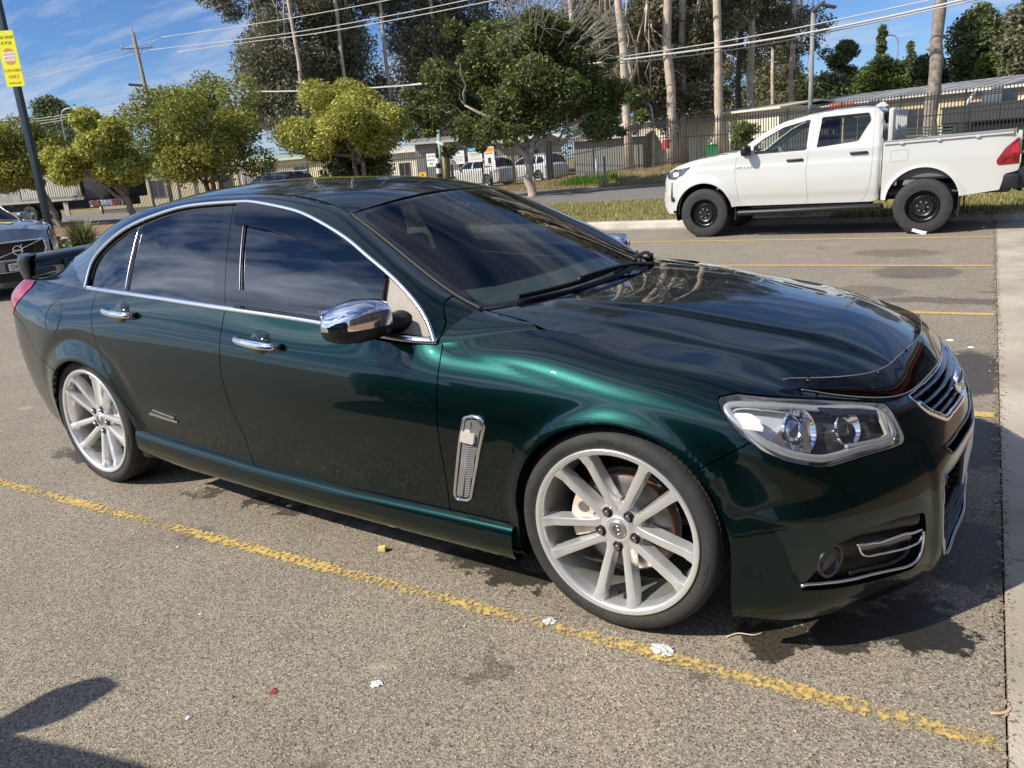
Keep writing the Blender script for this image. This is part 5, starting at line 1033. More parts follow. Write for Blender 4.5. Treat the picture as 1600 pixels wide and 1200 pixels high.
# ------------------------------------------------------------------ generic wagon used for the other parked cars
def build_wagon(name, label, loc, rz, paint, glass, detail=True, group=None, sc=1.0, alloy='alloy', pickup=False):
    u = thing(name, label, 'car', loc, rz, group); u.scale = (sc,) * 3
    def wf(x, z):
        w = .925 + .025 * np.exp(-((z - .75) / .25) ** 2); w = np.where(z > 1.0, w - .28 * (z - 1.0) - .22 * np.maximum(z - 1.0, 0) ** 2, w)
        w = w - .30 * np.clip((x - 1.55) / .75, 0, 1) ** 2.6 - .16 * np.clip((-1.75 - x) / .6, 0, 1) ** 2.4
        for cx in (1.43, -1.43): r = np.sqrt((x - cx) ** 2 + np.maximum(z - .37, 0) ** 2); w = w + .018 * np.exp(-((r - .41) / .06) ** 2)
        return w
    top = [(2.26,.24),(2.33,.36),(2.335,.55),(2.32,.80),(2.26,.93),(2.05,1.00),(1.65,1.055),(1.25,1.095),(.98,1.115),(.62,1.36),(.30,1.545),(-.05,1.63),(-.6,1.665),(-1.2,1.650),(-1.75,1.60),(-1.98,1.50),(-2.15,1.10),(-2.30,.98),(-2.34,.72),(-2.33,.42),(-2.24,.28)]
    line = lambda a, b: (lambda V: ((V[:, 0] - a[0]) * (b[1] - a[1]) - (V[:, 2] - a[1]) * (b[0] - a[0])) / math.hypot(b[0] - a[0], b[1] - a[1]))
    wins = [('front_door_glass', [(.80,1.13),(.62,1.27),(.28,1.475),(.02,1.545),(-.16,1.56),(-.14,1.10)], glass), ('rear_door_glass', [(-.26,1.565),(-.70,1.575),(-1.08,1.555),(-1.13,1.12),(-.24,1.10)], glass), ('quarter_glass', [(-1.18,1.545),(-1.62,1.50),(-1.86,1.30),(-1.80,1.16),(-1.24,1.125)], glass)]
    ww = slab_car(u, top, [(-2.0,.24),(1.9,.22)], wf, [(1.43, .37, .405), (-1.43, .37, .405)], wins, dict(paint=paint), [(0, 4, 'front_face', paint), (4, 8, 'bonnet', paint), (8, 11, 'windscreen', glass), (11, 14, 'roof', paint), (14, 16, 'rear_screen', glass), (16, 20, 'tailgate', paint)], nx=120, nz=50, shoulder=.09, gaps=[('front_wing', lambda V: V[:, 0] - np.interp(V[:, 2], [.3, .6, 1.12], [.86, .96, 1.0])), ('rear_quarter', lambda V: np.interp(V[:, 2], [.3, .6, 1.2, 1.6], [-.95, -1.05, -1.16, -1.15]) - V[:, 0])] if detail else [], crown=[.16, .16, .16, .15, .11, .07, .055, .05, .06, .07, .06, .05, .05, .05, .06, .07, .06, .09, .10, .10, .10])
    for i, (x, sg) in enumerate(((1.43, 1), (-1.43, 1), (1.43, -1), (-1.43, -1))): simple_wheel(u, (x, sg * .925, .365), .365, .235, .245, alloy, sg < 0, i)
    if detail: seats(u, ((-.15, .37), (-.15, -.37), (-1.05, .37), (-1.05, -.37)), .62, .60); m = MB(); m.bx(.35, 1.0, -.72, .72, .85, 1.08, .05); m.obj('dashboard', DASHM, u, True)
    m = MB(); m.bx(-2.0, 1.0, -.80, .80, .40, .45); m.obj('cabin_floor', INTER, u)
    for sg in (1, -1):
        mm = link('door_mirror', None, u); m = MB(); m.box((.78, sg * 1.03, 1.15), (.12, .20, .14), 0, .04); m.obj('mirror_shell', paint, mm, True); m = MB(); m.box((.80, sg * .93, 1.10), (.06, .10, .04)); m.obj('mirror_arm', BLACKP, mm)
        m = MB(); m.box((-.9, sg * .67, 1.69), (1.7, .035, .04), 0, .012); m.obj('roof_rail', SATIN, u, True)
        for x in (.20, -.95): m = MB(); m.box((x - .25, sg * .925, .93), (.20, .05, .03), 0, .012); m.obj('door_handle', paint, u, True)
        P = np.array([(x, sg * (float(ww(np.array([[x, z]]))[0]) + .006), z) for x, z in rounded(np.array([(-1.98,1.02),(-2.22,.98),(-2.26,.80),(-2.05,.84)]), .02)]); k = len(P); F = [tuple(range(k))]
        V = np.vstack([P, P - np.array([0, sg * .03, 0])]); F += [(i, (i + 1) % k, (i + 1) % k + k, i + k) for i in range(k)]; obj('tail_light', V, F, REDL, u)
        P = [(2.26, sg * .60, .80), (2.10, sg * .76, .83), (1.92, sg * .855, .86), (1.93, sg * .86, .79), (2.12, sg * .775, .75), (2.275, sg * .60, .73)]; P = np.array(P) + np.array([.030, sg * .02, 0]); V = np.vstack([P, P - np.array([.12, sg * .06, 0])]); k = 6; F = [tuple(range(k))] + [(i, (i + 1) % k, (i + 1) % k + k, i + k) for i in range(k)]; h = obj('headlight', V, F, mat('ute_headlight'), u, False)
        m = MB(); m.box((2.19, sg * .70, .79), (.20, .02, .022), sg * R_(-38), .004); m.obj('lamp_blade', WHITE, h)
    return u
def build_silver_suv():
    c = at(26, 392, z=.70); loc = (c[0] - 2.50, c[1], 0)
    u = build_wagon('suv', 'silver grey suv with black slatted grille and ring emblem at the left edge', loc, 0.0, SILV, G_DARK, True)
    g = link('grille', None, u)
    fr = rounded(np.array([(-.44,.835),(-.47,.72),(-.40,.575),(.40,.575),(.47,.72),(.44,.835)]), .03); X = lambda y: 2.335 + .16 * (1 - (y / .62) ** 2) * .98
    P = np.array([(X(y) + .010, y, z) for y, z in curve(fr, 90, True)]); obj('grille_frame', *sweep(P, .026, .014, np.array([1., 0, .1]), True), CHROME, g, True)
    V = np.array([(X(y) + .004, y, z) for z in np.linspace(.58, .83, 4) for y in np.linspace(-.45, .45, 25)]); obj('grille_panel', V, grid_faces(4, 25), GLOSSB, g)
    for y in np.linspace(-.42, .42, 27): m = MB(); m.box((X(y) + .010, y, .705), (.014, .008, .235), 0, .002); m.obj('grille_slat', GLOSSB, g)
    m = MB(); m.tube([(X(-.40) + .026, -.40, .585), (X(0) + .022, 0, .705), (X(.40) + .026, .40, .825)], .010, 8); m.obj('diagonal_bar', CHROME, g, True)
    t = np.linspace(0, 2 * math.pi, 33); V, F = tubemesh([(X(0) + .030, .066 * math.cos(a), .705 + .066 * math.sin(a)) for a in t], .011, 8, False); e = obj('ring_emblem', V, F, CHROME, g, True)
    m = MB(); m.cyl((X(0) + .012, 0, .705), (X(0) + .026, 0, .705), .058, 28); m.obj('emblem_disc', mat('emblem_dark', (.015, .017, .02), .2), e, 30); m = MB(); m.box((X(0) + .030, 0, .705), (.01, .12, .020)); m.obj('emblem_bar', CHROME, e)
    m = MB(); m.tube([(X(.05) + .026, .045, .755), (X(.08) + .026, .078, .785)], .012, 8); m.obj('emblem_arrow', CHROME, e, True)
    m = MB(); m.box((X(0) + .03, 0, .475), (.02, .40, .125), 0, .006); pc = m.obj('plate_carrier', BLACKP, u, 30); m = MB(); m.box((X(0) + .042, 0, .475), (.006, .372, .107), 0, .002); pl = m.obj('number_plate', mat('plate_white'), pc)
    V, F = text_mesh('DKP', .085, .001); V = np.c_[V[:, 2] + X(0) + .0465, V[:, 0] - .07, V[:, 1] + .475]; obj('plate_lettering', V, F, mat('plate_black', (.02, .02, .02), .5), pl)
    m = MB(); V = np.array([(X(y) + .006 + d, y, z) for z, d in ((.26, 0), (.33, .012), (.40, .0)) for y in np.linspace(-.60, .60, 25)]); obj('lower_intake', V, grid_faces(3, 25), BLACKP, u, True)
    P = np.array([(X(y) + .014, y, .405) for y in np.linspace(-.66, .66, 25)]); obj('bumper_trim', *sweep(P, .018, .010, np.array([1., 0, .1])), CHROME, u, True)
    V, F = boxmesh((.22, .22, .006)); obj('bonnet_diamond', rotv(V, rz=R_(45), ry=R_(5)) * [1, .8, 1] + np.array([1.78, .26, 1.098]), F, mat('yellow_diamond', (.75, .62, .03), .5), u)  # flat yellow diamond laid on the bonnet
    return u
SUV = build_silver_suv()
# ================================================================== ground
LA = 0.0504; _c, _s = math.cos(LA), math.sin(LA)
def Lp(x, y, z=0.0): return np.array([x * _c - y * _s, x * _s + y * _c, z])
def nodes(m): nt = m.node_tree; return nt, nt.nodes.new, nt.links.new, nt.nodes['Principled BSDF']
def asphalt(name, base, speck, scale=1.0, stains=None, worn=0.0, paint=None):
    m = mat(name, base, .88); nt, N, L, b = nodes(m)
    tc = N('ShaderNodeTexCoord'); co = tc.outputs['Object']
    def noise(sc, det=5, ro=.6, dist=0): n = N('ShaderNodeTexNoise'); L(co, n.inputs['Vector']); n.inputs['Scale'].default_value = sc; n.inputs['Detail'].default_value = det; n.inputs['Roughness'].default_value = ro; n.inputs['Distortion'].default_value = dist; return n.outputs['Fac']
    def voro(sc, out='Distance', feat='F1'): v = N('ShaderNodeTexVoronoi'); v.feature = feat; L(co, v.inputs['Vector']); v.inputs['Scale'].default_value = sc; return v.outputs[out]
    def ramp(f, a, b_, ca=(0, 0, 0, 1), cb=(1, 1, 1, 1)): r = N('ShaderNodeValToRGB'); L(f, r.inputs[0]); e = r.color_ramp.elements; e[0].position = a; e[0].color = ca; e[1].position = b_; e[1].color = cb; return r.outputs[0]
    def mix(f, a, b_, mode='MIX'):
        x = N('ShaderNodeMix'); x.data_type = 'RGBA'; x.blend_type = mode
        for i, v in ((0, f), (6, a), (7, b_)):
            if isinstance(v, (int, float)): x.inputs[i].default_value = v
            elif isinstance(v, tuple): x.inputs[i].default_value = (*v[:3], 1)
            else: L(v, x.inputs[i])
        return x.outputs[2]
    big = ramp(noise(.35, 6, .65), .3, .7); mid = ramp(noise(3.2, 5, .6), .3, .72)
    stone = voro(210 * scale, 'Color'); sg = N('ShaderNodeSeparateColor'); L(stone, sg.inputs[0])
    c = mix(ramp(sg.outputs[0], .15, .95), tuple(a * .66 for a in base), speck); c = mix(ramp(sg.outputs[1], .90, .97), c, tuple(min(1, a * 1.35) for a in speck)); c = mix(ramp(sg.outputs[2], .90, .96), c, tuple(a * .32 for a in base))
    c = mix(mix(.5, big, mid), mix(.62, c, (0, 0, 0)) if False else mix(1.0, c, (.70, .70, .71), 'MULTIPLY'), c)
    # paler dusty patches and pinholes
    c = mix(ramp(noise(1.1, 7, .7, .6), .60, .78), c, mix(.5, c, tuple(min(1, a * 1.25) for a in speck)))
    vd = N('ShaderNodeTexVoronoi'); L(co, vd.inputs['Vector']); vd.inputs['Scale'].default_value = 1.1; nd = noise(14, 4, .7); ad = N('ShaderNodeMath'); ad.operation = 'MULTIPLY_ADD'; L(nd, ad.inputs[0]); ad.inputs[1].default_value = .22; L(vd.outputs['Distance'], ad.inputs[2])
    c = mix(ramp(ad.outputs[0], .15, .23), mix(.55, c, (.06, .055, .05)), c)
    vl = N('ShaderNodeTexVoronoi'); L(co, vl.inputs['Vector']); vl.inputs['Scale'].default_value = 1.7; al = N('ShaderNodeMath'); al.operation = 'MULTIPLY_ADD'; L(nd, al.inputs[0]); al.inputs[1].default_value = .30; L(vl.outputs['Distance'], al.inputs[2]); c = mix(ramp(al.outputs[0], .17, .24), mix(.35, c, (.62, .54, .42)), c)
    hole = ramp(noise(70 * scale, 3, .6), .27, .35); c = mix(hole, tuple(a * .22 for a in base), c)
    rough = .90
    if stains is not None:
        sep = N('ShaderNodeSeparateXYZ'); wc = N('ShaderNodeVectorMath'); wc.operation = 'MULTIPLY_ADD'; nv = N('ShaderNodeTexNoise'); L(co, nv.inputs['Vector']); nv.inputs['Scale'].default_value = 9; nv.inputs['Detail'].default_value = 6; nv.inputs['Roughness'].default_value = .7
        sb = N('ShaderNodeVectorMath'); sb.operation = 'SUBTRACT'; L(nv.outputs['Color'], sb.inputs[0]); sb.inputs[1].default_value = (.5, .5, .5); L(sb.outputs[0], wc.inputs[0]); wc.inputs[1].default_value = (.42, .42, 0); L(co, wc.inputs[2]); L(wc.outputs[0], sep.inputs[0])
        acc = None
        for x, y, rx, ry, st in stains:
            def M(op, a, b_=None, c_=None, cl=False):
                n = N('ShaderNodeMath'); n.operation = op; n.use_clamp = cl
                for i, v in enumerate((a, b_, c_)):
                    if v is None: continue
                    if isinstance(v, (int, float)): n.inputs[i].default_value = v
                    else: L(v, n.inputs[i])
                return n.outputs[0]
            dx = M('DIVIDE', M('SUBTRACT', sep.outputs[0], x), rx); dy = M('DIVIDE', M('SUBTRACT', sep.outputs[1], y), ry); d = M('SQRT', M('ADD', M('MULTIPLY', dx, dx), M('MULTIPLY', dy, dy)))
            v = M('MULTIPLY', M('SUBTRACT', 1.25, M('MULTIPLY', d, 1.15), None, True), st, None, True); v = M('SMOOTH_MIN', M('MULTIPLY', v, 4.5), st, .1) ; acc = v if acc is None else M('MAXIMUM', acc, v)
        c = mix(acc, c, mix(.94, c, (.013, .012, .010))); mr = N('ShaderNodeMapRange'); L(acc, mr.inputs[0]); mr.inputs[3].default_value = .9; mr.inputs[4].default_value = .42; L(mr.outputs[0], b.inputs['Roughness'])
    L(c, b.inputs['Base Color'])
    hgt = N('ShaderNodeMath'); hgt.operation = 'ADD'; L(hole, hgt.inputs[0]); L(voro(210 * scale), hgt.inputs[1])
    bp = N('ShaderNodeBump'); L(hgt.outputs[0], bp.inputs['Height']); bp.inputs['Strength'].default_value = .6; bp.inputs['Distance'].default_value = .004; L(bp.outputs[0], b.inputs['Normal'])
    return m, c, hole
def sheet(name, pts, m, z=None, **k):
    V = [tuple(p) for p in pts]; return obj(name, V, [tuple(range(len(V)))], m, None, False, **k)
def bpz(px, py): return at(px, py, z=0.0)
STAINS = []
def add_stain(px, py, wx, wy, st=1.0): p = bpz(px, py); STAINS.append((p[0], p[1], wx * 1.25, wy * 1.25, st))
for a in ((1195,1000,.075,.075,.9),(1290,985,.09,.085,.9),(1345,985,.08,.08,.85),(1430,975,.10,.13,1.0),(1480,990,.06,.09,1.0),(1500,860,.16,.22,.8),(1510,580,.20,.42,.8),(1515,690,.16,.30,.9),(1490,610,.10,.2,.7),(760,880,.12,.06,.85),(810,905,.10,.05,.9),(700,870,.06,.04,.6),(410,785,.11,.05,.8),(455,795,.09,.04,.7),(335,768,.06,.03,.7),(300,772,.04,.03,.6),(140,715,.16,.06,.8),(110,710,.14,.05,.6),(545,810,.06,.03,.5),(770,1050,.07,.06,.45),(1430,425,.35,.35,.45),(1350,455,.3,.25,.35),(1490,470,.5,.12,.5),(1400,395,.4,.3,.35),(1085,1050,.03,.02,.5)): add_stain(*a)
ASPH, _, _ = asphalt('carpark_asphalt', (.268, .228, .172), (.400, .340, .258), 1.0, STAINS)
KY = 11.75
sheet('carpark', [Lp(-80, -70), Lp(1.0, -70), Lp(1.0, KY), Lp(-80, KY)], ASPH, kind='structure')
CONC = mat('concrete_strip', (.30, .26, .205), .9, col2=(.45, .40, .32), vscale=1.6, bump=.35, bscale=130, detail=8.0)
def slabs():
    root = link('concrete_strip', None, kind='structure'); y = -9.0; i = 0; ms = {}
    while y < KY + .05:
        l = 3.0; V, F = boxmesh((1.35, l - .012, .10), .006); o = obj('slab', V, F, CONC, root, 30); p = Lp(1.0 + .68, y + l / 2, -.045 + .003 * math.sin(i * 7)); o.location = p; o.rotation_euler = (0, 0, LA); y += l; i += 1
slabs()
BED = mat('mulch', (.16, .095, .055), .95, col2=(.33, .21, .13), vscale=18, bump=.9, bscale=60, detail=8)
sheet('garden_bed', [Lp(2.36, -70, .004), Lp(60, -70, .004), Lp(60, KY, .004), Lp(2.36, KY, .004)], BED, kind='structure')
# painted bay lines, worn
def yellow_paint(name, lo, hi):
    m = mat(name, (.60, .40, .07), .85); nt, N, L, b = nodes(m); tc = N('ShaderNodeTexCoord')
    n = N('ShaderNodeTexNoise'); L(tc.outputs['Object'], n.inputs['Vector']); n.inputs['Scale'].default_value = 55; n.inputs['Detail'].default_value = 6; n.inputs['Roughness'].default_value = .7
    n2 = N('ShaderNodeTexNoise'); L(tc.outputs['Object'], n2.inputs['Vector']); n2.inputs['Scale'].default_value = 2.2; n2.inputs['Detail'].default_value = 3
    uv = N('ShaderNodeUVMap'); sx = N('ShaderNodeSeparateXYZ'); L(uv.outputs[0], sx.inputs[0])
    def M(op, a, b_=None, cl=False):
        q = N('ShaderNodeMath'); q.operation = op; q.use_clamp = cl
        for i, v in enumerate((a, b_)):
            if v is None: continue
            if isinstance(v, (int, float)): q.inputs[i].default_value = v
            else: L(v, q.inputs[i])
        return q.outputs[0]
    edge = M('MULTIPLY', M('ABSOLUTE', M('SUBTRACT', sx.outputs[1], .5)), 2.0)
    f = M('SUBTRACT', M('ADD', n.outputs['Fac'], M('MULTIPLY', n2.outputs['Fac'], .35)), M('MULTIPLY', M('POWER', edge, 4.0), .30))
    r = N('ShaderNodeValToRGB'); L(f, r.inputs[0]); e = r.color_ramp.elements; e[0].position = lo; e[0].color = (0, 0, 0, 1); e[1].position = hi; e[1].color = (1, 1, 1, 1)
    tr = N('ShaderNodeBsdfTransparent'); mx = N('ShaderNodeMixShader'); L(r.outputs[0], mx.inputs[0]); L(tr.outputs[0], mx.inputs[1]); L(b.outputs[0], mx.inputs[2]); L(mx.outputs[0], nt.nodes['Material Output'].inputs[0])
    r2 = N('ShaderNodeValToRGB'); L(n.outputs['Fac'], r2.inputs[0]); e = r2.color_ramp.elements; e[0].position = .35; e[0].color = (.42, .29, .09, 1); e[1].position = .7; e[1].color = (.60, .43, .15, 1); L(r2.outputs[0], b.inputs['Base Color'])
    bp = N('ShaderNodeBump'); L(n.outputs['Fac'], bp.inputs['Height']); bp.inputs['Strength'].default_value = .6; bp.inputs['Distance'].default_value = .006; L(bp.outputs[0], b.inputs['Normal']); return m
YEL = yellow_paint('worn_yellow_paint', .60, .73); YEL2 = yellow_paint('firmer_yellow_paint', .42, .58)
for k in range(-3, 5):
    y = -.998 + 2.6217 * k; w = .042 if k < 1 else .05; n = 24; xs = np.linspace(-5.2, .985, n); V = [Lp(x, y + d, .004) for x in xs for d in (-w, w)]; F = [(2 * i, 2 * i + 2, 2 * i + 3, 2 * i + 1) for i in range(n - 1)]
    me = mesh_of('bay_line', V, F, False, [YEL if k < 1 else YEL2]); uvl = me.uv_layers.new(name='UVMap')
    for p in me.polygons:
        for li in p.loop_indices: vi = me.loops[li].vertex_index; uvl.data[li].uv = (vi // 2, vi % 2)
    o = link('bay_line', me, None, kind='structure')
# kerb stones
KERB = mat('kerb_concrete', (.42, .385, .32), .9, var=.15, vscale=4, bump=.4, bscale=80)
def kerbs():
    root = link('kerb', None, kind='structure'); prof = [(-.10, -.1), (-.10, .0), (-.085, .10), (-.06, .13), (.11, .135), (.11, -.1)]
    for i in range(34):
        x0 = 5.76 - i * 2.4; V = np.array([(x, a, b) for x in (-1.196, 1.196) for a, b in prof]); k = len(prof); F = [(j, (j + 1) % k, (j + 1) % k + k, j + k) for j in range(k)] + [tuple(range(k))[::-1], tuple(range(k, 2 * k))]
        if i == 0: me = mesh_of('kerb_stone', V, F, False, [KERB])
        o = link('kerb_stone', me, root, Lp(x0 - 1.2, KY + .10), (0, 0, LA))
    V = [Lp(-80, KY - .42, .003), Lp(5.0, KY - .42, .0035), Lp(5.0, KY + .01, .0035), Lp(-80, KY + .01, .003)]; obj('gutter', V, [(0, 1, 2, 3)], mat('gutter_concrete', (.30, .275, .235), .9, var=.2, vscale=5), root)
kerbs()
# verge, road, far ground
def grass_mat(name, a, b, c, sc=1.3):
    m = mat(name, a, .95); nt, N, L, bs = nodes(m); tc = N('ShaderNodeTexCoord')
    n = N('ShaderNodeTexNoise'); L(tc.outputs['Object'], n.inputs['Vector']); n.inputs['Scale'].default_value = sc; n.inputs['Detail'].default_value = 8; n.inputs['Roughness'].default_value = .7
    r = N('ShaderNodeValToRGB'); L(n.outputs['Fac'], r.inputs[0]); e = r.color_ramp.elements; e[0].position = .35; e[0].color = (*a, 1); e[1].position = .66; e[1].color = (*c, 1); q = e.new(.5); q.color = (*b, 1)
    L(r.outputs[0], bs.inputs['Base Color']); n2 = N('ShaderNodeTexNoise'); L(tc.outputs['Object'], n2.inputs['Vector']); n2.inputs['Scale'].default_value = 45; bp = N('ShaderNodeBump'); L(n2.outputs['Fac'], bp.inputs['Height']); bp.inputs['Strength'].default_value = 1; bp.inputs['Distance'].default_value = .05; L(bp.outputs[0], bs.inputs['Normal']); return m
GR = grass_mat('verge_turf', (.10, .12, .03), (.22, .20, .065), (.36, .29, .12)); DRY = grass_mat('dry_bank', (.13, .115, .045), (.25, .19, .09), (.34, .25, .13), .8)
RY0, RY1 = 18.6, 30.5
sheet('verge', [Lp(-20, KY + .2, .118), Lp(40, KY + .2, .118), Lp(40, RY0, .10), Lp(-20, RY0, .10)], GR, kind='structure')
sheet('mulch_verge', [Lp(-120, KY + .2, .118), Lp(-20, KY + .2, .118), Lp(-20, RY0, .10), Lp(-120, RY0, .10)], BED, kind='structure')
ROADM, _, _ = asphalt('road_asphalt', (.19, .175, .152), (.27, .25, .22), .5)
sheet('road', [Lp(-150, RY0, .03), Lp(60, RY0, .03), Lp(60, RY1, .03), Lp(-150, RY1, .03)], ROADM, kind='structure')
def tz(x, y):
    """height of the ground beyond the road"""
    k = np.clip((y - (RY1 + LA * x)) / 4.5, 0, 1); k = k * k * (3 - 2 * k); return .03 + k * np.interp(x, [-60, -24, -19, -14, 0, 60], [.0, .0, .35, .58, .75, .8])
def terrain():
    xs = np.linspace(-260, 200, 231); ys = np.r_[np.linspace(0, 12, 25), np.linspace(14, 400, 40)]; V = []
    for x in xs:
        for d in ys: y = RY1 + LA * x + d; V.append((x, y, tz(x, y) - (.0 if d > 0 else .0)))
    F = grid_faces(len(xs), len(ys)); obj('terrain', V, F, DRY, None, True, kind='structure')
    sheet('horizon_ground', [(-1500, -1500, -.06), (1500, -1500, -.06), (1500, 1500, -.06), (-1500, 1500, -.06)], mat('far_ground', (.14, .13, .08), .95, var=.2, vscale=.05), kind='structure')
terrain()
# blades of grass
def fast_mesh(name, V, nf, k, m, smooth=False):
    me = bpy.data.meshes.new(name); V = np.asarray(V, np.float32).reshape(-1, 3); me.vertices.add(len(V)); me.vertices.foreach_set('co', V.ravel()); me.loops.add(nf * k); me.loops.foreach_set('vertex_index', np.arange(nf * k, dtype=np.int32)); me.polygons.add(nf); me.polygons.foreach_set('loop_start', np.arange(0, nf * k, k, dtype=np.int32)); me.update(calc_edges=True)
    for q in (m if isinstance(m, (list, tuple)) else [m]): me.materials.append(q)
    return me
rng = np.random.default_rng(3)
def blades(n, cx, cy, z, h, w, lean=.5):
    a = rng.uniform(0, 2 * math.pi, n); hh = h * rng.uniform(.5, 1.2, n); ww = w * rng.uniform(.6, 1.2, n); l = hh * lean * rng.uniform(-1, 1, n); b = rng.uniform(0, 2 * math.pi, n)
    base = np.c_[cx, cy, z]; d = np.c_[np.cos(a) * ww, np.sin(a) * ww, 0 * a]; tip = base + np.c_[np.cos(b) * l, np.sin(b) * l, hh]
    return np.stack([base - d, base + d, tip], 1).reshape(-1, 3)
def leaf_mat(name, cols, transl=.25, rough=.55):
    if name in MATS: return MATS[name]
    m = mat(name, cols[0], rough, spec=.35); nt, N, L, b = nodes(m); g = N('ShaderNodeNewGeometry'); r = N('ShaderNodeValToRGB'); L(g.outputs['Random Per Island'], r.inputs[0]); e = r.color_ramp.elements
    e[0].position = 0; e[0].color = (*cols[0], 1); e[1].position = 1; e[1].color = (*cols[-1], 1)
    for i, c in enumerate(cols[1:-1]): q = e.new((i + 1) / (len(cols) - 1)); q.color = (*c, 1)
    L(r.outputs[0], b.inputs['Base Color']); tr = N('ShaderNodeBsdfTranslucent'); L(r.outputs[0], tr.inputs[0]); mx = N('ShaderNodeMixShader'); mx.inputs[0].default_value = transl; L(b.outputs[0], mx.inputs[1]); L(tr.outputs[0], mx.inputs[2]); L(mx.outputs[0], nt.nodes['Material Output'].inputs[0]); return m
LG_GRASS = leaf_mat('grass_blades', [(.11, .15, .03), (.20, .20, .055), (.36, .30, .12), (.46, .37, .17)], .25)
def grass():
    n = 42000; x = rng.uniform(-14, 3, n); y = rng.uniform(KY + .2, RY0 - .05, n); P = np.c_[x * _c - y * _s, x * _s + y * _c]; link('grass', fast_mesh('grass', blades(n, P[:, 0], P[:, 1], np.full(n, .105), .075, .010), n, 3, LG_GRASS), None, label='short patchy grass on the verge beside the kerb', category='grass', kind='stuff')
    n = 26000; x = rng.uniform(-24, 4, n); y = RY1 + LA * x + np.abs(rng.normal(0, 3.5, n)) + .15; link('dry_grass', fast_mesh('dry_grass', blades(n, x, y, tz(x, y) - .01, .14, .014), n, 3, leaf_mat('dry_blades', [(.16, .15, .05), (.30, .23, .11), (.38, .29, .15)], .2)), None, label='dry straw coloured grass on the bank below the fence', category='grass', kind='stuff')
    n = 1500; c = at(922, 287, z=.12); x = c[0] + rng.normal(0, .65, n); y = c[1] + rng.normal(0, .5, n); link('green_weeds', fast_mesh('green_weeds', blades(n, x, y, tz(x, y), .30, .03), n, 3, leaf_mat('weed_green', [(.06, .14, .02), (.11, .20, .03)], .3)), None, label='patch of bright green weeds at the road edge below the fence', category='weeds', kind='stuff')
grass()
# ================================================================== trees
def leaf_quads(P, size, up=.3, asp=.5, droop=0.0):
    n = len(P); a = rng.normal(size=(n, 3)); a[:, 2] = a[:, 2] * .7 - droop; a /= np.linalg.norm(a, axis=1)[:, None] + 1e-9; b = rng.normal(size=(n, 3)); b[:, 2] += up; b -= a * (a * b).sum(1)[:, None]; b /= np.linalg.norm(b, axis=1)[:, None] + 1e-9
    s = (size * rng.uniform(.6, 1.35, n))[:, None]; u = a * s * .5; v = np.cross(a, b) * s * .5 * asp
    return np.stack([P - u, P + v * 1.0 - u * .1, P + u, P - v * 1.0 - u * .1], 1).reshape(-1, 3)
def clumps(centers, radii, n, shell=.55):
    k = len(centers); w = np.asarray(radii) ** 2; idx = rng.choice(k, n, p=w / w.sum()); d = rng.normal(size=(n, 3)); d /= np.linalg.norm(d, axis=1)[:, None]; r = (shell + (1 - shell) * rng.random(n) ** .7)[:, None]; r = r * rng.normal(1, .08, (n, 1))
    return np.asarray(centers)[idx] + d * r * np.asarray(radii)[idx][:, None] * np.array([1, 1, .82])
def limb(a, b, r0, r1, wob=.06, n=7):
    a, b = np.asarray(a, float), np.asarray(b, float); t = np.linspace(0, 1, n)[:, None]; L_ = np.linalg.norm(b - a); P = a + (b - a) * t + rng.normal(0, wob * L_, (n, 3)) * np.sin(math.pi * t) ; return P, np.linspace(r0, r1, n)
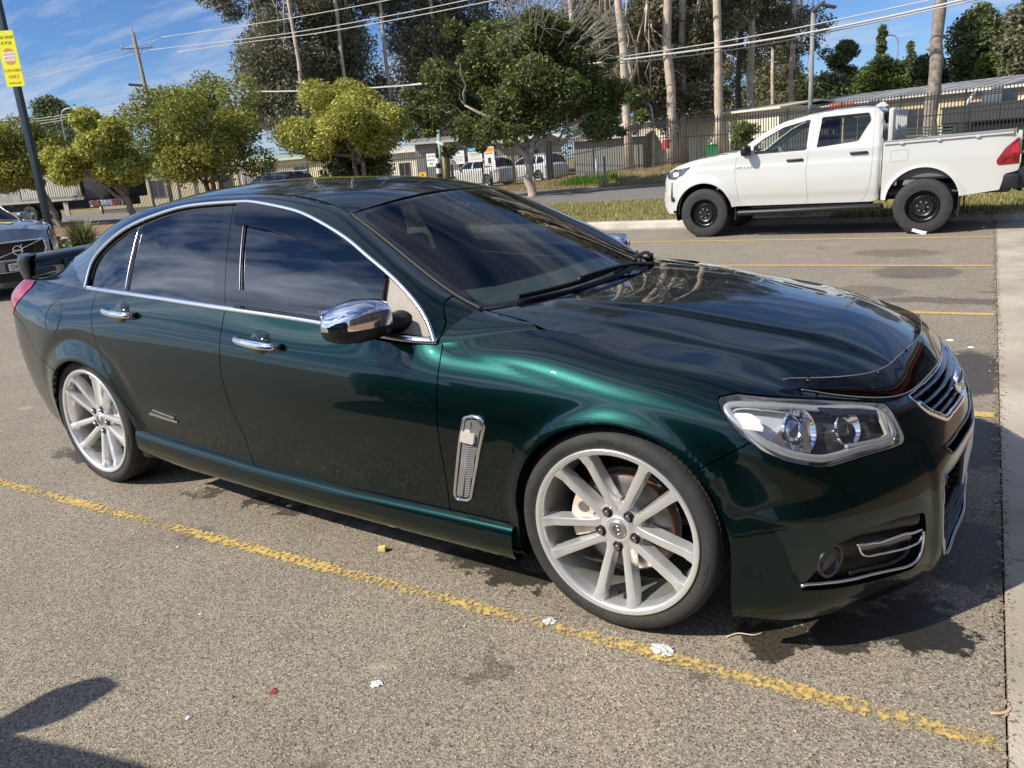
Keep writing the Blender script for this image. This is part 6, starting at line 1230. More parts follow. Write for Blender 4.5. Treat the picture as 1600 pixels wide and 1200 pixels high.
def tree(name, label, loc, trunk_h, crown_c, crown_r, nclump, csize, nleaf, leaf, lmat, tmat, tr=.14, lean=(0, 0), group=None, multi=1, shell=.5, asp=.5, droop=0, limbs=9, twigs=0, flat=1.0, clump_list=None):
    t = thing(name, label, 'tree', loc, 0, group); m = MB(); crown_c = np.asarray(crown_c, float); crown_r = np.asarray(crown_r, float)
    if clump_list is None:
        d = rng.normal(size=(nclump, 3)); d /= np.linalg.norm(d, axis=1)[:, None]; rr = .30 + .62 * rng.random(nclump) ** .6; C = crown_c + d * rr[:, None] * crown_r; C[:, 2] = np.where(C[:, 2] < crown_c[2] - crown_r[2] * .62, crown_c[2] - crown_r[2] * .5, C[:, 2]); S = csize * rng.uniform(.7, 1.3, nclump)
    else: C = np.array([c[:3] for c in clump_list], float); S = np.array([c[3] for c in clump_list])
    forks = []
    for q in range(multi):
        top = np.array([lean[0] + (q - (multi - 1) / 2) * .5, lean[1], trunk_h]); P, R = limb((0.0 + (q - (multi - 1) / 2) * .12, 0, -.15), top, tr, tr * .72, min(.025, .08 / max(trunk_h, .1)), 9); R[0] *= 1.35; m.tube(P, R, 10); forks.append(top)
    for k in rng.permutation(len(C))[:limbs]:
        f = forks[k % len(forks)]; P, R = limb(f - np.array([0, 0, .1]), C[k], tr * .55, tr * .12, .06); m.tube(P, R, 7)
        for _ in range(2): e = C[k] + rng.normal(0, .45, 3) * csize; P2, R2 = limb(P[4], e, tr * .22, tr * .05, .06, 5); m.tube(P2, R2, 5)
    m.obj('trunk', tmat, t, True)
    P = clumps(C, S, nleaf, shell); me = fast_mesh('crown', leaf_quads(P, leaf, .3, asp, droop), nleaf, 4, lmat); link('crown', me, t)
    if twigs:
        mt = MB(); k = 0
        while k < twigs:
            d = rng.normal(size=3); d[2] = abs(d[2]); d /= np.linalg.norm(d); 
            if d[0] * _r[0] + d[1] * _r[1] < -.25: continue
            base = crown_c + d * crown_r * .80; e = base + d * crown_r * .34 + np.array([0, 0, .25]); P, R = limb(base, e, .016, .005, .05, 5); mt.tube(P, R, 4, False)
            for _ in range(2): P2, R2 = limb(P[2], P[2] + (d + rng.normal(0, .5, 3)) * .6, .009, .003, .06, 4); mt.tube(P2, R2, 3, False)
            k += 1
        mt.obj('bare_twigs', mat('twig_grey', (.26, .23, .19), .9), t, True)
    return t
BARK = mat('grey_bark', (.20, .165, .13), .9, var=.25, vscale=7, bump=.5, bscale=30); PALE = mat('pale_gum_bark', (.44, .36, .28), .8, var=.22, vscale=2.2, bump=.3, bscale=14); TAN = mat('tan_bark', (.36, .30, .235), .9, var=.18, vscale=6, bump=.4, bscale=30); DKB = mat('dark_bark', (.09, .075, .06), .95, var=.3, vscale=4, bump=.5, bscale=20)
L_YEL = leaf_mat('yellow_green_leaves', [(.17, .21, .026), (.31, .33, .05), (.46, .44, .09), (.60, .56, .19)], .34); L_MID = leaf_mat('olive_leaves', [(.10, .135, .022), (.17, .20, .034), (.27, .27, .05), (.40, .34, .09)], .32); L_DARK = leaf_mat('dark_green_leaves', [(.048, .070, .020), (.09, .12, .032), (.145, .175, .05), (.22, .235, .085)], .3, .5)
L_GUM = leaf_mat('gum_leaves', [(.08, .088, .048), (.135, .138, .075), (.20, .192, .108), (.29, .265, .16)], .28); L_GUMB = leaf_mat('brown_gum_leaves', [(.09, .08, .035), (.16, .125, .052), (.25, .165, .065)], .28); L_FAR = leaf_mat('far_leaves', [(.065, .092, .036), (.11, .14, .05), (.17, .19, .075)], .22); L_FARY = leaf_mat('far_bright_leaves', [(.08, .12, .025), (.14, .18, .04)], .25)
def gpos(px, depth, zg=.1):
    d = ray(px, 300); p = CAM + depth * d; return np.array([p[0], p[1], zg])
def zat(py, px, depth): return at(px, py, depth)[2]
def street_trees():
    # two loose rounded crowns at the left, one broad olive crown, one bright round crown
    def rt(px, depth, x0, x1, y0, y1, lm, label, nleaf, seedtrunk, tm=BARK, ncl=34, lean=(0, 0), multi=1):
        g = gpos(px, depth, .1); sc = depth / FPX; cx = ((x0 + x1) / 2 - px) * sc; zt, zb = zat(y0, (x0 + x1) / 2, depth), zat(y1, (x0 + x1) / 2, depth); rx = (x1 - x0) / 2 * sc; rz = (zt - zb) / 2; off = _r * cx
        return tree('street_tree', label, g, max(zb - .1 + .25, .8), (off[0], off[1], (zt + zb) / 2 - .1), (rx, rx * .9, rz), ncl, rx * .27, nleaf, .15, lm, tm, .13, (off[0] * .3 + lean[0], off[1] * .3 + lean[1]), 'round crowned trees along the verge', multi, .45, .45)
    rt(84, 34, -60, 112, 190, 305, L_MID, 'olive tree behind the sign pole at the left edge', 26000, 1)
    rt(208, 27, 92, 232, 180, 318, L_YEL, 'pale yellow green tree in front of the flatbed truck', 26000, 2, ncl=30)
    rt(338, 33, 205, 446, 122, 292, L_MID, 'broad olive tree with several leaning trunks left of the power pole', 42000, 3, ncl=46, multi=3)
    rt(572, 33, 452, 650, 124, 262, L_YEL, 'bright yellow green round tree above the sedan roof', 36000, 4, ncl=38, multi=2)
    # underplanting below the round tree
    g = gpos(560, 34, .1); tree('shrub', 'leafy green shrub under the bright round tree', g, .5, (0, 0, 1.6), (1.9, 1.2, 1.0), 14, .6, 9000, .14, L_DARK, BARK, .05, limbs=6)
    # the big dark tree: forked pale trunk, dense lower crown, thin dead twigs on top
    dp = 31.0; g = at(832, 308, depth=dp); g[2] = .03; sc = dp / FPX; cl = []
    def C(px, py, rpx, dd=0.0):
        p = at(px + rng.normal(0, 6), py + rng.normal(0, 6), dp) + _f * dd - g; cl.append((p[0], p[1], p[2], rpx * sc * .74))
        for _ in range(3): q = p + rng.normal(0, 1, 3) * rpx * sc * .70; cl.append((q[0], q[1], max(q[2], 2.0), rpx * sc * rng.uniform(.16, .42)))
    for a in ((700,150,44),(690,110,38),(675,190,34),(720,205,40),(760,60,46),(745,110,52),(800,100,58,-1),(850,70,56,-1),(900,110,56),(925,150,48),(880,170,58,-1.3),(830,150,60,-1.6),(790,180,50,-1),(830,205,40,-1),(940,190,40),(900,60,40),(865,40,36),(800,45,40),(710,130,40,1.5),(820,120,60,1.5),(890,130,60,1.8),(740,170,50,1.5),(955,140,34),(770,210,34,-1.4),(660,150,28,.6),(800,222,24,-1.6),(925,205,30,-.8)): C(*a)
    t = tree('street_tree', 'dark green tree with forked pale trunk and bare twigs behind the windscreen', g, 1.9, (0, 0, 4.6), (3.7, 3.2, 2.9), 0, 1.3, 84000, .15, L_DARK, TAN, .19, (-.15, 0), None, 1, .35, .5, 0, 6, 190, clump_list=cl)
    m = MB(); P, R = limb((0, 0, 1.3), (-1.1 * _r[0], -1.1 * _r[1], 3.2), .13, .08, .03); m.tube(P, R, 9); P, R = limb((0, 0, 1.4), (.55 * _r[0], .55 * _r[1], 3.3), .12, .07, .03); m.tube(P, R, 9); m.obj('fork', TAN, t, True)
street_trees()
def gums():
    def gum(px, depth, topy, w_px, foli, label, tm=PALE, lm=L_GUM, nleaf=16000, leaf=.34, lean=0.0, zg=.4, limbs=8):
        x0_, x1_ = min(f[0] for f in foli), max(f[0] for f in foli); up_ = int(len(foli) * .9); foli = foli + [(rng.uniform(x0_ - 15, x1_ + 15), rng.uniform(-430, -50), rng.uniform(22, 40)) for _ in range(up_)]; nleaf = int(nleaf * 1.75); topy = -230
        g = gpos(px, depth, zg); sc = depth / FPX; h = zat(topy, px, depth) - zg; cl = []
        for x, y, r in foli: p = at(x, y, depth) - g; cl.append((*(p + _f * rng.uniform(-1.6, 1.6)), r * sc * 1.12))
        return tree('gum_tree', label, g, h, (0, 0, h), (2, 2, 2), 0, 1.6, nleaf, leaf, lm, tm, w_px * sc / 2, (lean * _r[0], lean * _r[1]), 'tall gum trees behind the fence', 1, .25, .35, .5, limbs, clump_list=cl)
    R = lambda x0, x1, y0, y1, n, r: [(rng.uniform(x0, x1), rng.uniform(y0, y1), r * rng.uniform(.6, 1.3)) for _ in range(n)]
    gum(492, 62, 30, 6, R(380, 500, -60, 215, 42, 30) + R(330, 400, -40, 40, 10, 22), 'tall dense gum filling the sky left of centre', nleaf=42000)
    gum(560, 66, 20, 6, R(470, 585, -60, 220, 40, 32), 'dense dark gum between the two bright round trees', nleaf=40000)
    gum(625, 70, 20, 6, R(560, 690, -70, 210, 42, 34), 'broad brownish gum above the power cable', lm=L_GUM, nleaf=40000)
    gum(700, 72, 10, 6, R(650, 800, -60, 120, 30, 32), 'gum with pale thin stems behind the dark tree', nleaf=26000)
    gum(985, 50, -40, 13, R(925, 1020, -40, 70, 14, 24) + R(940, 1010, 90, 190, 8, 18), 'straight pale gum trunk right of the dark tree', nleaf=16000, lean=-.6)
    gum(1052, 52, -30, 15, R(985, 1100, 90, 180, 18, 24) + R(1000, 1090, -30, 70, 12, 22), 'gum with forking pale trunk and brown hanging leaves', nleaf=24000, lean=-.5)
    gum(1068, 54, -40, 12, R(1040, 1110, -40, 60, 12, 22), 'slim pale gum close behind the forking gum', nleaf=11000)
    gum(1123, 52, -30, 13, R(1080, 1165, -30, 80, 16, 24) + R(1090, 1150, 90, 150, 5, 15), 'pale gum left of the two dark stems', nleaf=16000)
    gum(1153, 60, -20, 9, R(1130, 1190, -20, 110, 14, 20), 'dark stemmed gum above the truck bonnet', tm=DKB, nleaf=12000)
    gum(1171, 58, -20, 11, R(1150, 1230, -40, 70, 16, 24), 'gum with mottled trunk right of the dark stemmed gum', nleaf=13000)
    gum(1232, 66, 40, 7, R(1215, 1300, 10, 90, 16, 17) + R(1225, 1265, 100, 150, 6, 12), 'leaning slender gum left of the floodlight pole', nleaf=12000, lean=.5)
    gum(1205, 70, 60, 6, R(1180, 1235, 60, 160, 16, 20), 'bushy gum behind the truck windscreen', nleaf=11000)
    gum(905, 75, 0, 9, R(880, 1000, 10, 195, 34, 30), 'hazy gum filling the gap beside the dark tree', nleaf=34000)
    gum(1095, 78, 20, 8, R(990, 1190, 20, 192, 48, 30), 'dark background gum behind the pale trunks', nleaf=44000)
    # dead trunk with stubs
    g = gpos(1446, 42, .6); t = thing('dead_trunk', 'bare dead tree trunk rising behind the truck tray', 'tree', g); m = MB(); z1 = zat(-60, 1449, 42) - .6
    P = np.c_[np.linspace(0, .12, 14), np.zeros(14), np.linspace(-.2, z1, 14)]; P[:, :2] += rng.normal(0, .035, (14, 2)); m.tube(P, np.linspace(.36, .25, 14) * (1 + .08 * np.sin(np.arange(14) * 2.3)), 14)
    for z, s in ((3.9, 1), (4.7, -1), (5.2, 1)): m.tube([(0, 0, z), (s * _r[0] * .45, s * _r[1] * .45, z + .12)], [.13, .09], 8)
    m.obj('trunk', mat('weathered_bark', (.22, .185, .155), .95, var=.4, vscale=3.5, bump=.6, bscale=18), t, True)
def far_trees():
    def ft(px, depth, x0, x1, y0, y1, n, lm, label, ncl=16, cone=False, leaf=.35, tm=DKB):
        g = gpos(px, depth, 0); sc = depth / FPX; zt, zb = zat(y0, px, depth), zat(y1, px, depth); rx = (x1 - x0) / 2 * sc; cl = []
        off = _r * (((x0 + x1) / 2 - px) * sc)
        ncl = int(ncl * 1.6); n = int(n * 1.5)
        for i in range(ncl):
            t = rng.random(); a = rng.uniform(0, 2 * math.pi); k = (1 - t) if cone else math.sqrt(max(.08, 1 - (2 * t - 1) ** 2)); q = rx * k * rng.uniform(.2, .8); cl.append((off[0] + math.cos(a) * q, off[1] + math.sin(a) * q, zb + (zt - zb) * (.04 + .9 * t), max(.6, rx * (.40 if not cone else .52 * (1.15 - t)))))
        return tree('distant_tree', label, g, zb + (zt - zb) * .3, (0, 0, zb), (1, 1, 1), 0, 1, n, leaf, lm, tm, .25, (0, 0), 'distant trees beyond the sheds', 1, .3, .5, 0, 5, clump_list=cl)
    ft(1302, 95, 1282, 1338, 72, 175, 7000, L_FAR, 'dark bushy far tree right of the floodlight pole')
    ft(1366, 110, 1346, 1386, 46, 135, 5000, L_FAR, 'pointed conical tree standing alone against the clouds', 22, True)
    ft(1408, 120, 1393, 1424, 72, 130, 3500, L_FAR, 'small pointed far tree right of the conical one', 16, True)
    ft(1350, 85, 1318, 1420, 108, 168, 9000, L_FARY, 'light green rounded bush line behind the long shed', 20)
    ft(1290, 90, 1245, 1325, 120, 175, 6000, L_FAR, 'dull green bush behind the floodlight pole foot', 14)
    ft(1430, 80, 1400, 1470, 95, 150, 6000, L_FAR, 'green bush left of the dead trunk', 12)
    ft(1510, 75, 1462, 1560, 25, 150, 17000, L_FAR, 'large spreading far tree right of the dead trunk', 34)
    ft(1590, 62, 1545, 1660, 0, 150, 17000, L_GUM, 'gum at the right edge above the shed roof', 32)
    ft(1540, 70, 1500, 1580, 95, 140, 6000, L_FARY, 'bright green shrub behind the shed roof', 14)
    ft(95, 90, 60, 142, 160, 215, 6000, L_FAR, 'small dark far tree above the left street trees', 14)
    ft(130, 80, -20, 240, 205, 300, 14000, L_FAR, 'low far trees behind the flatbed truck', 26)
    ft(700, 85, 600, 960, 60, 245, 24000, L_GUM, 'background gum behind the dark tree', 34)
    ft(1230, 80, 1140, 1290, 130, 190, 10000, L_FAR, 'far scrub behind the truck cab', 20)
gums(); far_trees()
def plants():
    # strap-leaved clump at the left, shrub at the right edge
    g = at(122, 345, depth=16.0); g[2] = 0; t = thing('strap_leaf_plant', 'tufted strap leaf plant with pale tips behind the spoiler', 'plant', g); n = 520; a = rng.uniform(0, 2 * math.pi, n); V = []; 
    for i in range(n):
        r = rng.uniform(.0, .16); L_ = rng.uniform(.65, 1.12); out = rng.uniform(.10, .42); b = np.array([r * math.cos(a[i]), r * math.sin(a[i]), 0]); d = np.array([math.cos(a[i]), math.sin(a[i]), 0]); s = np.array([-d[1], d[0], 0]) * .009
        p1 = b + d * out * .35 + np.array([0, 0, L_ * .62]); p2 = b + d * out + np.array([0, 0, L_ * (.95 - out * .4)]); V += [b - s, b + s, p1 + s, p1 - s, p1 - s, p1 + s, p2 + s * .2, p2 - s * .2]
    link('leaves', fast_mesh('leaves', np.array(V), n * 2, 4, leaf_mat('strap_leaves', [(.10, .14, .03), (.20, .20, .06), (.40, .34, .16)], .25)), t)
    P = clumps([(0, 0, .35), (.3, .1, .3), (-.28, .1, .28), (.1, -.3, .25)], [.36, .3, .3, .28], 1500, .5); link('low_foliage', fast_mesh('low_foliage', leaf_quads(P, .09), 1500, 4, leaf_mat('low_green', [(.05, .09, .02), (.10, .15, .04)], .25)), t)
    for px, py, dep, lab in ((60, 352, 17.5, 'pale dry grass tuft beside the sign pole foot'),):
        g = at(px, py, depth=dep); g[2] = 0; q = copy_tree(t, g, 1.3, label=lab)
    g = at(1606, 300, depth=13.6); g[2] = .1; tree('shrub', 'glossy dark green shrub at the right edge behind the truck', g, .4, (0, 0, .72), (.62, .6, .66), 16, .26, 5200, .085, leaf_mat('shrub_leaves', [(.015, .035, .010), (.03, .07, .016), (.07, .12, .03), (.15, .21, .06)], .2, .35), BARK, .03, limbs=8)
    n = 900; x = rng.uniform(-1.4, 2.0, n); y = np.full(n, KY + .12) + rng.normal(0, .12, n); P = np.c_[x * _c - y * _s, x * _s + y * _c]; link('kerb_grass', fast_mesh('kerb_grass', blades(n, P[:, 0], P[:, 1], np.full(n, .10), .16, .012), n, 3, LG_GRASS), None, label='rough grass tufts along the kerb behind the truck', category='grass', kind='stuff')
    c = at(905, 200, depth=44); 
plants()
# ================================================================== fences, sheds, poles, far vehicles
FENCE = mat('dark_grey_fence_steel', (.040, .042, .047), .5, .2); FENCEB = mat('black_fence_steel', (.022, .022, .024), .5, .2)
def pick_mesh(h, w=.034, d=.034):
    m = MB(); m.bx(-w / 2, w / 2, -d / 2, d / 2, 0, h); V = np.array(m.V); V = np.vstack([V, [(0, 0, h + .05)]]); F = [f for f in m.F if f != m.F[1]] + [(4, 5, 8), (5, 6, 8), (6, 7, 8), (7, 4, 8)]
    return V, F
def fence(name, label, pts, h, step, post_every, m, rails=(.22, .82), group=None, pw=.034, cap=None):
    """pts: ground points (x, y, z) along the fence"""
    P = np.array(pts, float); root = thing(name, label, 'fence', P[0], 0, group); O = P[0]; V, F = pick_mesh(h, pw, pw); pm = mesh_of('picket', V, F, False, [m]); mb = MB(); mb.bx(-.04, .04, -.04, .04, -.2, h + .06); qm = mesh_of('post', mb.V, mb.F, False, [m])
    seg = np.linalg.norm(np.diff(P, axis=0)[:, :2], axis=1); cum = np.r_[0, np.cumsum(seg)]; S = np.arange(0, cum[-1], step); X = np.array([np.interp(S, cum, P[:, i]) for i in range(3)]).T
    for i, x in enumerate(X):
        k = min(np.searchsorted(cum, S[i], 'right') - 1, len(seg) - 1); a = math.atan2(*(P[k + 1] - P[k])[[1, 0]])
        if i % post_every == 0: link('post', qm, root, x - O, (0, 0, a))
        else: link('picket', pm, root, x - O + np.array([0, 0, .06]), (0, 0, a))
    for f in rails:
        for k in range(len(seg)):
            a, b = P[k] - O, P[k + 1] - O; mb = MB(); d = b - a; n = np.array([-d[1], d[0], 0]); n /= np.linalg.norm(n); z = np.array([0, 0, 1.0]); hh = .022; q = [a + n * .012 * s + z * (h * f + t * hh) for s, t in ((-1, -1), (1, -1), (1, 1), (-1, 1))] + [b + n * .012 * s + z * (h * f + t * hh) for s, t in ((-1, -1), (1, -1), (1, 1), (-1, 1))]
            obj('rail', q, [(0, 1, 2, 3), (4, 7, 6, 5), (0, 4, 5, 1), (1, 5, 6, 2), (2, 6, 7, 3), (3, 7, 4, 0)], m, root)
    return root
def g_at(px, depth, z): p = CAM + depth * ray(px, 300); return np.array([p[0], p[1], z])
def fp(px, topy, depth, h): z = at(px, topy, depth)[2] - h; p = at(px, topy, depth); return np.array([p[0], p[1], z])
RF = [fp(858, 222, 42, 2.3), fp(1020, 188, 39.5, 2.3), fp(1181, 177, 37.5, 2.3), fp(1377, 154, 34, 2.3), fp(1605, 131, 31, 2.3)]
fence('steel_fence', 'dark steel picket fence behind the white truck', RF, 2.3, .128, 19, FENCEB, (.10, .62, .90, .93, .96))
LF = [fp(150, 284, 52, 2.1), fp(330, 270, 48, 2.1), fp(488, 255, 46, 2.1), fp(690, 237, 45, 2.1)]
fence('steel_fence', 'grey picket fence in front of the cream building', LF, 2.1, .125, 19, FENCE, (.12, .90))
# outer fence with shadowed cap in front of the long shed
def gate():
    a = fp(703, 238, 43.5, 2.2); b = fp(852, 224, 42.2, 2.2); a[2] = b[2] = .05; O = a; t = thing('sliding_gate', 'dark steel sliding gate hung with notice boards', 'gate', a); d = b - a; L_ = np.linalg.norm(d); ang = math.atan2(d[1], d[0]); t.rotation_euler = (0, 0, ang)
    V, F = pick_mesh(1.95); pm = mesh_of('picket', V, F, False, [FENCE])
    for i in range(int(L_ / .13)): link('picket', pm, t, (.08 + i * .13, 0, .15))
    for z in (.12, 2.10): m = MB(); m.bx(0, L_, -.03, .03, z - .05, z + .05); m.obj('rail', FENCE, t)
    for x in (0, L_ * .33, L_ * .66, L_): m = MB(); m.bx(x - .05, x + .05, -.045, .045, 0, 2.2); m.obj('stile', FENCE, t)
    m = MB(); m.bx(L_ + .08, L_ + .30, -.12, .12, -.1, 2.45); m.obj('gate_post', FENCEB, t); m = MB(); m.bx(-.35, -.12, -.12, .12, -.1, 2.5); m.obj('gate_post', FENCEB, t)
    m = MB(); m.bx(-.3, L_ + 4, -.06, .10, -.02, .10); m.obj('gate_track', mat('rusty_track', (.20, .07, .05), .8), t)
    return t, O, ang, L_
GT, GO, GA, GL = gate()
def board(name, label, px, py, depth, w, h, parts, cat='sign', face=None):
    """flat notice board facing the car park; parts: (text, size, dy, colour) or ('rect', w, h, dy, colour)"""
    c = at(px, py, depth); t = thing(name, label, cat, c, GA if face is None else face); V, F = boxmesh((w, .012, h), 0); obj('panel', V, F, mat('sign_white', (.74, .74, .73), .5), t)
    for q in parts:
        if q[0] == 'rect': V, F = boxmesh((q[1], .006, q[2])); obj('printed_band', V + np.array([q[5] if len(q) > 5 else 0, -.008, q[3]]), F, mat('print_%s' % q[4][0], q[4][1], .5), t)
        else:
            V, F = text_mesh(q[0], q[1], .001); V = np.c_[V[:, 0], -V[:, 2] - .014, V[:, 1] + q[2]]; obj('lettering', V, F, mat('print_%s' % q[3][0], q[3][1], .5), t)
    return t
BLU = ('blue', (.03, .28, .55)); ORG = ('orange', (.80, .33, .03)); BLK = ('black', (.03, .03, .03)); RED = ('red', (.55, .05, .05)); GRN = ('green', (.03, .28, .10)); WHT = ('white', (.8, .8, .8)); GRY = ('grey', (.35, .35, .36))
board('notice_board', 'white notice board with red mark on the sliding gate', 714, 246, 43.0, .80, .70, [('rect', .14, .12, .22, RED, -.24)] + [('rect', .62, .022, .05 - .075 * i, GRY) for i in range(4)] + [('rect', .34, .04, .22, GRY, .08)])
board('notice_board', 'blue headed notice board on the sliding gate', 741.5, 242, 42.8, .80, .74, [('rect', .79, .20, .27, BLU), ('NOTICE', .17, .27, WHT), ('rect', .60, .03, .10, GRY), ('rect', .62, .03, .03, RED), ('rect', .5, .03, -.05, GRY), ('rect', .6, .02, -.16, GRY), ('rect', .6, .02, -.24, GRY)])
board('notice_board', 'orange headed warning board on the sliding gate', 764, 244, 42.6, .56, 1.0, [('rect', .50, .22, .35, ORG), ('rect', .40, .05, .16, RED), ('rect', .16, .30, -.22, BLK), ('rect', .34, .03, -.42, GRY)])
board('parking_sign', 'small white visitors parking sign beside the striped bollard', 673, 250, 43.5, .52, .70, [('VISITORS', .105, .20, RED), ('PARKING', .11, .0, GRN), ('rect', .20, .05, -.20, BLK)])
board('warning_sign', 'small yellow warning sign low on the picket fence', 660, 273, 43.2, .42, .26, [('rect', .415, .255, 0, ('yellow', (.75, .45, .03))), ('rect', .12, .10, 0, BLK)])
board('wall_sign', 'white sign with blue corner on the cream building', 627, 251, 57, 1.15, .85, [('rect', .22, .16, .05, BLU, .36), ('rect', .7, .05, -.10, GRY), ('rect', .6, .05, .2, GRY)])
def bollard():
    g = at(686, 278, depth=43.0); t = thing('striped_post', 'black and white banded post beside the gate', 'post', g); z = 0.0
    for i in range(7): m = MB(); m.cyl((0, 0, -.3 + i * .27), (0, 0, -.03 + i * .27), .13 if i < 5 else .09, 14); m.obj('band', mat('post_black', (.02, .02, .02), .5) if i % 2 or i > 4 else mat('post_white', (.72, .72, .70), .5), t, 40)
    g = at(695, 262, depth=43.3); t = thing('timber_post', 'weathered timber gate post with camera on top', 'post', g); m = MB(); m.cyl((0, 0, -1), (0, 0, 1.05), .13, 10); m.obj('post', mat('weathered_timber', (.30, .25, .13), .9, var=.2, vscale=6), t, True); m = MB(); m.box((-.15, -.05, 1.3), (.42, .16, .16), .5, .03, 0, .5); m.obj('camera_box', WHITE, t, True)
    g = gpos(693, 46, 0); t = thing('lamp_post', 'pale green steel post behind the gate', 'post', g); m = MB(); m.cyl((0, 0, 0), (0, 0, zat(203, 693, 46)), .10, 12); m.obj('post', mat('pale_green_steel', (.22, .33, .26), .6), t, True)
    for px, d, lab in ((945, 35, 'thin steel sign post standing in the bank by the road'), (932, 37, 'short steel stub post on the bank')):
        g = at(px, 290 if px == 945 else 274, depth=d); t = thing('steel_post', lab, 'post', g); m = MB(); m.cyl((0, 0, -.5), (0, 0, 1.25 if px == 945 else .75), .05, 10); m.obj('post', mat('galvanised_steel', (.30, .31, .32), .5, .5), t, True)
bollard()
# ------------------------------------------------------------------ buildings
CREAM = mat('cream_wall', (.62, .54, .34), .85, var=.06, vscale=1.5); CREAM2 = mat('pale_cream_wall', (.66, .61, .47), .85, var=.08, vscale=1.2); ROOFG = mat('pale_green_roof', (.40, .46, .38), .6); ROOFW = mat('weathered_metal_roof', (.26, .26, .25), .55, .2, var=.35, vscale=.7); WINB = mat('window_dark_glass', (.03, .035, .04), .08)
def shed(name, label, p0, p1, z0, h, depth, wall, roof, rise=.7, wins=(), over=.35, doors=()):
    p0, p1 = np.asarray(p0, float), np.asarray(p1, float); d = p1[:2] - p0[:2]; L_ = np.linalg.norm(d); a = math.atan2(d[1], d[0]); t = thing(name, label, 'building', (p0[0], p0[1], z0), a)
    m = MB(); m.bx(0, L_, 0, depth, -.6, h); m.obj('wall', wall, t)
    V = [(-over, -over, h - .06), (L_ + over, -over, h - .06), (L_ + over, depth / 2, h + rise), (-over, depth / 2, h + rise), (-over, depth + over, h - .06), (L_ + over, depth + over, h - .06)]; V = np.vstack([V, np.array(V) - [0, 0, .10]]); r = obj('roof', V, [(0, 1, 2, 3), (3, 2, 5, 4), (6, 9, 8, 7), (9, 10, 11, 8), (0, 6, 7, 1), (1, 7, 8, 2), (2, 8, 11, 5), (5, 11, 10, 4), (4, 10, 9, 3), (3, 9, 6, 0)], roof, t)
    me = None
    for i in range(int(L_ / .8)):
        if me is None: mb = MB(); q0 = np.array([0, -over, h - .05]); q1 = np.array([0, depth / 2, h + rise + .01]); mb.tube([q0, q1], .022, 4); me = mesh_of('roof_rib', mb.V, mb.F, False, [roof])
        link('roof_rib', me, r, (i * .8, 0, .0))
    m = MB(); m.bx(-over, L_ + over, -over - .12, -over, h - .16, h - .03); m.obj('gutter', ROOFG if roof is ROOFG else mat('gutter_pale', (.55, .52, .44), .6), t)
    for x, z, w, hh in wins:
        wn = link('window', None, t, (x, 0, z)); m = MB(); m.bx(-w / 2, w / 2, -.03, .02, -hh / 2, hh / 2); m.obj('pane', WINB, wn)
        for b in ((-w / 2 - .04, -w / 2 + .02, -hh / 2 - .04, hh / 2 + .04), (w / 2 - .02, w / 2 + .04, -hh / 2 - .04, hh / 2 + .04), (-w / 2, w / 2, hh / 2 - .02, hh / 2 + .04), (-w / 2, w / 2, -hh / 2 - .05, -hh / 2 + .02), (-.02, .02, -hh / 2, hh / 2)): m = MB(); m.bx(b[0], b[1], -.06, .0, b[2], b[3]); m.obj('frame', mat('window_frame_brown', (.22, .15, .12), .6), wn)
    for x, w, hh in doors: m = MB(); m.bx(x - w / 2, x + w / 2, -.04, .02, 0, hh); m.obj('door', mat('grey_door', (.25, .26, .27), .6), t)
    return t
shed('office_building', 'low cream building with pale green roof edge behind the left fence', g_at(150, 66, 0), g_at(575, 58, 0), -.2, 3.1, 8, CREAM, ROOFG, .5, [(3.0, 1.55, 1.4, 1.3), (6.5, 1.55, 1.4, 1.3), (13.2, 1.55, 1.4, 1.3), (17.4, 1.7, 1.1, 1.5), (20.1, 1.7, 1.0, 1.4)], doors=[(15.3, .9, 2.1)])
shed('site_office', 'cream gate office with open verandah left of the notice boards', g_at(566, 57, 0), g_at(672, 55, 0), -.2, 2.9, 6, CREAM2, mat('dull_white_roof', (.52, .52, .48), .6), .4, [(1.8, 1.6, 1.5, 1.0), (3.7, 1.5, .8, 1.1)])
shed('grey_shed', 'grey ribbed metal shed behind the striped post', g_at(655, 53, 0), g_at(720, 53, 0), -.2, 3.3, 5, mat('grey_ribbed_wall', (.27, .255, .23), .7, var=.1, vscale=8), ROOFW, .3)
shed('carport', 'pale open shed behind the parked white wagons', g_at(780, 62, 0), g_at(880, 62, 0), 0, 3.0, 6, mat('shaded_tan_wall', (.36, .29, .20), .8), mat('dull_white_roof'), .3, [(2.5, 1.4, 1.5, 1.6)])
shed('depot_building', 'long cream depot building behind the pale gum trunks', g_at(968, 60, .2), g_at(1215, 50, .4), .2, 3.3, 9, CREAM2, mat('cream_metal_roof', (.46, .42, .33), .6, var=.2, vscale=.6), .35, [(2.2, 1.7, 1.2, 1.2), (5.5, 1.7, 1.2, 1.2)])
shed('water_tank_shed', 'grey rendered block beside the straight pale gum', g_at(900, 58, .1), g_at(1005, 56, .3), .1, 2.5, 4, mat('grey_render', (.20, .20, .18), .9), mat('cream_metal_roof'), .3)
shed('long_shed', 'long shed with weathered metal roof behind the truck tray', g_at(1240, 54, .4), g_at(1720, 40, .4), .4, 3.0, 11, mat('tan_shed_wall', (.50, .40, .25), .85, var=.08, vscale=1), ROOFW, .75, [(4.5, 1.5, 1.8, 1.5), (8.3, 1.5, 1.8, 1.5), (12.0, 1.5, 2.2, 1.6), (15.5, 1.4, 2.2, 1.6)])
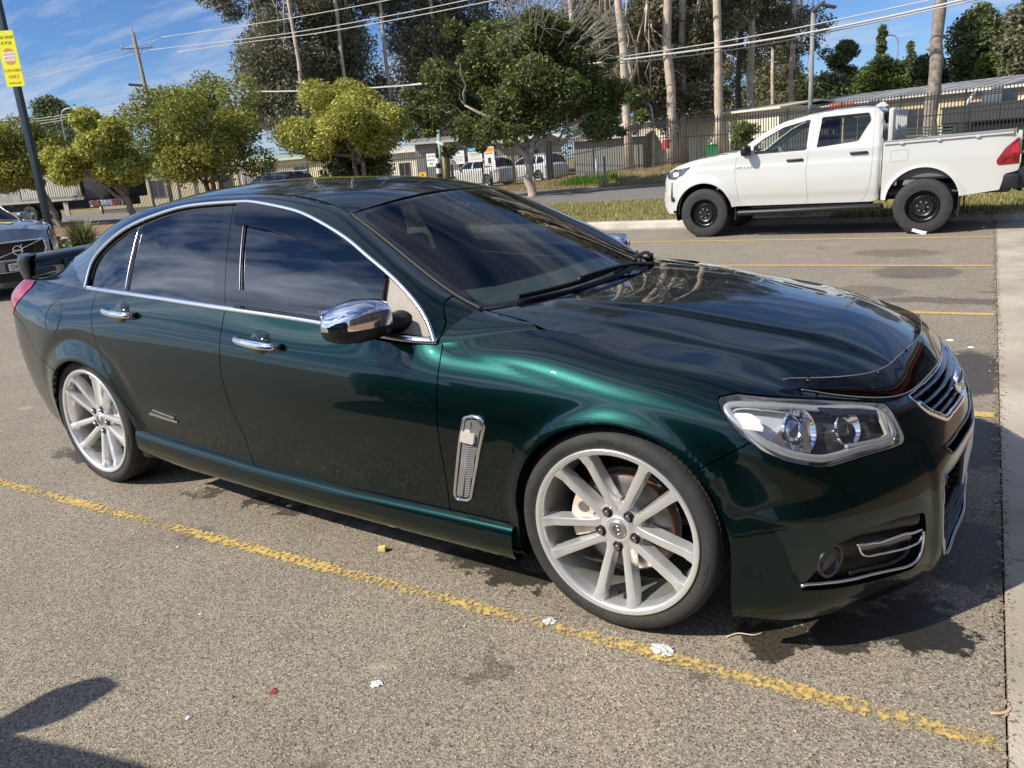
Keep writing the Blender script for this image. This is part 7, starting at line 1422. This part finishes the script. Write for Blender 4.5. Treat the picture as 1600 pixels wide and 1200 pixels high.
# ------------------------------------------------------------------ poles and wires
TIMB = mat('pole_timber', (.22, .185, .15), .95, var=.2, vscale=5); WIREM = mat('pale_cable', (.46, .44, .40), .6)
def poles():
    d = 62; g = gpos(266, d, 0); zt = zat(60, 254, d); t = thing('power_pole', 'timber power pole with crossarm above the broad olive tree', 'pole', g); off = _r * ((254 - 266) * d / FPX)
    m = MB(); m.tube([(0, 0, -.5), (off[0], off[1], zt)], [.17, .125], 12); m.obj('pole', TIMB, t, True); ax = _r * np.array([1, 1, 0]); za = zat(82, 256, d); c = off * .9
    m = MB(); m.tube([c + ax * -1.15 + [0, 0, za], c + ax * 1.2 + [0, 0, za - .08]], .06, 6); m.obj('crossarm', TIMB, t)
    for s in (-1, 1): m = MB(); m.tube([c + ax * s * .55 + [0, 0, za - .02], c + [0, 0, za - .75]], .025, 5); m.obj('brace', TIMB, t)
    for s in (-1.1, 1.1): m = MB(); m.cyl(c + ax * s + np.array([0, 0, za]), c + ax * s + np.array([0, 0, za + .22]), .05, 8); m.obj('insulator', mat('insulator_grey', (.4, .4, .4), .4), t, True)
    m = MB(); m.cyl(off + np.array([0, 0, zt - .1]), off + np.array([0, 0, zt + .35]), .035, 8); m.obj('top_pin', mat('galvanised_steel'), t); m = MB(); m.tube([c + ax * -1.1 + [0, 0, zat(136, 235, d)], c + [0, 0, zat(137, 262, d)]], [.10, .09], 8); m.obj('cable_bracket', FENCEB, t)
    def wire(label, pts, r=.028, group='overhead power wires'):
        P = np.array([at(a, b, dd) for a, b, dd in pts]); O = P[0]; C = curve(P, 24) if len(P) > 2 else P; V, F = tubemesh(C - O, r, 5); o = obj('overhead_wire', V, F, WIREM, None, True, loc=O); o['label'] = label; o['category'] = 'wire'; o['group'] = group
    wire('topmost overhead wire rising right from the pole pin', [(252, 58, 62), (400, 37, 58), (606, 0, 52), (800, -42, 47)])
    wire('upper of the two close overhead wires left of centre', [(234, 78, 62), (381, 61, 58), (500, 44, 54), (728, 0, 48), (900, -40, 45)]); wire('lower of the two close overhead wires left of centre', [(278, 81, 62), (400, 64, 58), (500, 51, 54), (772, 0, 47), (900, -30, 45)])
    wire('faint wire running left from the power pole', [(252, 60, 62), (120, 95, 68), (0, 130, 75)], .02); wire('lower faint wire running left from the power pole', [(234, 78, 62), (110, 108, 68), (-20, 135, 75)], .02)
    wire('thick bundled cable crossing below the gum crowns', [(262, 138, 62), (420, 143, 58), (640, 133, 52), (800, 116, 49), (950, 96, 46), (1200, 62, 42), (1450, 12, 38), (1560, -14, 36)], .055)
    for k, (dy, lab) in enumerate(((-5, 'top wire of the bundle in front of the pale gum trunks'), (5, 'bottom wire of the bundle in front of the pale gum trunks'))): wire(lab, [(640, 133 + dy * .2, 52.3), (950, 96 + dy, 46.2), (1200, 60 + dy * 1.6, 42.2), (1450, 8 + dy * 1.6, 38.2), (1560, -16 + dy * 1.6, 36.2)], .03)
    for k, lab in enumerate(('upper of the low wires behind the left street trees', 'middle of the low wires behind the left street trees', 'lowest of the low wires behind the left street trees')): wire(lab, [(-20, 190 + 4 * k, 70), (70, 184 + 4 * k, 68), (140, 172 + 4 * k, 66), (230, 160 + 5 * k, 64)], .022)
    # floodlight pole
    d = 47; g = gpos(1262, d, .4); h = zat(28, 1266, d) - .4; t = thing('floodlight_pole', 'grey floodlight pole with three lamp heads behind the truck roof', 'light pole', g); m = MB(); m.tube([(0, 0, -.3), (0, 0, h)], [.15, .12], 12); m.obj('pole', mat('grey_green_pole', (.20, .225, .21), .7, var=.15, vscale=4), t, True); ax = _r * np.array([1, 1, 0])
    for s, tl in ((-.75, .25), (.25, -.6), (.85, .25)): m = MB(); m.tube([(0, 0, h - .15), ax * s + [0, 0, h + .12]], .04, 6); q = ax * s + np.array([0, 0, h + .18]); V, F = boxmesh((.85, .34, .14), .03); m.add(rotv(V, ry=tl * (1 if s > 0 else -1), rz=math.atan2(ax[1], ax[0])) + q, F); m.obj('lamp_head', mat('lamp_head_grey', (.07, .075, .08), .5), t, True)
    # far street lamp and small lamps
    for px, top, d, lab in ((1390, 62, 110, 'thin far street lamp beside the small pointed tree'), (120, 172, 72, 'far street lamp above the left street trees'), (1022, 160, 52, 'slim lamp mast beside the forking gum')):
        g = gpos(px, d, 0); h = zat(top, px, d); t = thing('street_lamp', lab, 'street lamp', g); m = MB(); s = -1 if px != 120 else 1; m.tube(curve(np.array([(0, 0, 0), (0, 0, h * .8), (s * ax[0] * .3, s * ax[1] * .3, h * .98), (s * ax[0] * 1.5, s * ax[1] * 1.5, h)]), 14), .07, 6); m.obj('mast', mat('galvanised_steel'), t, True); m = MB(); m.box(ax * s * 1.7 + np.array([0, 0, h]), (.7, .25, .12), math.atan2(ax[1], ax[0]), .03); m.obj('lamp_head', mat('galvanised_steel'), t, True)
    # sign pole in the car park
    d = 15.5; g = gpos(64, d, 0); t = thing('sign_pole', 'dark square pole leaning at the left edge behind the silver suv', 'pole', g); m = MB(); m.bx(-.055, .055, -.055, .055, -.1, 7.2, .01); m.obj('pole', mat('dark_pole_paint', (.035, .045, .055), .35, .2), t, 30); t.rotation_euler = (0, 0, R_(25)); m = MB(); m.bx(-.2, .2, -.2, .2, 0, .03); m.obj('base_plate', mat('dark_pole_paint'), t)
    zs = zat(92, 15, d - .273 * 4.2); c = at(15, 92, d - .273 * zs - .12); sg = thing('customer_sign', 'yellow customer parking sign with burger logo on the dark pole', 'sign', c); fa = math.atan2(_r[1], _r[0]); sg.rotation_euler = (0, 0, fa); sg.location = list(c); V, F = boxmesh((.33, .008, .95), 0); bm_ = bmesh.new(); 
    pl = rounded(np.array([(-.165, -.475), (.165, -.475), (.165, .475), (-.165, .475)]), .03, 4); k = len(pl); V = np.vstack([np.c_[pl[:, 0], np.full(k, -.004), pl[:, 1]], np.c_[pl[:, 0], np.full(k, .004), pl[:, 1]]]); F = [tuple(range(k)), tuple(range(2 * k - 1, k - 1, -1))] + [(i, i + k, (i + 1) % k + k, (i + 1) % k) for i in range(k)]; obj('panel', V, F, mat('sign_yellow', (.86, .80, .02), .45), sg)
    def txt(s, size, z, col, nm='lettering'): V, F = text_mesh(s, size, .0008); V = np.c_[V[:, 0] * .92, -V[:, 2] - .0062, V[:, 1] + z]; obj(nm, V, F, mat('print_' + col[0], col[1], .5), sg)
    OL = ('olive', (.22, .20, .02)); DO = ('deep_orange', (.62, .22, .03)); DR = ('deep_red', (.50, .04, .04))
    txt('CAR PARK', .075, .36, OL); txt('IS FOR', .075, .265, OL); txt('CUSTOMERS', .062, -.20, DO); txt('ONLY', .08, -.305, DO); txt('No free park', .045, -.41, OL)
    tt = np.linspace(0, math.pi, 15)
    for s in (1, -1): P = np.c_[.088 * np.cos(tt), .055 * np.sin(tt) * s]; V = np.c_[P[:, 0], np.full(15, -.0062), P[:, 1] + .04 + s * .085]; F = [tuple(range(15)) if s > 0 else tuple(range(14, -1, -1))]; obj('bun', V, F, mat('print_bun', (.72, .28, .05), .5), sg)
    V, F = boxmesh((.20, .002, .155)); obj('logo_band', V + np.array([0, -.0055, .04]), F, mat('print_pale', (.80, .72, .62), .5), sg); txt('HUNGRY', .050, .072, DR); txt("JACK'S", .066, .012, DR)
poles()
# ------------------------------------------------------------------ far vehicles
def flatbed():
    a = g_at(-30, 41, .03); b = g_at(300, 36, .03); d = b - a; L_ = np.linalg.norm(d); ang = math.atan2(d[1], d[0]); t = thing('flatbed_truck', 'flatbed truck with grey slatted sides parked behind the left trees', 'truck', a, ang); GD = mat('dirty_grey_side', (.20, .195, .18), .8, var=.25, vscale=3); DK = mat('truck_chassis_black', (.015, .015, .016), .6)
    zd = 1.25; m = MB(); m.bx(.5, 8.6, -1.2, 1.2, zd - .10, zd); m.obj('deck', mat('deck_edge_grey', (.30, .29, .26), .6, .3), t); m = MB(); m.bx(.3, 10.3, -.45, .45, .75, 1.12); m.obj('chassis', DK, t); m = MB(); m.bx(.55, 4.4, -1.19, -1.13, zd, zd + 1.35); m.obj('side_board', GD, t); m = MB(); m.bx(.5, .6, -1.2, 1.2, zd, zd + 1.9); m.obj('headboard', GD, t)
    sp = link('slatted_side', None, t); me = None
    for i in range(26): m = MB(); m.bx(4.5 + i * .155, 4.5 + i * .155 + .10, -1.19, -1.14, zd + .02, zd + 1.15); m.obj('slat', mat('pale_slat', (.42, .41, .36), .6, .3), sp)
    for z in (zd + .08, zd + 1.10): m = MB(); m.bx(4.45, 8.6, -1.21, -1.12, z - .04, z + .04); m.obj('slat_rail', GD, sp)
    for z in range(6): m = MB(); m.bx(1.2 + z * 1.2, 1.3 + z * 1.2, -1.22, -1.2, zd - .22, zd - .1); m.obj('tie_bracket', DK, t)
    for x in (4.6, 5.9): 
        w = link('wheel', None, t, (x, -1.05, .52)); V, F = lathe([(.28, .0), (.34, -.03), (.46, -.03), (.52, .03), (.52, .25), (.46, .3)], 36); obj('tyre', V, F, TYRE, w, 35); V, F = lathe([(.28, .0), (.26, .06), (.20, .10), (.14, .05), (.10, -.02), (.001, -.02)], 30); obj('rim', V, F, mat('dusty_rim', (.16, .145, .13), .6, .4), w, 35)
    m = MB(); m.bx(7.1, 7.4, -1.15, -1.10, .45, 1.1); m.obj('step_ladder', mat('deck_edge_grey'), t); m = MB(); m.bx(8.65, 10.2, -1.15, 1.15, 1.1, 2.7, .1); m.obj('load', DK, t, 30); m = MB(); m.bx(8.9, 11.0, -1.22, -1.14, .78, 1.08); m.obj('tail_board', mat('dirty_white_board', (.38, .37, .34), .7), t)
    for x, mm in ((9.35, AMBER), (10.65, REDL)): m = MB(); m.bx(x - .22, x + .22, -1.26, -1.22, .80, 1.05); m.obj('lamp', mm, t)
    m = MB(); m.bx(9.65, 10.35, -1.245, -1.22, .82, 1.04); m.obj('number_plate', mat('plate_white'), t)
flatbed()
p = g_at(428, 38, .03); DSUV = build_wagon('suv', 'black suv seen over the sedan roof on the road', (p[0], p[1], .05), R_(178), BLKPAINT, G_DARK, False)
copy_tree(DSUV, (-1.28, -4.17, 0), R_(180), label='unseen dark suv added outside the frame to cast the shadow at lower left')  # vehicle invented outside the frame to throw the lower-left shadow
m = MB(); m.tube([(1.2, .6, 1.05), (1.62, .6, 3.7)], [.035, .018], 6); m.obj('whip_antenna', mat('white_antenna', (.7, .7, .68), .4), DSUV, True)
for px, dep, lab in ((752, 49, 'white wagon behind the left half of the sliding gate'), (835, 50, 'white wagon behind the forked pale trunk')):
    p = g_at(px, dep, .05)
    if px == 752: WW = build_wagon('wagon', lab, (p[0], p[1], .05), R_(172), WPAINT, G_DARK, False, 'white wagons in the yard')
    else: copy_tree(WW, (p[0], p[1], .05), R_(165), label=lab)
def yard():
    a = g_at(1462, 39, .8); b = g_at(1660, 34, .8); d = b - a; ang = math.atan2(d[1], d[0]); t = thing('tray_trailer', 'dark grey tipper tray truck behind the fence at the right', 'truck', a, ang); DG = mat('tray_dark_grey', (.045, .047, .052), .5, .2)
    for k in range(4): m = MB(); m.bx(.05 + k * 1.42, 1.42 + k * 1.42, -.05, 0, .85, 1.55); m.obj('tray_panel', DG, t)
    m = MB(); m.bx(0, 5.7, 0, 2.2, .80, .86); m.obj('tray_floor', DG, t); m = MB(); m.bx(0, 5.7, -.08, .0, 1.50, 1.60); m.obj('tray_rim', DG, t); m = MB(); m.bx(0, 5.7, .2, 1.9, .35, .8); m.obj('chassis', LINER, t); m = MB(); m.tube([(.9, .3, 1.5), (1.5, .3, 2.3)], .07, 6); m.obj('stay', WHITE, t); m = MB(); m.tube([(3.2, .4, 1.5), (4.3, .4, 2.0), (5.4, .4, 1.6)], .05, 6); m.obj('load_bar', WHITE, t)
    m = MB(); m.bx(1.5, 2.5, .6, 1.9, 1.6, 2.2, .1); m.obj('cab', mat('cab_blue_grey', (.10, .12, .14), .3), t, 30)
    for x in (1.0, 4.4): m = MB(); m.cyl((x, 0, .40), (x, .3, .40), .42, 20); m.obj('wheel', TYRE, t, 35)
    a = g_at(1112, 46, .45); t = thing('wheelie_bin', 'green wheeled bin beside the pale gum trunk', 'bin', a, .4); m = MB(); V, F = loft([[(-.22, -.24, 0), (.22, -.24, 0), (.22, .24, 0), (-.22, .24, 0)], [(-.30, -.33, 1.0), (.30, -.33, 1.0), (.30, .33, 1.0), (-.30, .33, 1.0)]]); obj('body', V, F, mat('bin_green', (.03, .24, .09), .45), t); m.box((0, 0, 1.04), (.64, .72, .08), 0, .02); m.obj('lid', mat('bin_lid_green', (.025, .19, .075), .45), t, 30)
    a = at(1040, 225, 45); t = thing('red_drum', 'small red container hung on the fence beside the forking gum', 'drum', a); m = MB(); m.cyl((0, 0, -.25), (0, 0, .25), .22, 16); m.obj('shell', mat('drum_red', (.45, .05, .06), .5), t, 40)
    a = g_at(1325, 36.5, .6); t = thing('orange_machine', 'orange machine hood showing above the fence behind the truck cab', 'machine', at(1315, 165, 44)); m = MB(); m.box((0, 0, 0), (1.3, .5, .25), GA, .08); m.obj('hood', mat('machine_orange', (.60, .10, .05), .4), t, True)
    g = gpos(1162, 37.2, .5); tree('climbing_plant', 'green climber covering the fence beside the truck windscreen', g, .6, (0, 0, 1.3), (.55, .4, .95), 12, .42, 5000, .10, L_DARK, BARK, .04, limbs=5)
    a = g_at(1360, 35.5, .6); t = thing('pallet_stack', 'dark green slatted rack behind the tray rail', 'rack', at(1460, 205, 33)); 
    for k in range(4): m = MB(); m.box((0, 0, -.20 + k * .13), (2.9, .05, .06), GA, 0); m.obj('slat', mat('rack_green', (.06, .09, .075), .6), t)
    for s in (-1.3, 0, 1.3): m = MB(); m.box((s * math.cos(GA), s * math.sin(GA), 0), (.08, .08, .6), GA); m.obj('upright', mat('rack_green'), t)
yard()
# ------------------------------------------------------------------ litter on the asphalt
def litter():
    def crumple(name, label, px, py, size, m, flat=.5, n=14, cat='litter'):
        p = at(px, py, z=0.0); bm = bmesh.new(); bmesh.ops.create_icosphere(bm, subdivisions=3, radius=size * .38)
        for v in bm.verts: k = 1 + .30 * math.sin(v.co.x * 260 + size * 900) * math.cos(v.co.y * 310) + rng.normal(0, .10); v.co = Vector((v.co.x * k, v.co.y * k * .8, abs(v.co.z) * k * flat))
        bm.verts.index_update(); V = np.array([v.co[:] for v in bm.verts]); F = [tuple(v.index for v in f.verts) for f in bm.faces]; bm.free(); o = obj(name, V, F, m, None, False, loc=(p[0], p[1], .001), rot=(0, 0, rng.uniform(0, 6))); o['label'] = label; o['category'] = cat
    WP = mat('white_paper', (.72, .72, .73), .7); CP = mat('clear_film', (.55, .55, .54), .25)
    crumple('paper_scrap', 'crumpled white paper scrap on the asphalt in the lower foreground', 588, 1070, .045, WP); crumple('paper_scrap', 'torn white plastic scrap beside the yellow line near the front wheel', 858, 972, .060, CP, .3); crumple('plastic_film', 'crumpled clear film beside the yellow line below the bumper', 1035, 1017, .085, CP, .3); crumple('paper_scrap', 'small white scrap near the skirt shadow', 452, 791, .035, WP)
    crumple('red_leaf', 'small red brown leaf on the asphalt at lower centre left', 428, 1080, .035, mat('red_leaf', (.25, .045, .03), .7), .25, cat='leaf'); crumple('paper_scrap', 'tiny white scrap at the bottom left edge of the big shadow', 294, 1123, .022, WP); crumple('paper_scrap', 'small white scrap lying left of centre on bare asphalt', 312, 960, .014, WP); crumple('paper_scrap', 'tiny white speck of paper above the yellow line left', 278, 855, .016, WP); crumple('paper_scrap', 'white scrap near the concrete strip beyond the bonnet', 1485, 532, .06, WP, .3); crumple('paper_scrap', 'pale scrap behind the bonnet corner on bare asphalt', 1517, 543, .05, WP, .3)
    p = at(597, 857, z=.012); V, F = boxmesh((.030, .022, .020), .003); o = obj('foam_block', V, F, mat('pale_yellow_foam', (.68, .55, .20), .8), None, False, loc=p, rot=(0, 0, .4)); o['label'] = 'small pale yellow foam block on the asphalt below the door'; o['category'] = 'litter'
    p = at(1165, 992, z=.004); V, F = tubemesh(curve(np.array([(-.06, -.01, 0), (-.02, .004, .004), (.02, -.004, .002), (.055, .012, 0)]), 10), .0022, 5); o = obj('twig', V, F, mat('dry_twig', (.62, .52, .36), .8), None, True, loc=p, rot=(0, 0, .5)); o['label'] = 'thin pale twig on the wet patch below the bumper'; o['category'] = 'twig'
    p = at(1570, 1105, z=.004); V, F = tubemesh(curve(np.array([(-.03, -.04, 0), (.0, -.025, .006), (.012, .0, .008), (.0, .03, .004)]), 10), .006, 5); V[:, 2] *= .4; o = obj('dry_leaf', V, F, mat('tan_leaf', (.48, .33, .22), .8), None, True, loc=p); o['label'] = 'curled tan leaf beside the concrete strip at lower right'; o['category'] = 'leaf'
    n = 2600; xs_ = 1.0 + rng.normal(0, .018, n); ys_ = rng.uniform(-3, 11.5, n); Q = np.c_[xs_ * _c - ys_ * _s, xs_ * _s + ys_ * _c, np.full(n, .006)]; link('seam_grit', fast_mesh('seam_grit', leaf_quads(Q, .016, 0, .8) * np.array([1, 1, .4]) + np.array([0, 0, .006]), n, 4, leaf_mat('seam_grit_bits', [(.10, .08, .055), (.22, .17, .11), (.35, .29, .2)], 0)), None, label='grit and leaf crumbs gathered along the edge of the concrete strip', category='grit', kind='stuff')
    n = 900; x = rng.uniform(-4, 1.0, n); y = rng.uniform(-2.6, 9, n); me = fast_mesh('grit', leaf_quads(np.c_[x, y, np.full(n, .003)] * np.array([1, 1, 1.0]), .010, 0, .8) * np.array([1, 1, .6]) + np.array([0, 0, .002]), n, 4, leaf_mat('grit_bits', [(.5, .46, .4), (.35, .25, .15), (.6, .58, .55)], 0)); link('leaf_litter', me, None, label='scattered grit and leaf bits on the asphalt', category='grit', kind='stuff')
litter()


# ------------------------------------------------------------------ invented building front outside the frame, added for reflections in paint and glass
def invented_restaurant():
    t = thing('invented_restaurant', 'invented dark glazed building front outside the frame, added for its reflections', 'building', Lp(6.4, -9, 0), LA); m = MB(); m.bx(.05, 9, 0, 24, 0, 4.2); m.obj('wall', mat('invented_wall', (.10, .075, .06), .7), t)
    for i in range(9):
        w = link('window', None, t, (0, 1.4 + i * 2.6, 1.55)); m = MB(); m.bx(-.02, .03, -1.15, 1.15, -1.25, 1.15); m.obj('pane', WINB, w)
        for y in (-1.2, 1.2): m = MB(); m.bx(-.06, .04, y - .05, y + .05, -1.4, 1.2); m.obj('mullion', FENCEB, w)
    m = MB(); m.bx(-.35, .05, 0, 24, 2.95, 3.15); m.obj('awning', mat('awning_red', (.20, .025, .025), .5), t); m = MB(); m.bx(-.08, .05, 0, 24, 3.6, 3.7); m.obj('fascia_band', mat('fascia_cream', (.40, .34, .24), .5), t)
invented_restaurant()
